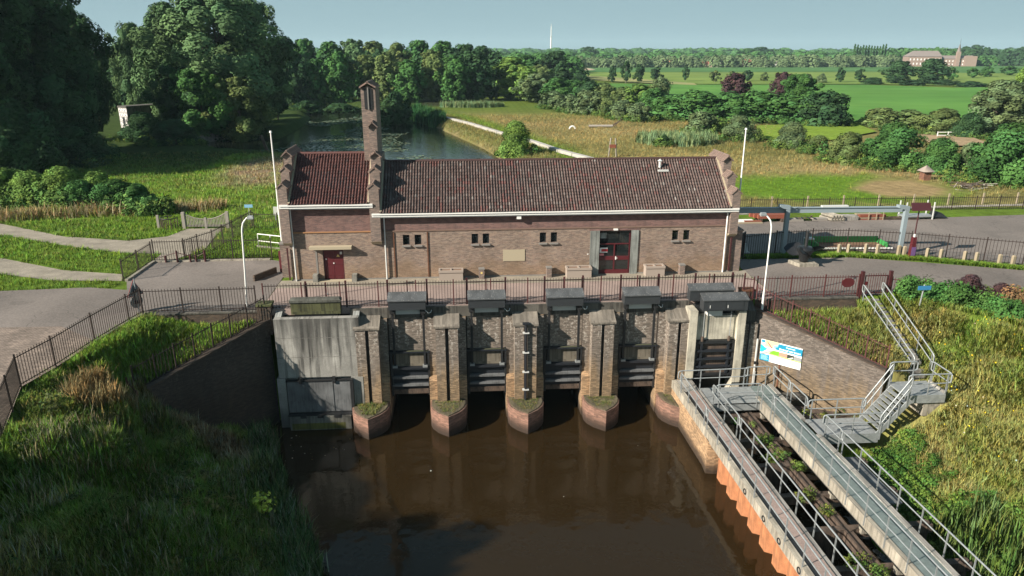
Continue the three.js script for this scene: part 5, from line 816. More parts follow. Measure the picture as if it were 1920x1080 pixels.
  pile('pipe_bundle', 'bundle of whitish round pipes in the yard', 36.4, -67.8, (t) => { for (let k = 0; k < 9; k++) { const r = k < 5 ? 0 : 1; part('pipe', bar([0.1 + (r ? k - 4.5 : k) * 0.3, 0.16 + r * 0.28, 0.7], [-0.35 + (r ? k - 4.5 : k) * 0.3, 0.16 + r * 0.28, -0.9], 0.15, 8), M.stone, t); } });
  pile('block_row', 'row of grey concrete blocks right of the whitish pipes', 37.5, -67.9, (t) => { for (let k = 0; k < 5; k++) part('block', bx(k * 0.36, k * 0.36 + 0.33, 0, 0.42, -0.5, 0.55), M.conc, t); });
  pile('timber_pile', 'orange brown timber pile with upright stakes in the yard', 39.4, -67.9, (t) => { for (let k = 0; k < 8; k++) part('timber', bx(0.1 * (k % 3), 2.6 + 0.2 * (k % 2), 0.13 * (k >> 1), 0.13 * (k >> 1) + 0.11, -0.5 + 0.5 * (k % 2), -0.1 + 0.5 * (k % 2)), k % 3 ? M.rustbeam : M.paleWood, t); for (const x of [0.9, 1.7, 2.4]) part('stake', bx(x, x + 0.06, 0, 1.3, 0.5, 0.56), M.paleWood, t); });
  pile('reinforcement_bars', 'long dark rods lying at the right end of the stored material', 41.9, -67.8, (t) => { for (let k = 0; k < 7; k++) part('rod', bar([0, 0.08 + 0.05 * (k % 3), -0.5 + k * 0.16], [3.6, 0.08 + 0.04 * (k % 2), -0.6 + k * 0.2], 0.05, 5), M.timber, t); });
  pile('trailer_frame', 'small grey trailer frame with tall posts near the second crane column', 43.9, -67.8, (t) => { part('chassis', bx(0, 3, 0.25, 0.4, -0.6, 0.6), M.galv, t); for (const x of [0.05, 2.9]) for (const z of [-0.55, 0.55]) part('post', bx(x, x + 0.09, 0, 1.75, z, z + 0.09), M.offwhite, t); part('cover', hexa([[3.2, 0.2, 0.5], [4.6, 0.15, 0.5], [4.6, 0.15, -0.5], [3.2, 0.2, -0.5], [3.3, 0.8, 0.3], [4.0, 0.6, 0.3], [4.0, 0.6, -0.3], [3.3, 0.8, -0.3]]), M.black, t); });
  const w = thing('wire_fence_post', 'white post with a dark top at the far right of the yard', 'post', [62.3, 0, -73.6]); part('shaft', cyl(0, 0, 0.9, 0, 0.12), M.white, w); part('top', cyl(0, 0.9, 1.05, 0, 0.12), M.black, w);
}
// ---------------------------------------------------------------- foliage
// n leaves gathered in clumps through a crown of unit radius and unit height (y from 0 to 1)
function crown(seed, n, { y0 = 0.12, leaf = 0.06, clumps = 46, wob = 0.3, flat = 1, fill = 0.16, prof = null, hgt = 1, cs = 0.17 } = {}) {
  const r = rngOf(seed), P = [], N = [], K = [], I = [], V = (x, y, z) => new THREE.Vector3(x, y, z), cl = [];
  const rad = prof || ((t) => Math.sqrt(Math.max(0, 1 - (2 * t - 1) ** 2)) * lerp(1, 0.85, t));
  for (let k = 0; k < clumps; k++) {
    const a = r() * Math.PI * 2, t = Math.pow((k + r()) / clumps, 0.9), q = Math.sqrt(0.25 + 0.75 * r()), R = (r() < 0.14 ? 1.16 : 1) * rad(clamp(t, 0.03, 0.97)) * (0.86 + wob * (r() - 0.5));
    const size = (cs + cs * r()) * (0.6 + 0.4 * rad(t)) * (r() < 0.14 ? 0.62 : 1);
    cl.push({ p: V(Math.cos(a) * Math.max(0, R * q - size * 0.55), y0 + (1 - y0) * clamp(t, 0.05, 0.93), Math.sin(a) * Math.max(0, R * q - size * 0.55)), s: size, k: 0.58 + 0.85 * r(), w: r() });
  }
  const axis = V(0, y0 + (1 - y0) * 0.45, 0), hv = (1 - y0) * 0.5;
  for (let i = 0; i < n; i++) {
    const c = cl[Math.floor(r() * clumps)], u = r() * 2 - 1, a = r() * Math.PI * 2, s = Math.sqrt(1 - u * u), d = V(s * Math.cos(a), u, s * Math.sin(a)), m = r() < fill ? r() : 0.72 + 0.36 * r();
    const sy = hv * 0.9, p = V(c.p.x + d.x * c.s * m, c.p.y + d.y * c.s * m * Math.min(1, hgt * 1.25) * flat, c.p.z + d.z * c.s * m);
    if (p.y < y0 * 0.4) p.y = y0 * 0.4 + r() * 0.05;
    const out = V(p.x - axis.x, (p.y - axis.y) / Math.max(0.4, hv * 2), p.z - axis.z).normalize().multiplyScalar(0.45).addScaledVector(d, 0.75).add(V(r() - 0.5, r() - 0.3, r() - 0.5)).normalize();
    const tn = V(r() - 0.5, r() - 0.7, r() - 0.5).cross(out).normalize(), bt = out.clone().cross(tn), L = leaf * (0.45 + 1.15 * r() * r() + 0.2 * r()), Wd = L * 0.6, b = P.length / 3;
    const pts = [[-1, 0, 0], [0, -1, 0.25], [1, 0, 0], [0, 1, 0.25]];
    for (const [x, y, z] of pts) { P.push(p.x + (tn.x * x * L + bt.x * y * Wd + out.x * z * Wd), p.y + (tn.y * x * L + bt.y * y * Wd + out.y * z * Wd) * hgt, p.z + (tn.z * x * L + bt.z * y * Wd + out.z * z * Wd)); N.push(out.x, out.y, out.z); const k = c.k * (0.78 + 0.44 * r()); K.push(k * lerp(0.92, 1.1, c.w), k, k * lerp(1.08, 0.9, c.w)); }
    I.push(b, b + 1, b + 2, b, b + 2, b + 3);
  }
  const g = new THREE.BufferGeometry(); g.setAttribute('position', new THREE.Float32BufferAttribute(P, 3)); g.setAttribute('normal', new THREE.Float32BufferAttribute(N, 3)); g.setAttribute('color', new THREE.Float32BufferAttribute(K, 3)); g.setIndex(I); return g;
}
function trunk(seed, h, r0, limbs = 7, spread = 0.55, top = 0.8) {
  const r = rngOf(seed), gs = [], V = (x, y, z) => [x, y, z];
  const taper = (pts, a, b) => { const g = new THREE.TubeGeometry(new THREE.CatmullRomCurve3(pts.map((p) => new THREE.Vector3(...p))), 6, 1, 6), p = g.attributes.position, cv = new THREE.CatmullRomCurve3(pts.map((q) => new THREE.Vector3(...q))); for (let i = 0; i < p.count; i++) { const t = Math.floor(i / 7) / 6, c = cv.getPointAt(clamp(t)), k = lerp(a, b, t); p.setXYZ(i, c.x + (p.getX(i) - c.x) * k, c.y + (p.getY(i) - c.y) * k, c.z + (p.getZ(i) - c.z) * k); } g.computeVertexNormals(); return g; };
  gs.push(taper([V(0, -0.02, 0), V(0.01, top * 0.4, 0.01), V(-0.01, top, 0.02)], r0, r0 * 0.25));
  for (let i = 0; i < limbs; i++) { const a = (i / limbs) * 6.28 + r(), y = lerp(0.2, top * 0.85, (i + r()) / limbs), s = spread * (0.6 + 0.5 * r()); gs.push(taper([V(0, y, 0), V(Math.cos(a) * s * 0.45, y + 0.09, Math.sin(a) * s * 0.45), V(Math.cos(a) * s, y + 0.2, Math.sin(a) * s)], r0 * 0.45, r0 * 0.08)); }
  const g = mergeGeometries(gs); g.deleteAttribute('uv'); return metric(g);
}
const bark = [std({ color: lin(0.075, 0.06, 0.045) }), std({ color: lin(0.17, 0.155, 0.125) })];
const leafMat = [[0.034, 0.076, 0.032], [0.082, 0.148, 0.064], [0.052, 0.128, 0.036], [0.10, 0.142, 0.05], [0.115, 0.2, 0.045], [0.098, 0.145, 0.068], [0.058, 0.034, 0.038]].map((c) => new THREE.MeshPhysicalMaterial({ color: lin(...c), vertexColors: true, side: THREE.DoubleSide, roughness: 0.8, specularIntensity: 0.12 }));
const proto = {
  big: [crown(501, 56000, { y0: 0.06, leaf: 0.034, clumps: 175, wob: 0.85, hgt: 0.34, fill: 0.06, cs: 0.125 }), crown(502, 56000, { y0: 0.08, leaf: 0.034, clumps: 150, wob: 1.0, hgt: 0.34, fill: 0.06, cs: 0.125, prof: (t) => Math.pow(Math.sin(Math.PI * clamp(t * 0.88 + 0.1)), 0.6) })],
  mid: [crown(511, 26000, { y0: 0.06, leaf: 0.05, clumps: 125, wob: 0.65, hgt: 0.33, fill: 0.1, cs: 0.14 }), crown(512, 26000, { y0: 0.05, leaf: 0.05, clumps: 125, wob: 0.7, hgt: 0.33, fill: 0.1, prof: (t) => Math.pow(Math.sin(Math.PI * clamp(t * 0.86 + 0.12)), 0.55) }), crown(513, 26000, { y0: 0.08, leaf: 0.049, clumps: 115, wob: 0.8, hgt: 0.33, fill: 0.1, cs: 0.14 })],
  shrub: [crown(521, 24000, { y0: 0.0, leaf: 0.042, clumps: 74, hgt: 0.6, prof: (t) => Math.sqrt(Math.max(0.02, 1 - t * t * 0.95)) }), crown(522, 24000, { y0: 0.0, leaf: 0.043, clumps: 62, wob: 0.6, hgt: 0.6, prof: (t) => Math.sqrt(Math.max(0.02, 1 - t * t)) * 0.95 }), crown(523, 24000, { y0: 0.02, leaf: 0.041, clumps: 84, wob: 0.4, hgt: 0.6, prof: (t) => Math.pow(Math.max(0.02, 1 - t), 0.4) })],
  far_mid: [crown(514, 7500, { y0: 0.05, leaf: 0.085, clumps: 110, wob: 0.7, hgt: 0.33, fill: 0.1, cs: 0.14 }), crown(515, 7500, { y0: 0.05, leaf: 0.085, clumps: 95, wob: 0.8, hgt: 0.33, fill: 0.1, cs: 0.15, prof: (t) => Math.pow(Math.sin(Math.PI * clamp(t * 0.86 + 0.12)), 0.55) }), crown(516, 7500, { y0: 0.07, leaf: 0.085, clumps: 120, wob: 0.9, hgt: 0.33, fill: 0.1, cs: 0.13 })],
  far_shrub: [crown(524, 5500, { y0: 0.0, leaf: 0.085, clumps: 64, hgt: 0.6, prof: (t) => Math.sqrt(Math.max(0.02, 1 - t * t * 0.95)) }), crown(525, 5500, { y0: 0.0, leaf: 0.085, clumps: 54, wob: 0.6, hgt: 0.6, prof: (t) => Math.sqrt(Math.max(0.02, 1 - t * t)) * 0.95 })],
  field: [crown(531, 1900, { y0: 0.16, leaf: 0.14, clumps: 26, hgt: 0.4 }), crown(532, 1900, { y0: 0.1, leaf: 0.14, clumps: 24, wob: 0.6, hgt: 0.4 })],
};
const trunks = { big: trunk(541, 1, 0.034, 9, 0.7), mid: trunk(542, 1, 0.04, 6, 0.55), field: trunk(543, 1, 0.05, 4, 0.4), shrub: trunk(544, 1, 0.05, 5, 0.6, 0.6) };
const kindName = { big: 'tall_tree', mid: 'tree', shrub: 'shrub', field: 'field_tree' }, kindCat = { big: 'tree', mid: 'tree', shrub: 'shrub', field: 'tree' };
function plant(kind, x, z, h, r, tint, label, y) {
  const i = Math.floor(hash(Math.round(x * 7), Math.round(z * 7), 5) * 97), t = thing(kindName[kind], label, kindCat[kind], [x, y ?? height(x, z) - 0.08, z], hash(i, 3) * 6.28);
  const list = proto[(kind === 'mid' && z < -195) ? 'far_mid' : (kind === 'shrub' && z < -150) ? 'far_shrub' : kind], c = piece('crown', list[i % list.length], leafMat[tint], t); { const q = kind === 'shrub' ? 1.28 : 1.16; c.scale.set(r * q, h * 1.02, r * q); };
  const tk = piece(kind === 'shrub' ? 'stem' : 'trunk', trunks[kind], bark[tint === 3 || kind === 'field' ? 1 : 0], t); tk.scale.set(Math.max(r, h * 0.3) * (kind === 'shrub' ? 0.8 : 0.9), h, Math.max(r, h * 0.3) * (kind === 'shrub' ? 0.8 : 0.9));
  return t;
}
const TREES = [
  ['big', -69.6, -105.5, 30.4, 9.7, 0, 'tall dark tree cut off by the left edge of the view'],
  ['big', -68.9, -119.8, 27.8, 9.7, 0, 'broad very dark tree behind the round shrub on the far left'],
  ['big', -68.3, -130.5, 28.0, 8.3, 0, 'tall dark tree with sky showing through its top, left of the bunker'],
  ['big', -72.0, -148.8, 23.5, 5.0, 0, 'dark tree whose ragged right edge stands against the sky, above the bunker'],
  ['mid', -63.8, -120.6, 12.3, 5.1, 0, 'low dark tree filling the gap under the tall dark trees on the left'],
  ['mid', -66.7, -111.0, 14.8, 5.9, 0, 'dark leafy tree leaning over the left edge, behind the round shrub'],
  ['big', -50.4, -163.1, 27.7, 11.9, 1, 'tallest poplar of the group beside the river, reaching the top of the view'],
  ['big', -44.4, -169.5, 26.7, 6.6, 1, 'poplar at the river end of the tall group, its right edge against the sky'],
  ['big', -63.6, -173.3, 26.2, 7.2, 1, 'tall poplar at the left of the group, beside the gap of sky'],
  ['big', -77.7, -187.4, 22.6, 5.3, 1, 'smaller pale tree at the left foot of the tall poplar group'],
  ['mid', -59.6, -159.5, 14.2, 5.2, 0, 'dark round tree standing directly right of the bunker'],
  ['mid', -52.3, -154.9, 14.3, 5.8, 2, 'mid green tree at the foot of the tallest poplar, above the low quay wall'],
  ['mid', -45.2, -156.4, 14.0, 5.3, 3, 'olive tree with bare stems at the right foot of the poplar group'],
  ['mid', -45.5, -189.4, 19.1, 4.2, 0, 'dark tree overhanging the river inlet, right end of the poplar group'],
  ['shrub', -59.1, -102.5, 9.1, 4.6, 0, 'large dark round shrub at the left edge below the dark trees'],
  ['shrub', -62.0, -148.1, 4.9, 4.2, 0, 'dark bramble growing against the shaded wall of the bunker'],
  ['shrub', -58.3, -115.6, 5.5, 4.5, 0, 'dark undergrowth at the edge of the shaded lawn'],
  ['shrub', -53.0, -140.6, 4.1, 5.0, 0, 'dark undergrowth between the bunker and the low quay wall'],
  ['shrub', -47.5, -160.7, 4.8, 4.6, 0, 'shaded scrub behind the low quay wall'],
  ['shrub', -50.0, -82.5, 3.8, 2.7, 4, 'leftmost bright shrub in the hedge row below the shaded lawn'],
  ['shrub', -46.4, -81.4, 3.6, 2.6, 4, 'second shrub from the left in the hedge row below the shaded lawn'],
  ['shrub', -43.0, -80.4, 4.1, 2.7, 4, 'third shrub from the left in the hedge row below the shaded lawn'],
  ['shrub', -40.3, -78.5, 3.0, 2.1, 2, 'dark rounded shrub in front in the hedge row below the shaded lawn'],
  ['shrub', -39.8, -81.2, 3.5, 2.3, 4, 'fourth shrub from the left in the hedge row below the shaded lawn'],
  ['shrub', -36.6, -78.8, 3.0, 2.4, 2, 'broad shrub behind the tan grass in the hedge row below the shaded lawn'],
  ['shrub', -34.0, -77.6, 2.7, 2.0, 2, 'right hand shrub in the hedge row below the shaded lawn'],
  ['shrub', -31.9, -75.4, 1.7, 1.3, 2, 'low bush beside the wooden gate at the end of the hedge row'],
  ['mid', -55.4, -255.3, 17.8, 5.6, 0, 'leftmost tree in the front of the wood across the river'],
  ['mid', -48.5, -260.2, 16.1, 5.3, 2, 'second tree from the left in the front of the wood across the river'],
  ['mid', -40.4, -259.6, 17.1, 6.1, 2, 'third tree from the left in the front of the wood across the river'],
  ['mid', -32.3, -264.7, 15.0, 5.5, 3, 'fourth tree from the left in the front of the wood across the river'],
  ['mid', -24.3, -258.5, 15.7, 5.3, 3, 'fifth tree from the left in the front of the wood across the river'],
  ['mid', -16.6, -252.5, 13.4, 5.6, 2, 'sixth tree from the left in the front of the wood across the river'],
  ['mid', -8.9, -257.3, 16.4, 5.5, 3, 'seventh tree from the left in the front of the wood across the river'],
  ['mid', -1.5, -251.4, 14.8, 5.4, 2, 'eighth tree from the left in the front of the wood across the river'],
  ['mid', 6.0, -256.3, 16.1, 6.1, 0, 'ninth tree from the left in the front of the wood across the river'],
  ['mid', 11.8, -267.4, 12.5, 3.8, 0, 'tenth tree from the left in the front of the wood across the river'],
  ['mid', -72.4, -323.2, 21.5, 6.8, 0, 'leftmost tree along the skyline of the wood across the river'],
  ['mid', -63.8, -322.6, 20.6, 6.8, 2, 'second tree from the left along the skyline of the wood across the river'],
  ['mid', -53.2, -321.8, 19.8, 7.3, 2, 'third tree from the left along the skyline of the wood across the river'],
  ['mid', -44.1, -321.2, 20.6, 7.0, 1, 'fourth tree from the left along the skyline of the wood across the river'],
  ['mid', -35.1, -320.5, 19.8, 6.8, 3, 'fifth tree from the left along the skyline of the wood across the river'],
  ['mid', -25.3, -319.8, 19.3, 6.8, 3, 'sixth tree from the left along the skyline of the wood across the river'],
  ['mid', -15.8, -319.1, 20.2, 7.0, 2, 'seventh tree from the left along the skyline of the wood across the river'],
  ['mid', -6.3, -318.5, 19.8, 7.5, 2, 'eighth tree from the left along the skyline of the wood across the river'],
  ['mid', 2.8, -317.8, 18.9, 7.0, 0, 'ninth tree from the left along the skyline of the wood across the river'],
  ['mid', 10.2, -317.3, 18.1, 6.4, 0, 'tenth tree from the left along the skyline of the wood across the river'],
  ['shrub', -16.3, -191.8, 8.6, 4.5, 0, 'dark willow bush on the point of the river bank behind the chimney'],
  ['shrub', -45.3, -224.2, 3.8, 4.8, 0, 'dark scrub on the far bank of the river'],
  ['shrub', -36.6, -234.4, 3.5, 5.8, 0, 'dark scrub on the far bank left of the chimney'],
  ['mid', 18.6, -266.9, 14.4, 7.5, 4, 'light green tree at the right end of the wood'],
  ['mid', 22.9, -255.1, 11.4, 5.5, 4, 'bright green tree in front of the light green one at the end of the wood'],
  ['mid', 26.3, -246.8, 9.6, 6.4, 5, 'grey green tree leaning over the dry meadow'],
  ['mid', 32.0, -238.8, 8.3, 5.2, 2, 'fresh green tree right of the grey green one at the meadow edge'],
  ['mid', 45.9, -332.4, 11.4, 5.5, 0, 'dark rounded tree behind the fresh green one'],
  ['mid', 34.5, -315.5, 10.8, 5.7, 3, 'pale tree between the wood and the mast'],
  ['mid', 48.4, -374.3, 16.3, 8.9, 0, 'dark broad tree in front of the foot of the white mast'],
  ['mid', 33.6, -375.3, 14.3, 8.1, 2, 'tree on the skyline left of the white mast'],
  ['shrub', 58.0, -356.7, 6.2, 5.1, 0, 'dark bush at the corner of the green field'],
  ['shrub', 29.0, -223.1, 4.8, 4.2, 5, 'leftmost low bush in the thicket along the dry meadow'],
  ['shrub', 32.0, -210.7, 4.6, 3.7, 5, 'second low bush from the left in the thicket along the dry meadow'],
  ['shrub', 35.5, -201.3, 6.0, 4.3, 5, 'third low bush from the left in the thicket along the dry meadow'],
  ['shrub', 43.7, -277.7, 5.8, 6.2, 2, 'green bush in the back in the thicket along the dry meadow'],
  ['shrub', 48.2, -270.9, 5.7, 4.9, 0, 'dark green bush at the centre back in the thicket along the dry meadow'],
  ['shrub', 39.9, -195.8, 4.6, 3.0, 3, 'small bush with bare stems in the thicket along the dry meadow'],
  ['shrub', 41.2, -184.7, 4.5, 3.5, 5, 'olive bush near the right of the front in the thicket along the dry meadow'],
  ['shrub', 43.9, -178.7, 4.3, 3.2, 5, 'bush with brown top at the right end in the thicket along the dry meadow'],
  ['shrub', 50.4, -253.1, 5.7, 4.8, 3, 'olive bush in the back row in the thicket along the dry meadow'],
  ['shrub', 52.6, -237.4, 5.0, 4.3, 3, 'yellowish bush in the back row in the thicket along the dry meadow'],
  ['shrub', 58.3, -237.0, 6.0, 5.4, 4, 'light green bush at the right back in the thicket along the dry meadow'],
  ['shrub', 55.8, -210.9, 6.0, 4.3, 2, 'dark bush beside the laurel hedge in the thicket along the dry meadow'],
  ['shrub', 77.5, -282.0, 6.5, 3.9, 5, 'grey bush standing up at the field edge in the thicket along the dry meadow'],
  ['shrub', 73.1, -275.6, 4.3, 5.0, 3, 'low olive scrub at the field edge in the thicket along the dry meadow'],
  ['shrub', 55.1, -186.7, 5.6, 6.5, 2, 'left end of the dense bright hedge in front of the fields'],
  ['shrub', 60.0, -180.4, 6.8, 7.0, 2, 'second clump of the dense bright hedge in front of the fields'],
  ['shrub', 66.4, -177.0, 6.6, 6.6, 2, 'middle clump of the dense bright hedge in front of the fields'],
  ['shrub', 72.4, -173.8, 7.0, 6.5, 2, 'fourth clump of the dense bright hedge in front of the fields'],
  ['shrub', 79.4, -170.6, 6.2, 6.1, 2, 'fifth clump of the dense bright hedge in front of the fields'],
  ['shrub', 84.5, -165.1, 7.2, 5.9, 0, 'dark right end of the dense bright hedge in front of the fields'],
  ['mid', 74.6, -196.7, 10.6, 4.1, 6, 'left purple leaved tree rising out of the dense hedge'],
  ['mid', 91.2, -204.6, 10.6, 3.5, 6, 'right purple leaved tree beside the round bright tree'],
  ['mid', 87.3, -184.4, 11.0, 5.1, 2, 'round bright green tree rising from the dense hedge'],
  ['shrub', 50.7, -151.6, 4.3, 3.2, 5, 'olive bush in front of the dense hedge'],
  ['shrub', 55.1, -153.4, 2.9, 2.5, 4, 'small yellow green bush beside the olive one'],
  ['shrub', 54.1, -138.0, 4.4, 3.2, 5, 'grey green bush at the edge of the small lawn'],
  ['shrub', 59.2, -127.1, 4.3, 3.2, 5, 'brownish bush with bare twigs left of the small lawn'],
  ['shrub', 36.8, -129.5, 2.1, 1.0, 0, 'tiny dark bush in the dry meadow beside the reeds'],
  ['shrub', 60.5, -119.2, 2.9, 2.2, 3, 'olive bush in the row behind the mown patch'],
  ['shrub', 60.5, -109.4, 4.3, 3.3, 3, 'broad olive bush in the row behind the mown patch'],
  ['shrub', 64.4, -103.6, 6.0, 4.5, 2, 'large bright green round bush behind the mown patch'],
  ['shrub', 68.0, -98.4, 4.5, 2.9, 2, 'green bush right of the large bright one'],
  ['shrub', 71.8, -97.2, 4.0, 1.9, 5, 'dull bush left of the biggest bush'],
  ['shrub', 70.6, -88.3, 7.1, 5.2, 2, 'biggest bush, dense and green, at the right edge of the view'],
  ['shrub', 97.5, -164.2, 4.0, 4.3, 3, 'left part of the olive hedge beyond the small lawn'],
  ['shrub', 97.4, -152.5, 4.3, 4.9, 3, 'middle part of the olive hedge beyond the small lawn'],
  ['shrub', 100.3, -146.0, 5.0, 5.0, 3, 'right part of the olive hedge beyond the small lawn'],
  ['mid', 109.0, -141.4, 10.9, 6.0, 5, 'dull grey green tree at the right edge above the olive hedge'],
  ['mid', 131.6, -163.0, 13.9, 4.4, 4, 'yellow green tree cut off by the right edge'],
  ['shrub', 101.6, -140.0, 4.5, 3.2, 0, 'dark bush between the olive hedge and the grey green tree'],
  ['mid', 231.0, -379.7, 11.3, 7.6, 0, 'dark round tree on the left of the pair in front of the convent'],
  ['mid', 244.5, -372.4, 12.4, 8.3, 0, 'dark round tree on the right of the pair in front of the convent'],
  ['field', 83.6, -403.7, 8.4, 2.5, 0, 'leftmost of the four upright trees standing in the green field'],
  ['field', 89.6, -396.4, 10.9, 3.4, 0, 'tallest of the four upright trees standing in the green field'],
  ['field', 100.0, -409.5, 9.1, 3.4, 0, 'third of the four upright trees standing in the green field'],
  ['field', 113.4, -423.4, 7.3, 4.3, 0, 'flat topped right hand one of the four upright trees standing in the green field'],
  ['field', 127.9, -414.8, 8.1, 2.3, 0, 'narrow dark tree alone in the field left of the small orchard trees'],
  ['field', 139.6, -399.7, 6.1, 3.5, 3, 'leftmost small orchard tree behind the purple tree'],
  ['field', 156.5, -420.3, 5.3, 3.1, 3, 'second small orchard tree behind the purple tree'],
  ['field', 162.5, -412.3, 6.1, 3.5, 0, 'dark small orchard tree between the purple trees'],
  ['field', 172.1, -411.6, 4.9, 2.6, 3, 'palest small orchard tree between the purple trees'],
  ['field', 207.9, -394.8, 7.5, 2.9, 0, 'small tree with a pale stem, left of two in the field'],
  ['field', 226.2, -407.8, 6.6, 3.5, 0, 'small tree with a pale stem, right of two in the field'],
  ['field', 287.5, -418.7, 7.2, 3.7, 2, 'small tree right of the dark round pair'],
  ['field', 322.8, -450.4, 6.1, 4.0, 2, 'spreading tree left of three at the far right of the field'],
  ['field', 344.8, -468.0, 6.7, 4.5, 2, 'spreading tree second of three at the far right of the field'],
  ['field', 382.4, -497.1, 6.4, 6.3, 2, 'spreading tree last of three at the far right of the field'],
  ['shrub', 203.8, -424.7, 3.6, 2.7, 5, 'left clipped grey ball tree in the field'],
  ['shrub', 194.5, -388.9, 4.7, 2.7, 5, 'right clipped grey ball tree in the field'],
  ['shrub', 214.6, -374.5, 3.2, 5.5, 0, 'left end of the low dark hedge across the field'],
  ['shrub', 228.1, -361.4, 2.6, 6.2, 0, 'second stretch of the low dark hedge across the field'],
  ['shrub', 244.2, -360.2, 2.6, 6.7, 0, 'third stretch of the low dark hedge across the field'],
  ['shrub', 246.2, -343.2, 2.5, 6.4, 0, 'right end of the low dark hedge across the field'],
  ['shrub', 9.2, -121.4, 5.5, 3.1, 4, 'lone green bush on the river bank behind the roof'],
];
for (const a of TREES) plant(...a);
// two tall trees just outside the view on the left: their shade lies over the lower left bank
plant('big', -49, -8.5, 21, 8, 0, 'tall dark tree beyond the left edge whose shade lies on the near bank', -0.2);
plant('big', -37, 3, 21, 9, 0, 'second tall dark tree beyond the left edge, nearer to the viewer', -0.2);
plant('big', -60, 3, 22, 9, 0, 'third tall dark tree beyond the left edge, farthest out', -0.2);

// ---- far woods: masses that read as one
function wood(label, list, tint, seed, fine = false, name = 'distant_wood') {
  const r = rngOf(seed), P = [], N = [], K = [], I = [];
  for (const [x, z, h, w] of list) {
    const k0 = 0.8 + 0.4 * r(), m = fine ? 420 : 170;
    for (let i = 0; i < m; i++) {
      const a = r() * 6.28, u = Math.pow(r(), 0.8), R = w * Math.sqrt(Math.max(0.05, 1 - u * u * 0.96)) * (0.75 + 0.35 * r()), px = x + Math.cos(a) * R, py = G + u * h * (0.93 + 0.1 * r()), pz = z + Math.sin(a) * R, n = new THREE.Vector3(Math.cos(a) + r() - 0.5, u * 1.2 + 0.2 + (r() - 0.5) * 0.6, Math.sin(a) + r() - 0.5).normalize(), tn = new THREE.Vector3(r() - 0.5, r() - 0.5, r() - 0.5).cross(n).normalize(), bt = n.clone().cross(tn), L = w * (fine ? 0.085 + 0.06 * r() : 0.15 + 0.1 * r()), b = P.length / 3, k = k0 * (0.75 + 0.5 * r());
      for (const [p, q] of [[-1, 0], [0, -0.75], [1, 0], [0, 0.75]]) { P.push(px + tn.x * p * L + bt.x * q * L, Math.max(G, py + tn.y * p * L + bt.y * q * L), pz + tn.z * p * L + bt.z * q * L); N.push(n.x, n.y, n.z); K.push(k, k, k); }
      I.push(b, b + 1, b + 2, b, b + 2, b + 3);
    }
  }
  const g = new THREE.BufferGeometry(); g.setAttribute('position', new THREE.Float32BufferAttribute(P, 3)); g.setAttribute('normal', new THREE.Float32BufferAttribute(N, 3)); g.setAttribute('color', new THREE.Float32BufferAttribute(K, 3)); g.setIndex(I);
  const m = new THREE.Mesh(g, leafMat[tint]); m.name = numbered(name); m.castShadow = m.receiveShadow = true; scene.add(m); return tag(m, label, 'wood', null, 'stuff');
}
const fan = (u, d) => [d * (0.0716 + (u - 960) / 1350), -d]; // a heading across the horizon and a distance along it
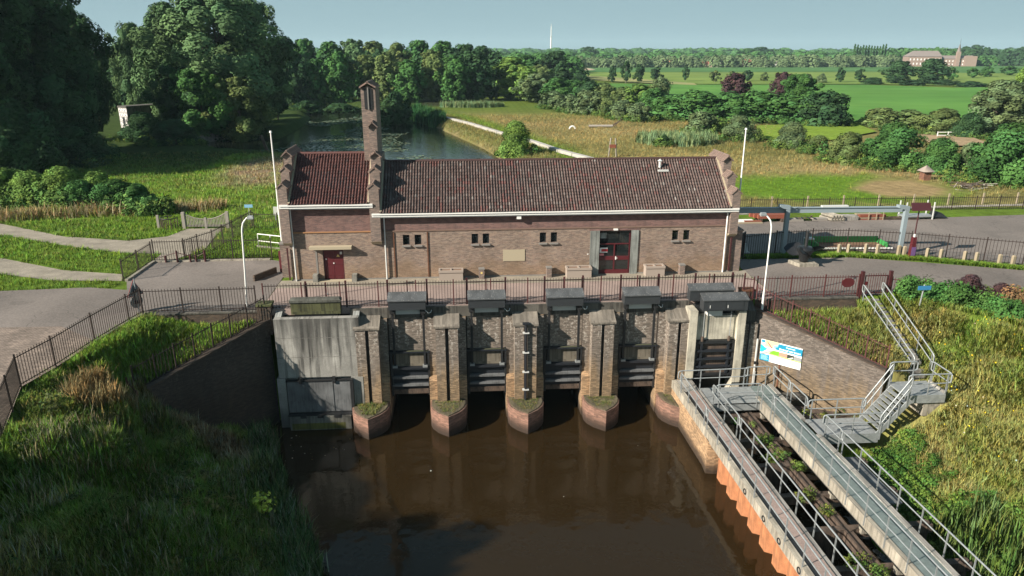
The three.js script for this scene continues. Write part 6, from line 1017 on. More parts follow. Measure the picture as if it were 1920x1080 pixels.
{
  const row = (n, u0, u1, d0, d1, h0, h1, w0, w1, seed) => { const r = rngOf(seed), o = []; for (let i = 0; i < n; i++) { const [x, z] = fan(lerp(u0, u1, (i + r()) / n), lerp(d0, d1, r())); o.push([x, z, lerp(h0, h1, r()), lerp(w0, w1, r())]); } return o; };
  wood('belt of village trees along the far edge of the fields', row(110, 1075, 1680, 745, 800, 8, 12.5, 5, 8, 601), 5, 602);
  wood('dark wood behind the village, right of the mast', row(150, 940, 1700, 900, 1300, 10, 15.5, 10, 16, 603), 2, 604);
  wood('hazy wood along the whole horizon', row(230, 500, 2100, 1700, 2400, 15, 22, 22, 36, 605), 2, 606);
  wood('dark mass of trees right of the convent at the right edge', row(60, 1800, 2100, 840, 960, 12, 21, 9, 14, 607), 0, 608);
  wood('trees behind the convent roofs', row(34, 1665, 1790, 900, 1000, 14, 20, 9, 13, 609), 2, 610);
  wood('mixed trees at the foot of the white mast', row(60, 960, 1075, 420, 760, 9, 15, 6, 10, 611), 2, 612, true);
  wood('low trees between the convent and the dark mass', row(26, 1775, 1870, 790, 830, 7, 12, 6, 9, 613), 2, 614);
  wood('deep interior of the wood across the river', row(90, 300, 930, 275, 390, 13, 17, 5, 7, 615), 0, 616, true);
  wood('backdrop of trees behind the tall poplar group at the left', row(60, -150, 540, 235, 330, 14, 20, 5, 8, 617), 0, 618, true);
  for (const [u, d, h, r, t, l] of [[1098, 1080, 21.5, 13.5, 0, 'big dome shaped tree standing above the horizon wood'], [1392, 1180, 20, 15, 2, 'left rounded crown of the tree group above the horizon'], [1418, 1200, 22, 17, 0, 'middle rounded crown of the tree group above the horizon'], [1452, 1190, 18, 12, 2, 'right rounded crown of the tree group above the horizon'], [1828, 1400, 27, 17, 0, 'rounded tree above the horizon right of the spire']]) { const [x, z] = fan(u, d); plant('mid', x, z, h, r, t, l, G); }
  // Lombardy poplars
  const pop = crown(701, 1100, { y0: 0.03, leaf: 0.3, clumps: 40, hgt: 0.2, prof: (t) => 0.9 * Math.pow(Math.sin(Math.PI * clamp(t * 0.9 + 0.08)), 0.45) }); let p0; const pn = ['first', 'second', 'third', 'fourth', 'fifth', 'sixth', 'seventh', 'eighth', 'ninth', 'tenth', 'eleventh', 'twelfth'];
  for (let i = 0; i < 12; i++) { const [x, z] = fan(1594 + i * 5.4, 815 + (i % 3) * 4); let o; if (!p0) { o = p0 = thing('poplar', '', 'tree', [0, 0, 0], 0, 'row of narrow poplars on the horizon'); piece('crown', pop, leafMat[2], o).scale.set(1.7, 1, 1.7); piece('trunk', trunks.field, bark[0], o).scale.set(2, 0.9, 2); } else { o = p0.clone(); o.name = numbered('poplar'); scene.add(o); o.userData = { ...p0.userData }; } o.position.set(x, G, z); o.scale.set(1 + 0.2 * hash(i, 1), 21.5 + 2.5 * hash(i, 9) + (i === 0 || i > 9 ? 1.2 : 0), 1); o.userData.label = pn[i] + ' narrow poplar from the left in the row on the horizon'; }
  // mast
  const [mx, mz] = fan(1030, 2350), m = thing('radio_mast', 'tall thin white mast on the horizon', 'mast', [mx, G, mz]); part('shaft', [cyl(0, 0, 58, 0, 2.2, 2.0, 8), cyl(0, 58, 88, 0, 1.4, 1.2, 8)], M.white, m); part('antenna', cyl(0, 88, 96, 0, 0.9, 0.6, 6), M.offwhite, m); part('platform', [cyl(0, 56, 59, 0, 2.8, 2.8, 8), cyl(0, 74, 75.5, 0, 2.2, 2.2, 8)], M.offwhite, m);
  // twin chimneys far away
  const [cx, cz] = fan(1184, 2300), tc = thing('twin_towers', 'two tiny dark towers side by side on the horizon', 'tower', [cx, G, cz]); for (const s of [-3.4, 3.4]) part('tower', bx(s - 2, s + 2, 0, 24.5, -2, 2), M.darkconc, tc);
  // village roofs between the trees
  const roofs = [[1246, 790, 12, 8, 0, 'far house with a broad orange roof among the village trees'], [1318, 770, 9, 6, 1, 'far house with a low red roof among the village trees'], [1337, 772, 10, 7.5, 2, 'far house with a white gable among the village trees'], [1395, 775, 12, 8, 1, 'far house with a red roof right of the white gable'], [1440, 770, 12, 6, 2, 'far pale low house in the middle of the village trees'], [1637, 800, 22, 4, 0, 'long low far building with an orange wall below the narrow poplars'], [1078, 690, 8, 7, 3, 'far pale house at the left end of the village trees'], [1869, 800, 9, 6, 0, 'small far pinkish house at the right of the convent']];
  for (const [u, d, w, h, k, l] of roofs) {
    const [x, z] = fan(u, d), o = thing('far_house', l, 'house', [x, G, z], -Math.atan2(x, -z) * 0.6), wallM = k === 2 ? M.white : k === 3 ? M.offwhite : M.sand, roofM = k === 0 ? M.roofOrange : k === 1 ? M.roofRed : M.roofGrey, e = h * 0.55;
    part('wall', bx(-w / 2, w / 2, 0, e, -4, 4), wallM, o); part('roof', hexa([[-w / 2 - 0.3, e, 4.4], [w / 2 + 0.3, e, 4.4], [w / 2 + 0.3, e, -4.4], [-w / 2 - 0.3, e, -4.4], [-w / 2 - 0.3, h, 0.1], [w / 2 + 0.3, h, 0.1], [w / 2 + 0.3, h, -0.1], [-w / 2 - 0.3, h, -0.1]]), roofM, o); for (const s of [-0.3, 0.3]) part('window', bx(s * w - 0.6, s * w + 0.6, 1, 2.3, 4.001, 4.05), M.glass, o);
  }
  // the convent
  const [vx, vz] = fan(1728, 800), c = thing('convent', 'large far convent with a tall roof, a long wing and a thin spire', 'building', [vx, G, vz], -0.25);
  const win = (x0, n, dx, ys, z, ww = 1.1, hh = 2) => { for (let i = 0; i < n; i++) for (const y of ys) part('window', bx(x0 + i * dx, x0 + i * dx + ww, y, y + hh, z, z + 0.12), M.white, c); };
  part('main_wall', bx(-18, 16, 0, 10.5, -9, 9), M.convent, c); win(-16, 9, 3.6, [2, 6.5], 9.001); part('main_roof', hexa([[-18.5, 10.5, 9.5], [16.5, 10.5, 9.5], [16.5, 10.5, -9.5], [-18.5, 10.5, -9.5], [-11, 16.5, 0.5], [14, 16.5, 0.5], [14, 16.5, -0.5], [-11, 16.5, -0.5]]), M.roofGrey, c);
  part('wing_wall', bx(16, 50, 0, 8.2, -6, 6), M.convent, c); win(18, 9, 3.4, [1.6, 5], 6.001, 1, 1.6); part('wing_roof', hexa([[16, 8.2, 6.4], [50, 8.2, 6.4], [50, 8.2, -6.4], [16, 8.2, -6.4], [16, 11.6, 0.3], [50, 11.6, 0.3], [50, 11.6, -0.3], [16, 11.6, -0.3]]), M.roofGrey, c);
  part('tower', bx(31.2, 34.8, 0, 15.5, 4, 8), M.convent, c); const sp = new THREE.ConeGeometry(2.3, 9, 4); sp.rotateY(Math.PI / 4); sp.translate(33, 20, 6); part('spire', sp, M.roofGrey, c); part('cross', cyl(33, 24.4, 29, 6, 0.18, 0.1, 5), M.darkconc, c);
  part('end_wing', bx(40, 52, 0, 11, -4, 7.5), M.convent, c); part('garden_wall', bx(-45, -8, 0, 2.2, 14, 14.6), M.convent, c);
}
// ---------------------------------------------------------------- hedge, reeds, water plants
function hedgeAlong(label, pts, { w = 1.0, h = 1.4, n = 9000, leaf = 0.085, mat = leafMat[2], name = 'hedge', cat = 'hedge', seed = 801 } = {}) {
  const r = rngOf(seed), P = [], N = [], K = [], I = [], cl = [];
  for (let i = 0; i < 60; i++) { const f = r() * (pts.length - 1), a = Math.floor(f), q = f - a, p = pts[a], s = pts[Math.min(a + 1, pts.length - 1)]; const hh = lerp(p[3] ?? h, s[3] ?? h, q); cl.push([lerp(p[0], s[0], q) + (r() - 0.5) * w, lerp(p[1], s[1], q) + hh * (0.25 + 0.6 * r()), lerp(p[2], s[2], q) + (r() - 0.5) * w, 0.35 + 0.35 * r(), 0.65 + 0.7 * r(), r()]); }
  for (let i = 0; i < n; i++) { const c = cl[Math.floor(r() * cl.length)], u = r() * 2 - 1, a = r() * 6.28, s = Math.sqrt(1 - u * u), d = new THREE.Vector3(s * Math.cos(a), u, s * Math.sin(a)), m = c[3] * (0.6 + 0.5 * r()), p = [c[0] + d.x * m, c[1] + d.y * m, c[2] + d.z * m], o = d.clone().add(new THREE.Vector3(r() - 0.5, r() * 0.9, r() - 0.5)).normalize(), tn = new THREE.Vector3(r() - 0.5, r() - 0.5, r() - 0.5).cross(o).normalize(), bt = o.clone().cross(tn), L = leaf * (0.7 + 0.7 * r()), b = P.length / 3, k = c[4] * (0.75 + 0.5 * r()); for (const [x, y] of [[-1, 0], [0, -0.65], [1, 0], [0, 0.65]]) { P.push(p[0] + (tn.x * x + bt.x * y) * L, p[1] + (tn.y * x + bt.y * y) * L, p[2] + (tn.z * x + bt.z * y) * L); N.push(o.x, o.y, o.z); K.push(k * lerp(0.85, 1.2, c[5]), k, k * 0.9); } I.push(b, b + 1, b + 2, b, b + 2, b + 3); }
  const g = new THREE.BufferGeometry(); g.setAttribute('position', new THREE.Float32BufferAttribute(P, 3)); g.setAttribute('normal', new THREE.Float32BufferAttribute(N, 3)); g.setAttribute('color', new THREE.Float32BufferAttribute(K, 3)); g.setIndex(I);
  const t = thing(name, label, cat, [0, 0, 0]); piece('foliage', g, mat, t); const st = []; for (let i = 0; i < 12; i++) { const c = cl[i * 4]; st.push(bar([c[0], c[1] - 1.2, c[2]], [c[0] + 0.1, c[1], c[2]], 0.03, 5)); } part('stem', st, bark[0], t); return t;
}
hedgeAlong('clipped dark green hedge beside the maroon gate, around the street name sign', [[29.9, -0.3, -44.6, 1.75], [31.3, -0.3, -44.1, 1.6], [33.0, -0.3, -43.2, 1.5]], { n: 12000, seed: 811 });
hedgeAlong('looser green hedge continuing down the slope to the right', [[33.0, -0.5, -42.6], [34.8, -0.5, -41.0], [36.4, -0.5, -39.0], [38, -0.5, -36.5]], { n: 14000, seed: 812, w: 1.5 });
hedgeAlong('reddish brown patch of hedge at the right edge', [[36.0, -0.3, -42.3], [37.6, -0.3, -40.5], [39.5, -0.3, -39]], { n: 7000, seed: 813, w: 1.4, mat: new THREE.MeshPhysicalMaterial({ color: lin(0.17, 0.10, 0.045), vertexColors: true, side: THREE.DoubleSide, roughness: 0.8 }) });
hedgeAlong('light green weeds along the footpath at the right edge', [[35.6, -0.1, -43.6, 0.6], [38, -0.1, -42.6, 0.7], [42, -0.1, -41.5, 0.7]], { n: 7000, seed: 814, w: 1.2, mat: leafMat[4], name: 'weeds', cat: 'weeds' });
plant('shrub', 34.3, -44.0, 1.6, 1.1, 6, 'left purple bush on the edge of the drive');
plant('shrub', 36.0, -43.3, 1.25, 1.0, 6, 'right purple bush on the edge of the drive, lower than its neighbour');
// blades: one tuft geometry, many instances
function tuftGeo(seed, n, len, wid, lean) {
  const r = rngOf(seed), P = [], N = [], I = [];
  for (let k = 0; k < n; k++) { const a = r() * 6.28, x = (r() - 0.5) * 0.5, z = (r() - 0.5) * 0.5, L = len * (0.6 + 0.6 * r()), dx = Math.cos(a), dz = Math.sin(a), le = lean * (0.4 + r()), w = wid * (0.7 + 0.6 * r()), b = P.length / 3, px = -dz * w, pz = dx * w; P.push(x - px, -0.04, z - pz, x + px, -0.04, z + pz, x + dx * le * 0.35 * L - px * 0.8, L * 0.55, z + dz * le * 0.35 * L - pz * 0.8, x + dx * le * 0.35 * L + px * 0.8, L * 0.55, z + dz * le * 0.35 * L + pz * 0.8, x + dx * le * L, L, z + dz * le * L); for (let q = 0; q < 5; q++) N.push(dx * -0.35, 0.85, dz * -0.35); I.push(b, b + 1, b + 2, b + 1, b + 3, b + 2, b + 2, b + 3, b + 4); }
  const g = new THREE.BufferGeometry(); g.setAttribute('position', new THREE.Float32BufferAttribute(P, 3)); g.setAttribute('normal', new THREE.Float32BufferAttribute(N, 3)); g.setIndex(I); return g;
}
const tufts = { short: tuftGeo(901, 11, 0.24, 0.012, 0.9), tall: tuftGeo(902, 8, 0.62, 0.014, 0.55), reed: tuftGeo(903, 9, 1.9, 0.035, 0.25), herb: crown(904, 90, { y0: 0, leaf: 0.13, clumps: 9 }) };
const grassMat = new THREE.MeshPhysicalMaterial({ color: lin(1, 1, 1), side: THREE.DoubleSide, roughness: 0.9, specularIntensity: 0.12 });
function scatter(name, label, geo, n, seed, place, cat = 'grass') {
  const r = rngOf(seed), m = new THREE.InstancedMesh(geo, grassMat, n), o = new THREE.Object3D(), c = new THREE.Color(); let k = 0, guard = 0;
  while (k < n && guard++ < n * 12) { const p = place(r); if (!p) continue; o.position.set(p[0], p[1], p[2]); o.rotation.set((r() - 0.5) * 0.2, r() * 6.28, (r() - 0.5) * 0.2); const s = p[3] * (0.7 + 0.6 * r()); o.scale.set(s, s * (0.8 + 0.5 * r()), s); o.updateMatrix(); m.setMatrixAt(k, o.matrix); const q = 0.5 + 0.95 * r(); const hj = r() - 0.5; c.setRGB(p[4][0] * q * (1 + 0.5 * hj), p[4][1] * q, p[4][2] * q * (1 - 0.3 * hj)); m.setColorAt(k, c); k++; }
  m.count = k; m.name = numbered(name); m.castShadow = m.receiveShadow = true; scene.add(m); return tag(m, label, cat, null, 'stuff');
}
const tint = (x, z, r) => { const c = cover(x, z); const u = r ? r() : 1; const k = u < 0.16 ? mix3(c, [0.2, 0.16, 0.075], 0.75) : u < 0.26 ? mix3(c, [0.32, 0.31, 0.13], 0.5) : c; return [k[0] * 1.15, k[1] * 1.18, k[2] * 1.05]; };
const onWall = (x, z) => (x + z > -58.35 && x + z < -57.2 && x < -12 && x > -19.2) || (x - z > 64.15 && x - z < 65.25 && x > 19 && x < 26);
scatter('grass', 'rough uncut grass on the left bank', tufts.short, 36000, 911, (r) => { const z = -45 + Math.pow(r(), 0.9) * 26, x = lerp(along(fenceLine, z) + 0.1, -6, r()); const y = height(x, z); return y < -7.95 || onWall(x, z) || z < -44.8 ? null : [x, y, z, 0.8 + 0.6 * r(), tint(x, z, r)]; });
scatter('tall_grass', 'tall seeding grasses on the left bank', tufts.tall, 9000, 912, (r) => { const z = -40 + r() * 21, x = lerp(along(fenceLine, z) + 1.2, -8.5, r()), n = fbm(x * 0.4, z * 0.4, 92); const y = height(x, z); if (y < -7.9 || onWall(x, z) || n < 0.42) return null; const pale = r() < 0.3 ? [0.30, 0.27, 0.17] : tint(x, z, r); return [x, y, z, 0.55 + 0.5 * r(), pale]; });
scatter('dry_grass', 'straw coloured clump of tall grass inside the left fence', tufts.tall, 800, 913, (r) => { const a = r() * 6.28, q = Math.sqrt(r()) * 1.5, x = -19.2 + q * Math.cos(a) * 0.95, z = -35.7 + q * Math.sin(a) * 1.2; return [x, height(x, z), z, 0.8 + 0.5 * r(), [0.30, 0.22, 0.10]]; });
scatter('bank_reeds', 'reeds and weeds along the left water edge', tufts.tall, 4200, 914, (r) => { const z = -43 + r() * 24, xw = along([[-43.3, -13.3], [-39.4, -12.3], [-35.4, -10.7], [-32.5, -9.1], [-29.2, -7.8], [-19, -6.2]], z), x = xw - 0.9 + (r() + r()) * 0.85; const y = Math.max(height(x, z), -8.05); return [x, y, z, 0.7 + 0.8 * r(), r() < 0.2 ? [0.25, 0.24, 0.16] : mix3([0.05, 0.11, 0.035], [0.09, 0.14, 0.04], r())]; }, 'reeds');
scatter('grass', 'summer grass on the right slope, partly dried out', tufts.short, 42000, 915, (r) => { const z = -45 + Math.pow(r(), 0.9) * 30, x = lerp(19.7, along(crestLine, z) + 0.3, Math.sqrt(r())); const y = height(x, z); if (y < -7.9 || onWall(x, z) || z < -44.7 || (Math.abs(x - 28.1) < 0.55 && z < -38.5) || (z > -38.3 && z < -36.1 && x > 20 && x < 28.6)) return null; return [x, y, z, 0.85 + 0.6 * r(), tint(x, z, r)]; });
scatter('tall_grass', 'seeding grasses on the right slope', tufts.tall, 6000, 916, (r) => { const z = -44 + r() * 28, x = lerp(24.5, along(crestLine, z), r()), n = fbm(x * 0.5, z * 0.5, 98); const y = height(x, z); if (n < 0.45 || onWall(x, z) || (Math.abs(x - 28.1) < 0.7 && z < -38.5) || (z > -38.4 && z < -36 && x < 29)) return null; return [x, y, z, 0.4 + 0.35 * r(), r() < 0.25 ? [0.37, 0.335, 0.15] : tint(x, z, r)]; });
scatter('bank_herbs', 'dark weeds and docks mixed into the grass of the left bank', tufts.herb, 2600, 932, (r) => { const z = -41 + r() * 22, x = lerp(along(fenceLine, z) + 0.8, -8, r()), n = fbm(x * 0.45, z * 0.45, 96); const y = height(x, z); if (y < -7.9 || n < 0.5 || onWall(x, z) || ell(x, z, -14.6, -38.6, 3.8, 1.7) < 1) return null; return [x, y - 0.04, z, 0.18 + 0.34 * r() * r(), mix3([0.06, 0.10, 0.03], [0.16, 0.15, 0.06], r())]; }, 'weeds');
scatter('bank_herbs', 'dense green herbs and nettles at the foot of the right slope', tufts.herb, 8000, 917, (r) => { const z = -36 + r() * 22, x = 22.2 + Math.pow(r(), 1.3) * 6; const y = Math.max(-7.9, height(x, z)); if (z < -35 && x < 24) return null; const n = fbm(x * 0.5, z * 0.5, 99), e = fbm(x * 0.9, z * 0.9, 97); if (x > 22.6 + e * 6.4 || e < 0.3) return null; return [x, y - 0.05, z, 0.22 + 0.42 * r() * r() + 0.1 * r(), mix3([0.045, 0.11, 0.022], [0.11, 0.18, 0.035], clamp(n * 1.5 - 0.2))]; }, 'herbs');
scatter('bank_reeds', 'arching reeds on the right bank below the walkway', tufts.reed, 700, 918, (r) => { const z = -29 + r() * 15, x = 23 + r() * 3; return [x, Math.max(-7.9, height(x, z)), z, 0.55 + 0.4 * r(), mix3([0.08, 0.15, 0.03], [0.16, 0.2, 0.07], r())]; }, 'reeds');
scatter('beam_weeds', 'weeds growing out of the old beams between the walkways', tufts.herb, 80, 919, (r) => { const s = [[17.3, -38.6, 0.7], [17.8, -36.6, 0.5], [18.2, -35.3, 0.5], [17.2, -34.9, 0.5], [18.4, -33.9, 0.35], [17.6, -31.2, 0.5], [18.0, -29.8, 0.3], [17.6, -25.8, 0.6], [18.4, -25.4, 0.5], [21.6, -39.6, 0.8], [23.4, -39.4, 0.9], [22.6, -38.9, 0.6]][Math.floor(r() * 12)]; const a = r() * 6.28, q = Math.sqrt(r()) * s[2]; return [s[0] + q * Math.cos(a), -6.25, s[1] + q * Math.sin(a), 0.2 + 0.25 * r(), mix3([0.06, 0.13, 0.025], [0.15, 0.2, 0.05], r())]; }, 'weeds');
scatter('pier_weeds', 'grass and moss growing on the pointed pier tops', tufts.short, 1300, 920, (r) => { const p = PIER[Math.floor(r() * 5)], t = Math.pow(r(), 1.8), x = p + (r() - 0.5) * 1.9 * (1 - 0.6 * t), z = -43.95 + t * 1.5; if (p > 14 && x > 14) return null; return [x, -6.5, z, (p < -6 ? 0.75 : 0.4) * (0.5 + 0.5 * r()), mix3([0.11, 0.17, 0.035], [0.24, 0.2, 0.09], r())]; }, 'weeds');
scatter('grass', 'dry meadow grass behind the station', tufts.tall, 26000, 921, (r) => { const z = -76 - Math.pow(r(), 0.8) * 125, x = lerp(-6, 72, r()); const y = height(x, z); if (y < -1 || (z < -100 && edgeDist(riverPoly, x, z) < 1.5) || ell(x + (z + 86) * 0.3, z, 55, -86, 6, 8) < 1) return null; const l = ell(x, z, 47, -87, 15, 13) < 1 ? 0.25 : 0.5, c = cover(x, z); return [x, y, z, l + 0.3 * r(), [c[0] * 1.25, c[1] * 1.15, c[2] * 1.15]]; });
{ const sp = TREES.filter((t) => t[0] === 'shrub' && t[2] < -72 && t[2] > -235); scatter('undergrowth', 'low scrub and brambles filling the gaps between the bushes', tufts.herb, 4200, 934, (r) => { const t = sp[Math.floor(r() * sp.length)], a = r() * 6.28, q = t[4] * (0.7 + 0.75 * r()), x = t[1] + q * Math.cos(a), z = t[2] + q * Math.sin(a) * 0.8; if (inside(riverPoly, x, z) || inside(cyclePoly, x, z)) return null; return [x, height(x, z), z, 0.6 + 1.0 * r() * r(), mix3([0.055, 0.12, 0.03], [0.13, 0.2, 0.05], r())]; }, 'scrub'); }
scatter('dry_grass', 'tan grasses at the foot of the left hedge row', tufts.tall, 2600, 933, (r) => { const x = lerp(-55, -25.5, r()), z = -75.2 + (x + 40) * -0.22 + (r() + r() - 1) * 1.6; if (inside(cyclePoly, x, z) || (x > -29 && z > -70)) return null; return [x, height(x, z), z, 0.8 + 0.7 * r(), r() < 0.3 ? [0.16, 0.2, 0.05] : [0.44, 0.33, 0.18]]; });
scatter('bank_grass', 'olive grass and herbs on the river bank below the pale edge', tufts.tall, 5000, 930, (r) => { const z = -112 - r() * 90, x = lerp(-16, 20, r()); const d = edgeDist(riverPoly, x, z); if (inside(riverPoly, x, z) || d > 8 || d < 0.3) return null; return [x, height(x, z), z, 0.35 + 0.6 * r(), mix3([0.16, 0.2, 0.05], [0.34, 0.29, 0.12], r())]; });
scatter('grass', 'grass on the shaded lawn and around the left hedge row', tufts.short, 20000, 922, (r) => { const z = -58 - Math.pow(r(), 0.8) * 70, x = lerp(-75, -13.5, r()); if (inside(cyclePoly, x, z)) return null; return [x, height(x, z), z, 0.9 + 0.6 * r(), tint(x, z, r)]; });
scatter('verge_grass', 'grass strips between the paths and below the yard fence', tufts.short, 22000, 923, (r) => { const k = r(); let x, z; if (k < 0.2) { x = lerp(23, 50, r()); z = along([[23, -54.9], [31.4, -54.9], [36.4, -53.6], [43, -50.4], [50, -47.2]].map(([a, b]) => [a, b]), x) - 0.1 - r() * 0.75 + 0.5; } else if (k < 0.8) { x = lerp(-66, -24.8, r()); z = lerp(-80, -50.2, r()); if (inside(cyclePoly, x, z) || inside(footPoly, x, z) || inside(roadPoly, x, z) || z < -74 - (x + 30) * 0.12) return null; } else { x = lerp(-24.4, -14.2, r()); z = lerp(-66.5, -57.6, r()); if (x < -21.2) return null; } const y = 0.0; return [x, y, z, 0.55 + 0.4 * r(), mix3(C.lush, C.green, r())]; });
scatter('reed_bed', 'dense blue green reed bed on the point of the river bank', tufts.reed, 2600, 924, (r) => { const f = r(), x = lerp(-13.2, -5, f) + (r() - 0.5) * 3.4, z = lerp(-208, -183, f) + (r() - 0.5) * 3; return [x, Math.max(RIVER - 0.1, height(x, z)), z, 0.8 + 0.4 * r(), mix3([0.04, 0.14, 0.05], [0.07, 0.18, 0.06], r())]; }, 'reeds');
for (const [l, x, z, rx, rz, n, s] of [['pale green reed clump at the far end of the dry meadow', 4, -229, 10, 3, 1500, 925], ['pale green reed bed in front of the laurel hedge', 41, -136, 7.5, 7, 2600, 926]]) scatter('reed_bed', l, tufts.reed, n, s, (r) => { const a = r() * 6.28, q = Math.sqrt(r()); return [x + rx * q * Math.cos(a), G, z + rz * q * Math.sin(a), 0.62 + 0.2 * r(), mix3([0.18, 0.28, 0.13], [0.25, 0.33, 0.16], r())]; }, 'reeds');
{ const pad = new THREE.CircleGeometry(0.26, 7); pad.rotateX(-Math.PI / 2); scatter('lily_pads', 'floating water lily leaves in patches on the river', pad, 4200, 927, (r) => { const x = lerp(-46, 2, r()), z = lerp(-245, -118, r()); if (!inside(riverPoly, x, z)) return null; const n = fbm(x * 0.07 + 3, z * 0.05, 77, 0, 3), v = ell(x + (z + 165) * 0.16, z, -21, -165, 8, 42); if (v > 1.05 && n < 0.68) return null; if (v <= 1.05 && n < 0.42) return null; return [x, RIVER + 0.012, z, 0.8 + 0.5 * r(), [0.10, 0.135, 0.09]]; }, 'water plants'); }
hedgeAlong('bright yellow green sapling on the near left bank', [[-10.9, -7.6, -33.5, 1.3], [-10.7, -7.6, -33.3, 1.5]], { n: 260, w: 0.4, leaf: 0.1, name: 'sapling', cat: 'sapling', seed: 815, mat: new THREE.MeshPhysicalMaterial({ color: lin(0.34, 0.42, 0.05), vertexColors: true, side: THREE.DoubleSide, roughness: 0.7 }) });
plant('shrub', -17.3, -39.0, 1.5, 0.6, 0, 'dark weed bush growing against the foot of the shaded wing wall');
{ const leaf = new THREE.CircleGeometry(0.05, 5); leaf.rotateX(-Math.PI / 2); scatter('floating_leaves', 'pale specks and leaves floating on the water near the piers', leaf, 34, 931, (r) => { const k = r() < 0.8; const x = k ? lerp(-12.5, -6, r()) : lerp(-9, 13, r()), z = k ? lerp(-43, -39.5, r()) : lerp(-41, -22, r()); if (height(x, z) > -8.3) return null; return [x, WATER + 0.01, z, 0.4 + 0.8 * r() * r(), r() < 0.5 ? [0.45, 0.45, 0.42] : [0.2, 0.17, 0.08]]; }, 'leaves'); }
{ // ragwort flowers
  const pt = new THREE.IcosahedronGeometry(0.035, 0); scatter('flowers', 'small yellow flowers scattered over the right slope', pt, 170, 928, (r) => { const z = -41 + r() * 22, x = lerp(27, along(crestLine, z), r()); if (r() < 0.5 && ell(x, z, 30.2, -33.2, 1.6, 1.6) > 1) return null; return [x, height(x, z) + 0.5 + 0.2 * r(), z, 1, r() < 0.75 ? [0.75, 0.55, 0.03] : [0.7, 0.7, 0.6]]; }, 'flowers');
}
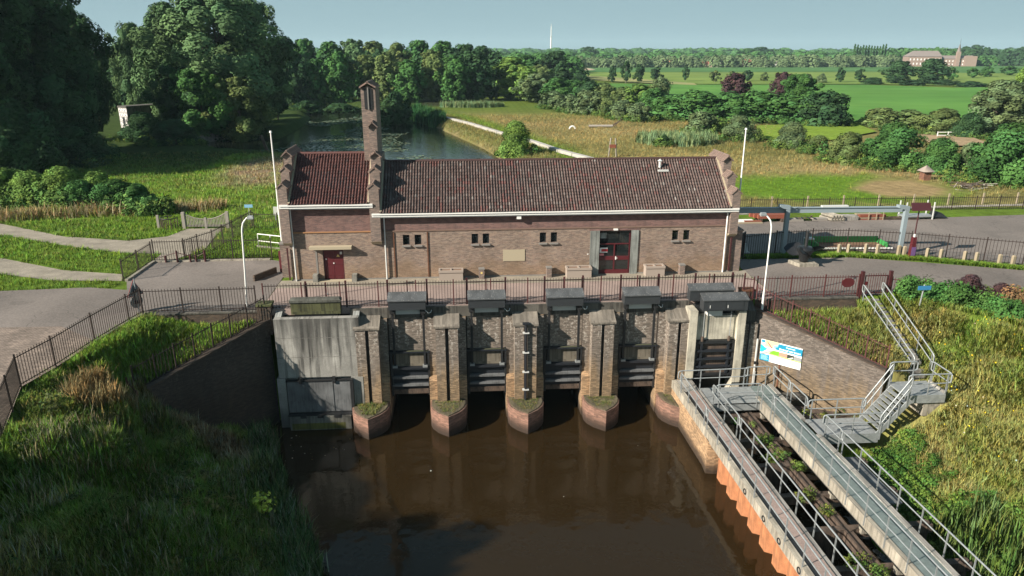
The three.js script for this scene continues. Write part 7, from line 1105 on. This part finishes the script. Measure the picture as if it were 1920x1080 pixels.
// ---- small things of the meadow and the left wood
{
  const b = thing('bunker', 'low concrete bunker with white graffiti on its lit side among the dark trees', 'bunker', [-72.2, -0.3, -174], 0.93);
  part('body', bx(-4.3, 4.3, -1, 4.3, -1.7, 1.7), M.darkconc, b); part('roof_slab', bx(-4.45, 4.45, 4.3, 4.62, -1.85, 1.85), M.darkconc, b);
  part('painted_side', bx(-4.34, -4.302, -0.6, 4.2, -1.6, 1.6), std({ map: tex(64, 64, (x, y) => { const n = fbm(x * 7, y * 7, 950); return n > 0.56 ? [0.2, 0.2, 0.22] : [0.82, 0.81, 0.8]; }) }), b); part('doorway', bx(-4.36, -4.341, 0.2, 2.2, -0.5, 0.4), M.black, b);
  const w = thing('quay_edge', 'low pale sheet wall at the end of the river inlet', 'wall'); const p = [[-53.2, -150], [-51.4, -156.6], [-47.5, -164.5]]; for (let i = 0; i < 2; i++) for (let k = 0; k < 5; k++) { const f = (q) => [lerp(p[i][0], p[i + 1][0], q), -1.3, lerp(p[i][1], p[i + 1][1], q)]; part('panel', beam(f((k + 0.02) / 5), f((k + 0.98) / 5), 0.3, 1.7), M.conc, w); }
  const s = thing('post_frame', 'two pale birch posts with a red board between them in the meadow', 'posts', [24.9, G, -117.3]); part('post', bar([-0.65, -0.2, 0], [-0.35, 3.15, 0], 0.14, 7), M.stone, s); part('post', bar([0.65, -0.2, 0], [0.4, 3.1, 0], 0.14, 7), M.stone, s); part('board', bx(-0.6, 0.45, 1.55, 2.1, 0.15, 0.2), M.rustbeam, s);
  const a = thing('stone_arch', 'small white arch shaped block lying in the meadow', 'block', [25.1, G, -162]); const tg = new THREE.TorusGeometry(0.62, 0.2, 7, 14, Math.PI); part('arch', tg, M.white, a);
  const d = thing('driftwood', 'grey fallen tree trunk with a few bare branches in the meadow', 'log', [32.3, G, -164]); part('trunk', bar([-3.2, 0.45, 0], [2.2, 0.5, 0.6], 0.3, 8), M.greyWood, d); for (const q of [[2.2, 3.6, 1.6], [2.6, 4.3, 2.2], [1.8, 2.9, 1.2]]) part('branch', bar([q[0], 0.4, 0.4], [q[1], q[2], 0.2], 0.09, 5), M.timber, d);
  const n = thing('nest_tower', 'small brick tower with a pointed roof at the edge of the mown patch', 'tower', [62.3, G, -92.4]); part('shaft', bx(-0.5, 0.5, 0, 1.25, -0.5, 0.5), std({ map: T.frieze, color: lin(1, 0.8, 0.6) }), n); const rf = new THREE.ConeGeometry(1.15, 0.8, 4); rf.rotateY(Math.PI / 4); rf.translate(0, 1.65, 0); part('roof', rf, M.pinkconc, n);
  const pd = thing('paddock_fence', 'white rail fence at the sandy paddock near the right edge', 'fence', [99, G, -139.5]); for (const y of [0.5, 1.1]) part('rail', bx(-4, 5, y, y + 0.14, -0.04, 0.04), M.white, pd); for (let k = 0; k < 5; k++) part('post', bx(-4 + k * 2.2, -3.85 + k * 2.2, 0, 1.3, -0.07, 0.07), M.white, pd);
  const br = thing('brush_heap', 'heap of pale cut branches at the right edge behind the yard', 'heap', [63.5, G, -84.5]); const r = rngOf(960); for (let k = 0; k < 40; k++) part('branch', bar([(r() - 0.5) * 4.5, 0.1 + r() * 0.9, (r() - 0.5) * 3], [(r() - 0.5) * 5, 0.1 + r() * 1.1, (r() - 0.5) * 3.4], 0.05, 4), k % 2 ? M.greyWood : M.timber, br);
  const wp = thing('river_marker', 'tiny white post at the end of the pale river edge', 'post', [-3.6, -0.5, -187.4]); part('shaft', cyl(0, 0, 1.35, 0, 0.22, 0.18), M.white, wp);
  const ln = thing('leaning_stump', 'dark dead stump leaning out of the river behind the left gable', 'stump', [-33.5, RIVER - 0.5, -131.5]); part('trunk', bar([0, 0, 0], [-1.3, 4.4, 0.3], 0.28, 7), M.timber, ln);
  const fs = thing('field_stake', 'single white stake at the near edge of the green field', 'post', [58.5, G, -300]); part('shaft', cyl(0, 0, 3.4, 0, 0.3, 0.3), M.white, fs);
  const sh = thing('sand_heap', 'pale sand heap at the left end of the fields', 'heap'); const q = fan(1082, 655); sh.position.set(q[0], G, q[1]); const hg = new THREE.SphereGeometry(1, 20, 8, 0, 6.28, 0, 1.57); hg.scale(15, 2.4, 7); part('mound', hg, std({ color: lin(0.42, 0.34, 0.25) }), sh);
}
renderer.render(scene, camera);
